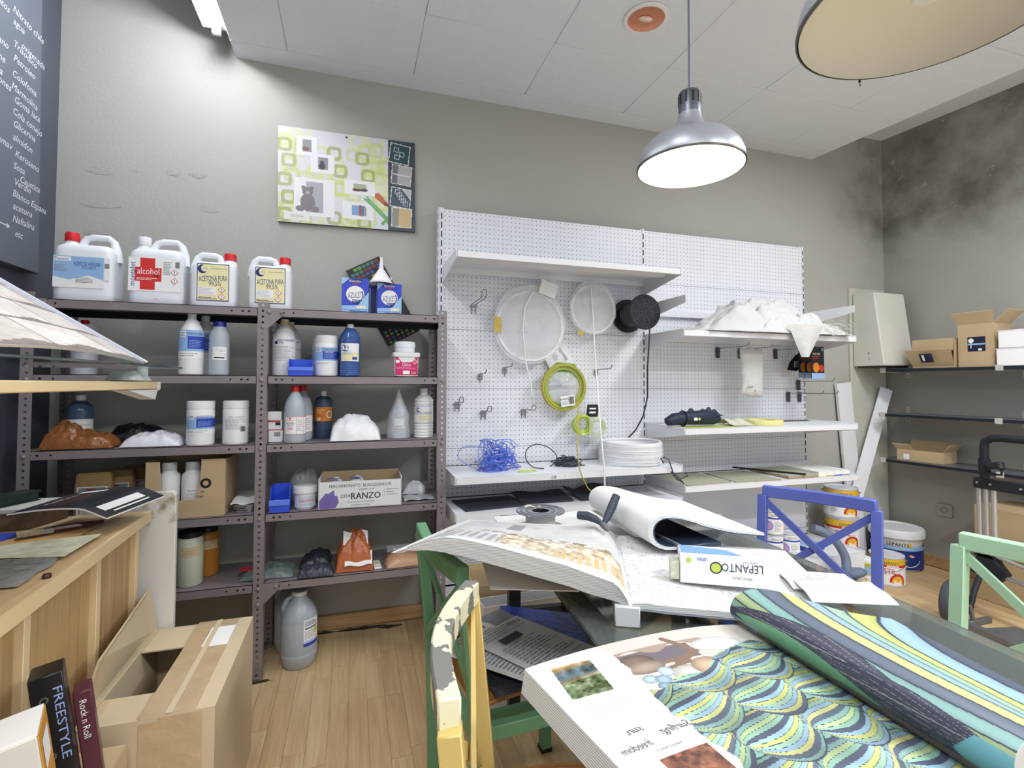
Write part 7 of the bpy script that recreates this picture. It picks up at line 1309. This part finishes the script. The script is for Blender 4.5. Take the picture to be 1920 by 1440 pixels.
e0, e1 = np.stack(wbf(np.array(1.0), np.array(0.0))), np.stack(wbf(np.array(1.0), np.array(1.0))); MB().bar(V(e0)+V((0, .006, 0)), V(e1)+V((0, .006, 0)), .012, .004).build('white_edge', PAPER, t); MB().bar(V(e0)+V((0, -.022, .002)), V(e1)+V((0, -.022, .002)), .034, .0015, up=(.6, 0, .8)).build('blue_border', mat('blue_grey_border', (176, 180, 200), .5, var=.15, scale=20), t)
# ------------------------------------------------------------------ carton, binders
t = thing('taped_carton', 'large open cardboard box with taped lid flap beside the counter', 'box', (-.46, 1.705, 0)); w, d, h = .285, .512, .45; CB2 = mat('pale_cardboard', (202, 184, 154), .8, var=.05, scale=6, bump=.04); TP = mat('glossy_brown_tape', (192, 168, 134), .18, var=.12, scale=16, bump=.3, bscale=30)
m = MB(); m.box(-w/2+.005, w/2-.005, -d/2+.005, d/2-.005, .0, .005); m.box(-w/2, -w/2+.005, -d/2+.005, d/2-.005, 0, h); m.box(w/2-.005, w/2, -d/2+.005, d/2-.005, 0, h); m.box(-w/2, w/2, -d/2, -d/2+.005, 0, h); m.box(-w/2, w/2, d/2-.005, d/2, 0, h); m.build('walls', CB2, t, smooth=0)
MB().box(-.018, w/2, -d/2, d/2, h, h+.005).build('lid_flap', CB2, t); MB().box(-w/2+.006, w/2-.006, d/2-.15, d/2-.0055, h-.005, h-.001).build('end_flap', CB2, t); MB().box(-w/2+.006, w/2-.006, -d/2+.0055, -d/2+.12, h-.005, h-.001).build('end_flap', CB2, t)
MB().add([(-w/2, -d/2, h), (-w/2, d/2, h), (-w/2-.020, d/2-.01, h+.14), (-w/2+.03, -d/2+.03, h+.14), (-w/2-.005, -d/2, h), (-w/2-.005, d/2, h), (-w/2-.025, d/2-.01, h+.14), (-w/2+.025, -d/2+.03, h+.14)], [(0, 1, 2, 3), (7, 6, 5, 4), (0, 4, 5, 1), (1, 5, 6, 2), (2, 6, 7, 3), (3, 7, 4, 0)]).build('raised_flap', CB2, t, smooth=0)
MB().box(-.02, .10, -d/2+.002, d/2-.002, h+.0052, h+.0062).build('tape', TP, t); MB().box(.02, .115, -d/2-.0012, -d/2-.0002, h-.16, h).build('tape', TP, t); MB().box(-.02, .05, -d/2-.0016, -d/2-.0013, h-.12, h-.01).build('tape', TP, t); MB().box(.03, .10, .07, .20, h+.0064, h+.0068).build('paper_label', PAPER, t); MB().box(.035, .05, -d/2, d/2, h+.0069, h+.0073).build('tape_strip', mat('pale_tape', (214, 196, 166), .2), t)
t = thing('support_carton', 'plain cardboard box on the floor under the binders', 'box', (-.47, 1.06, 0)); MB().box(-.125, -.02, -.34, .36, 0, .42).build('carton', CARD, t, bevel=.004)
def binder(nm, label, x, y, z, w, d, h, lean, m, draw=None, cat='binder', rz=.36):
    t = thing(nm, label, cat, (x, y, z), rz); M = Matrix.Rotation(lean, 4, 'Y'); MB().box(0, w, -d/2, d/2, 0, h, 0, M).build('cover', m, t, bevel=.002)
    if draw: p = Print(lambda a, b_, l: M @ V((a, -d/2-l, b_))); draw(p, w, h); p.build('front_print', t)
    return t, M
BB = mat('black_binder', (28, 28, 32), .3, var=.1); NVT = mat('white_blue_print', (150, 170, 230), .5, var=0)
t, M = binder('lever_binder', 'black lever-arch binder lettered FREESTYLE leaning on the counter', -.545, 1.22, .4215, .05, .06, .285, -.13, BB, lambda p, w, h: p.text('FREESTYLE', w*.80, h*.66, .014, NVT, rot=-PI/2, w=.14)); MB().lathe([(.007, 0), (.007, .002), (.004, .002), (.004, 0)], 16, M=M @ Matrix.Translation((.019, -.03, .24)) @ Matrix.Rotation(PI/2, 4, 'X'), caps=False).build('rivet', CHROME, t); MB().lathe([(.007, 0), (.007, .002), (.004, .002), (.004, 0)], 16, M=M @ Matrix.Translation((.019, -.03, .13)) @ Matrix.Rotation(PI/2, 4, 'X'), caps=False).build('rivet', CHROME, t)
t, M = binder('lever_binder', 'maroon binder partly hidden behind the black one', -.520, 1.30, .4215, .03, .05, .205, -.13, mat('maroon_binder', (84, 36, 54), .35), lambda p, w, h: p.text('Rock n Roll', w*.5, h*.72, .012, PAPER, rot=-PI/2, w=.08))
t, M = binder('sample_box', 'white sample box with orange side lettered Lilly at the lower left corner', -.530, 1.035, .4215, .085, .10, .27, -.14, mat('grey_white_card', (206, 204, 198), .5, var=.05), None, 'box'); OCH = mat('ochre_side', (206, 146, 52), .5, var=.05); MB().box(.0852, .0865, -.05, .05, 0, .27, 0, M).build('orange_side', OCH, t); p = Print(lambda a, b_, l: M @ V((.0866+l, a, b_))); p.rect(-.03, .20, .03, .25, PAPER); p.build('side_sticker', t); p = Print(p.fn); p.text('Lilly + L', 0, .13, .02, PAPER, rot=-PI/2, w=.10); p.build('side_print', t); MB().box(.0, .085, -.048, .048, .2702, .274, 0, M).build('page_tops', PAPER, t)
import numpy as np
L=dict(
X=[((480,108.3),(1531.7,295),.5),((823.75,390),(1205.5,431.25),1),((1206,432.5),(1500,465.5),1),((849.3,897.7),(1277.6,875.7),1),
((488.75,576.9),(815,590.3),1),((537.5,591.9),(828.75,603.75),1),((505,704.4),(827.5,706.25),1),((505,719.4),(827.5,720.6),1),((515,833.1),(826,822.5),1),((502.5,849.4),(826,836.9),1),((500,980.6),(824,956.25),1)],
Y=[((1086.7,0),(985,176.7),1),((803.3,0),(775,143.3),1),((520,0),(538.3,95),1),((1473.3,270),(1730,128.3),1),((435,96.7),(408.3,0),.5),((0,1158),(281.9,957.8),.3)],
Z=[((496,600),(484,1266),1),((836,603),(823,960),1),((1205.5,431),(1208.6,893),1),((1502.5,465),(1513.8,984),1),((818.5,395),(817.5,590),.5),((107,0),(108,480),.5),((61,740),(52,920),.7)],
R=[((1653.3,265),(1920,155),1),((1728.7,1055.3),(1794.7,1071.9),1),((1647,778.6),(1860.9,789.7),.4),((1647,863),(1839.8,888.2),.4)])
def Rm(yaw,pitch,roll):
    # camera axes: right, up(-v), fwd
    cy,sy=np.cos(yaw),np.sin(yaw)
    f=np.array([sy*np.cos(pitch),cy*np.cos(pitch),np.sin(pitch)])
    r=np.array([cy,-sy,0]);u=np.cross(r,f)
    r2=np.cos(roll)*r+np.sin(roll)*u;u2=-np.sin(roll)*r+np.cos(roll)*u
    return r2,u2,f
def res(p,full=False):
    f,yaw,pitch,roll,py,ra=p
    r,u,fw=Rm(yaw,pitch,roll)
    D=dict(X=(1,0,0),Y=(0,1,0),Z=(0,0,1),R=(np.sin(ra),np.cos(ra),0))
    out=[]
    for k in L:
        d=np.array(D[k]);h=np.array([f*(d@r),-f*(d@u),(d@fw)])
        h=np.array([h[0]+960*h[2],h[1]+py*h[2],h[2]])
        for a,b,w in L[k]:
            a=np.array(a);b=np.array(b);m=(a+b)/2
            dirv=h[:2]-m*h[2];dirv/=np.linalg.norm(dirv)
            e=(b-a)/2; out.append(w*(e[0]*dirv[1]-e[1]*dirv[0]))
    # gondola equal bays
    return np.array(out)
def lm(p,it=200,fix=()):
    p=np.array(p,float);lam=1e-3
    s=np.array([100,.1,.1,.05,50,.1])
    for _ in range(it):
        r0=res(p);J=np.zeros((len(r0),6))
        for i in range(6):
            if i in fix: continue
            q=p.copy();q[i]+=1e-5*s[i];J[:,i]=(res(q)-r0)/1e-5
        A=J.T@J;g=J.T@r0
        dp=-np.linalg.solve(A+lam*np.eye(6)*(np.trace(A)/6)+1e-9*np.eye(6),g)
        q=p+dp*s
        if (res(q)**2).sum()<(r0**2).sum(): p=q;lam=max(lam/3,1e-9)
        else: lam*=3
    return p
for fix in [(),(4,),(3,4)]:
    p=lm([970,.33,0.02,0,720,0],fix=fix)
    print(p, np.degrees(p[1:4]),np.degrees(p[5]),(res(p)**2).sum()); print(np.round(res(p),1))
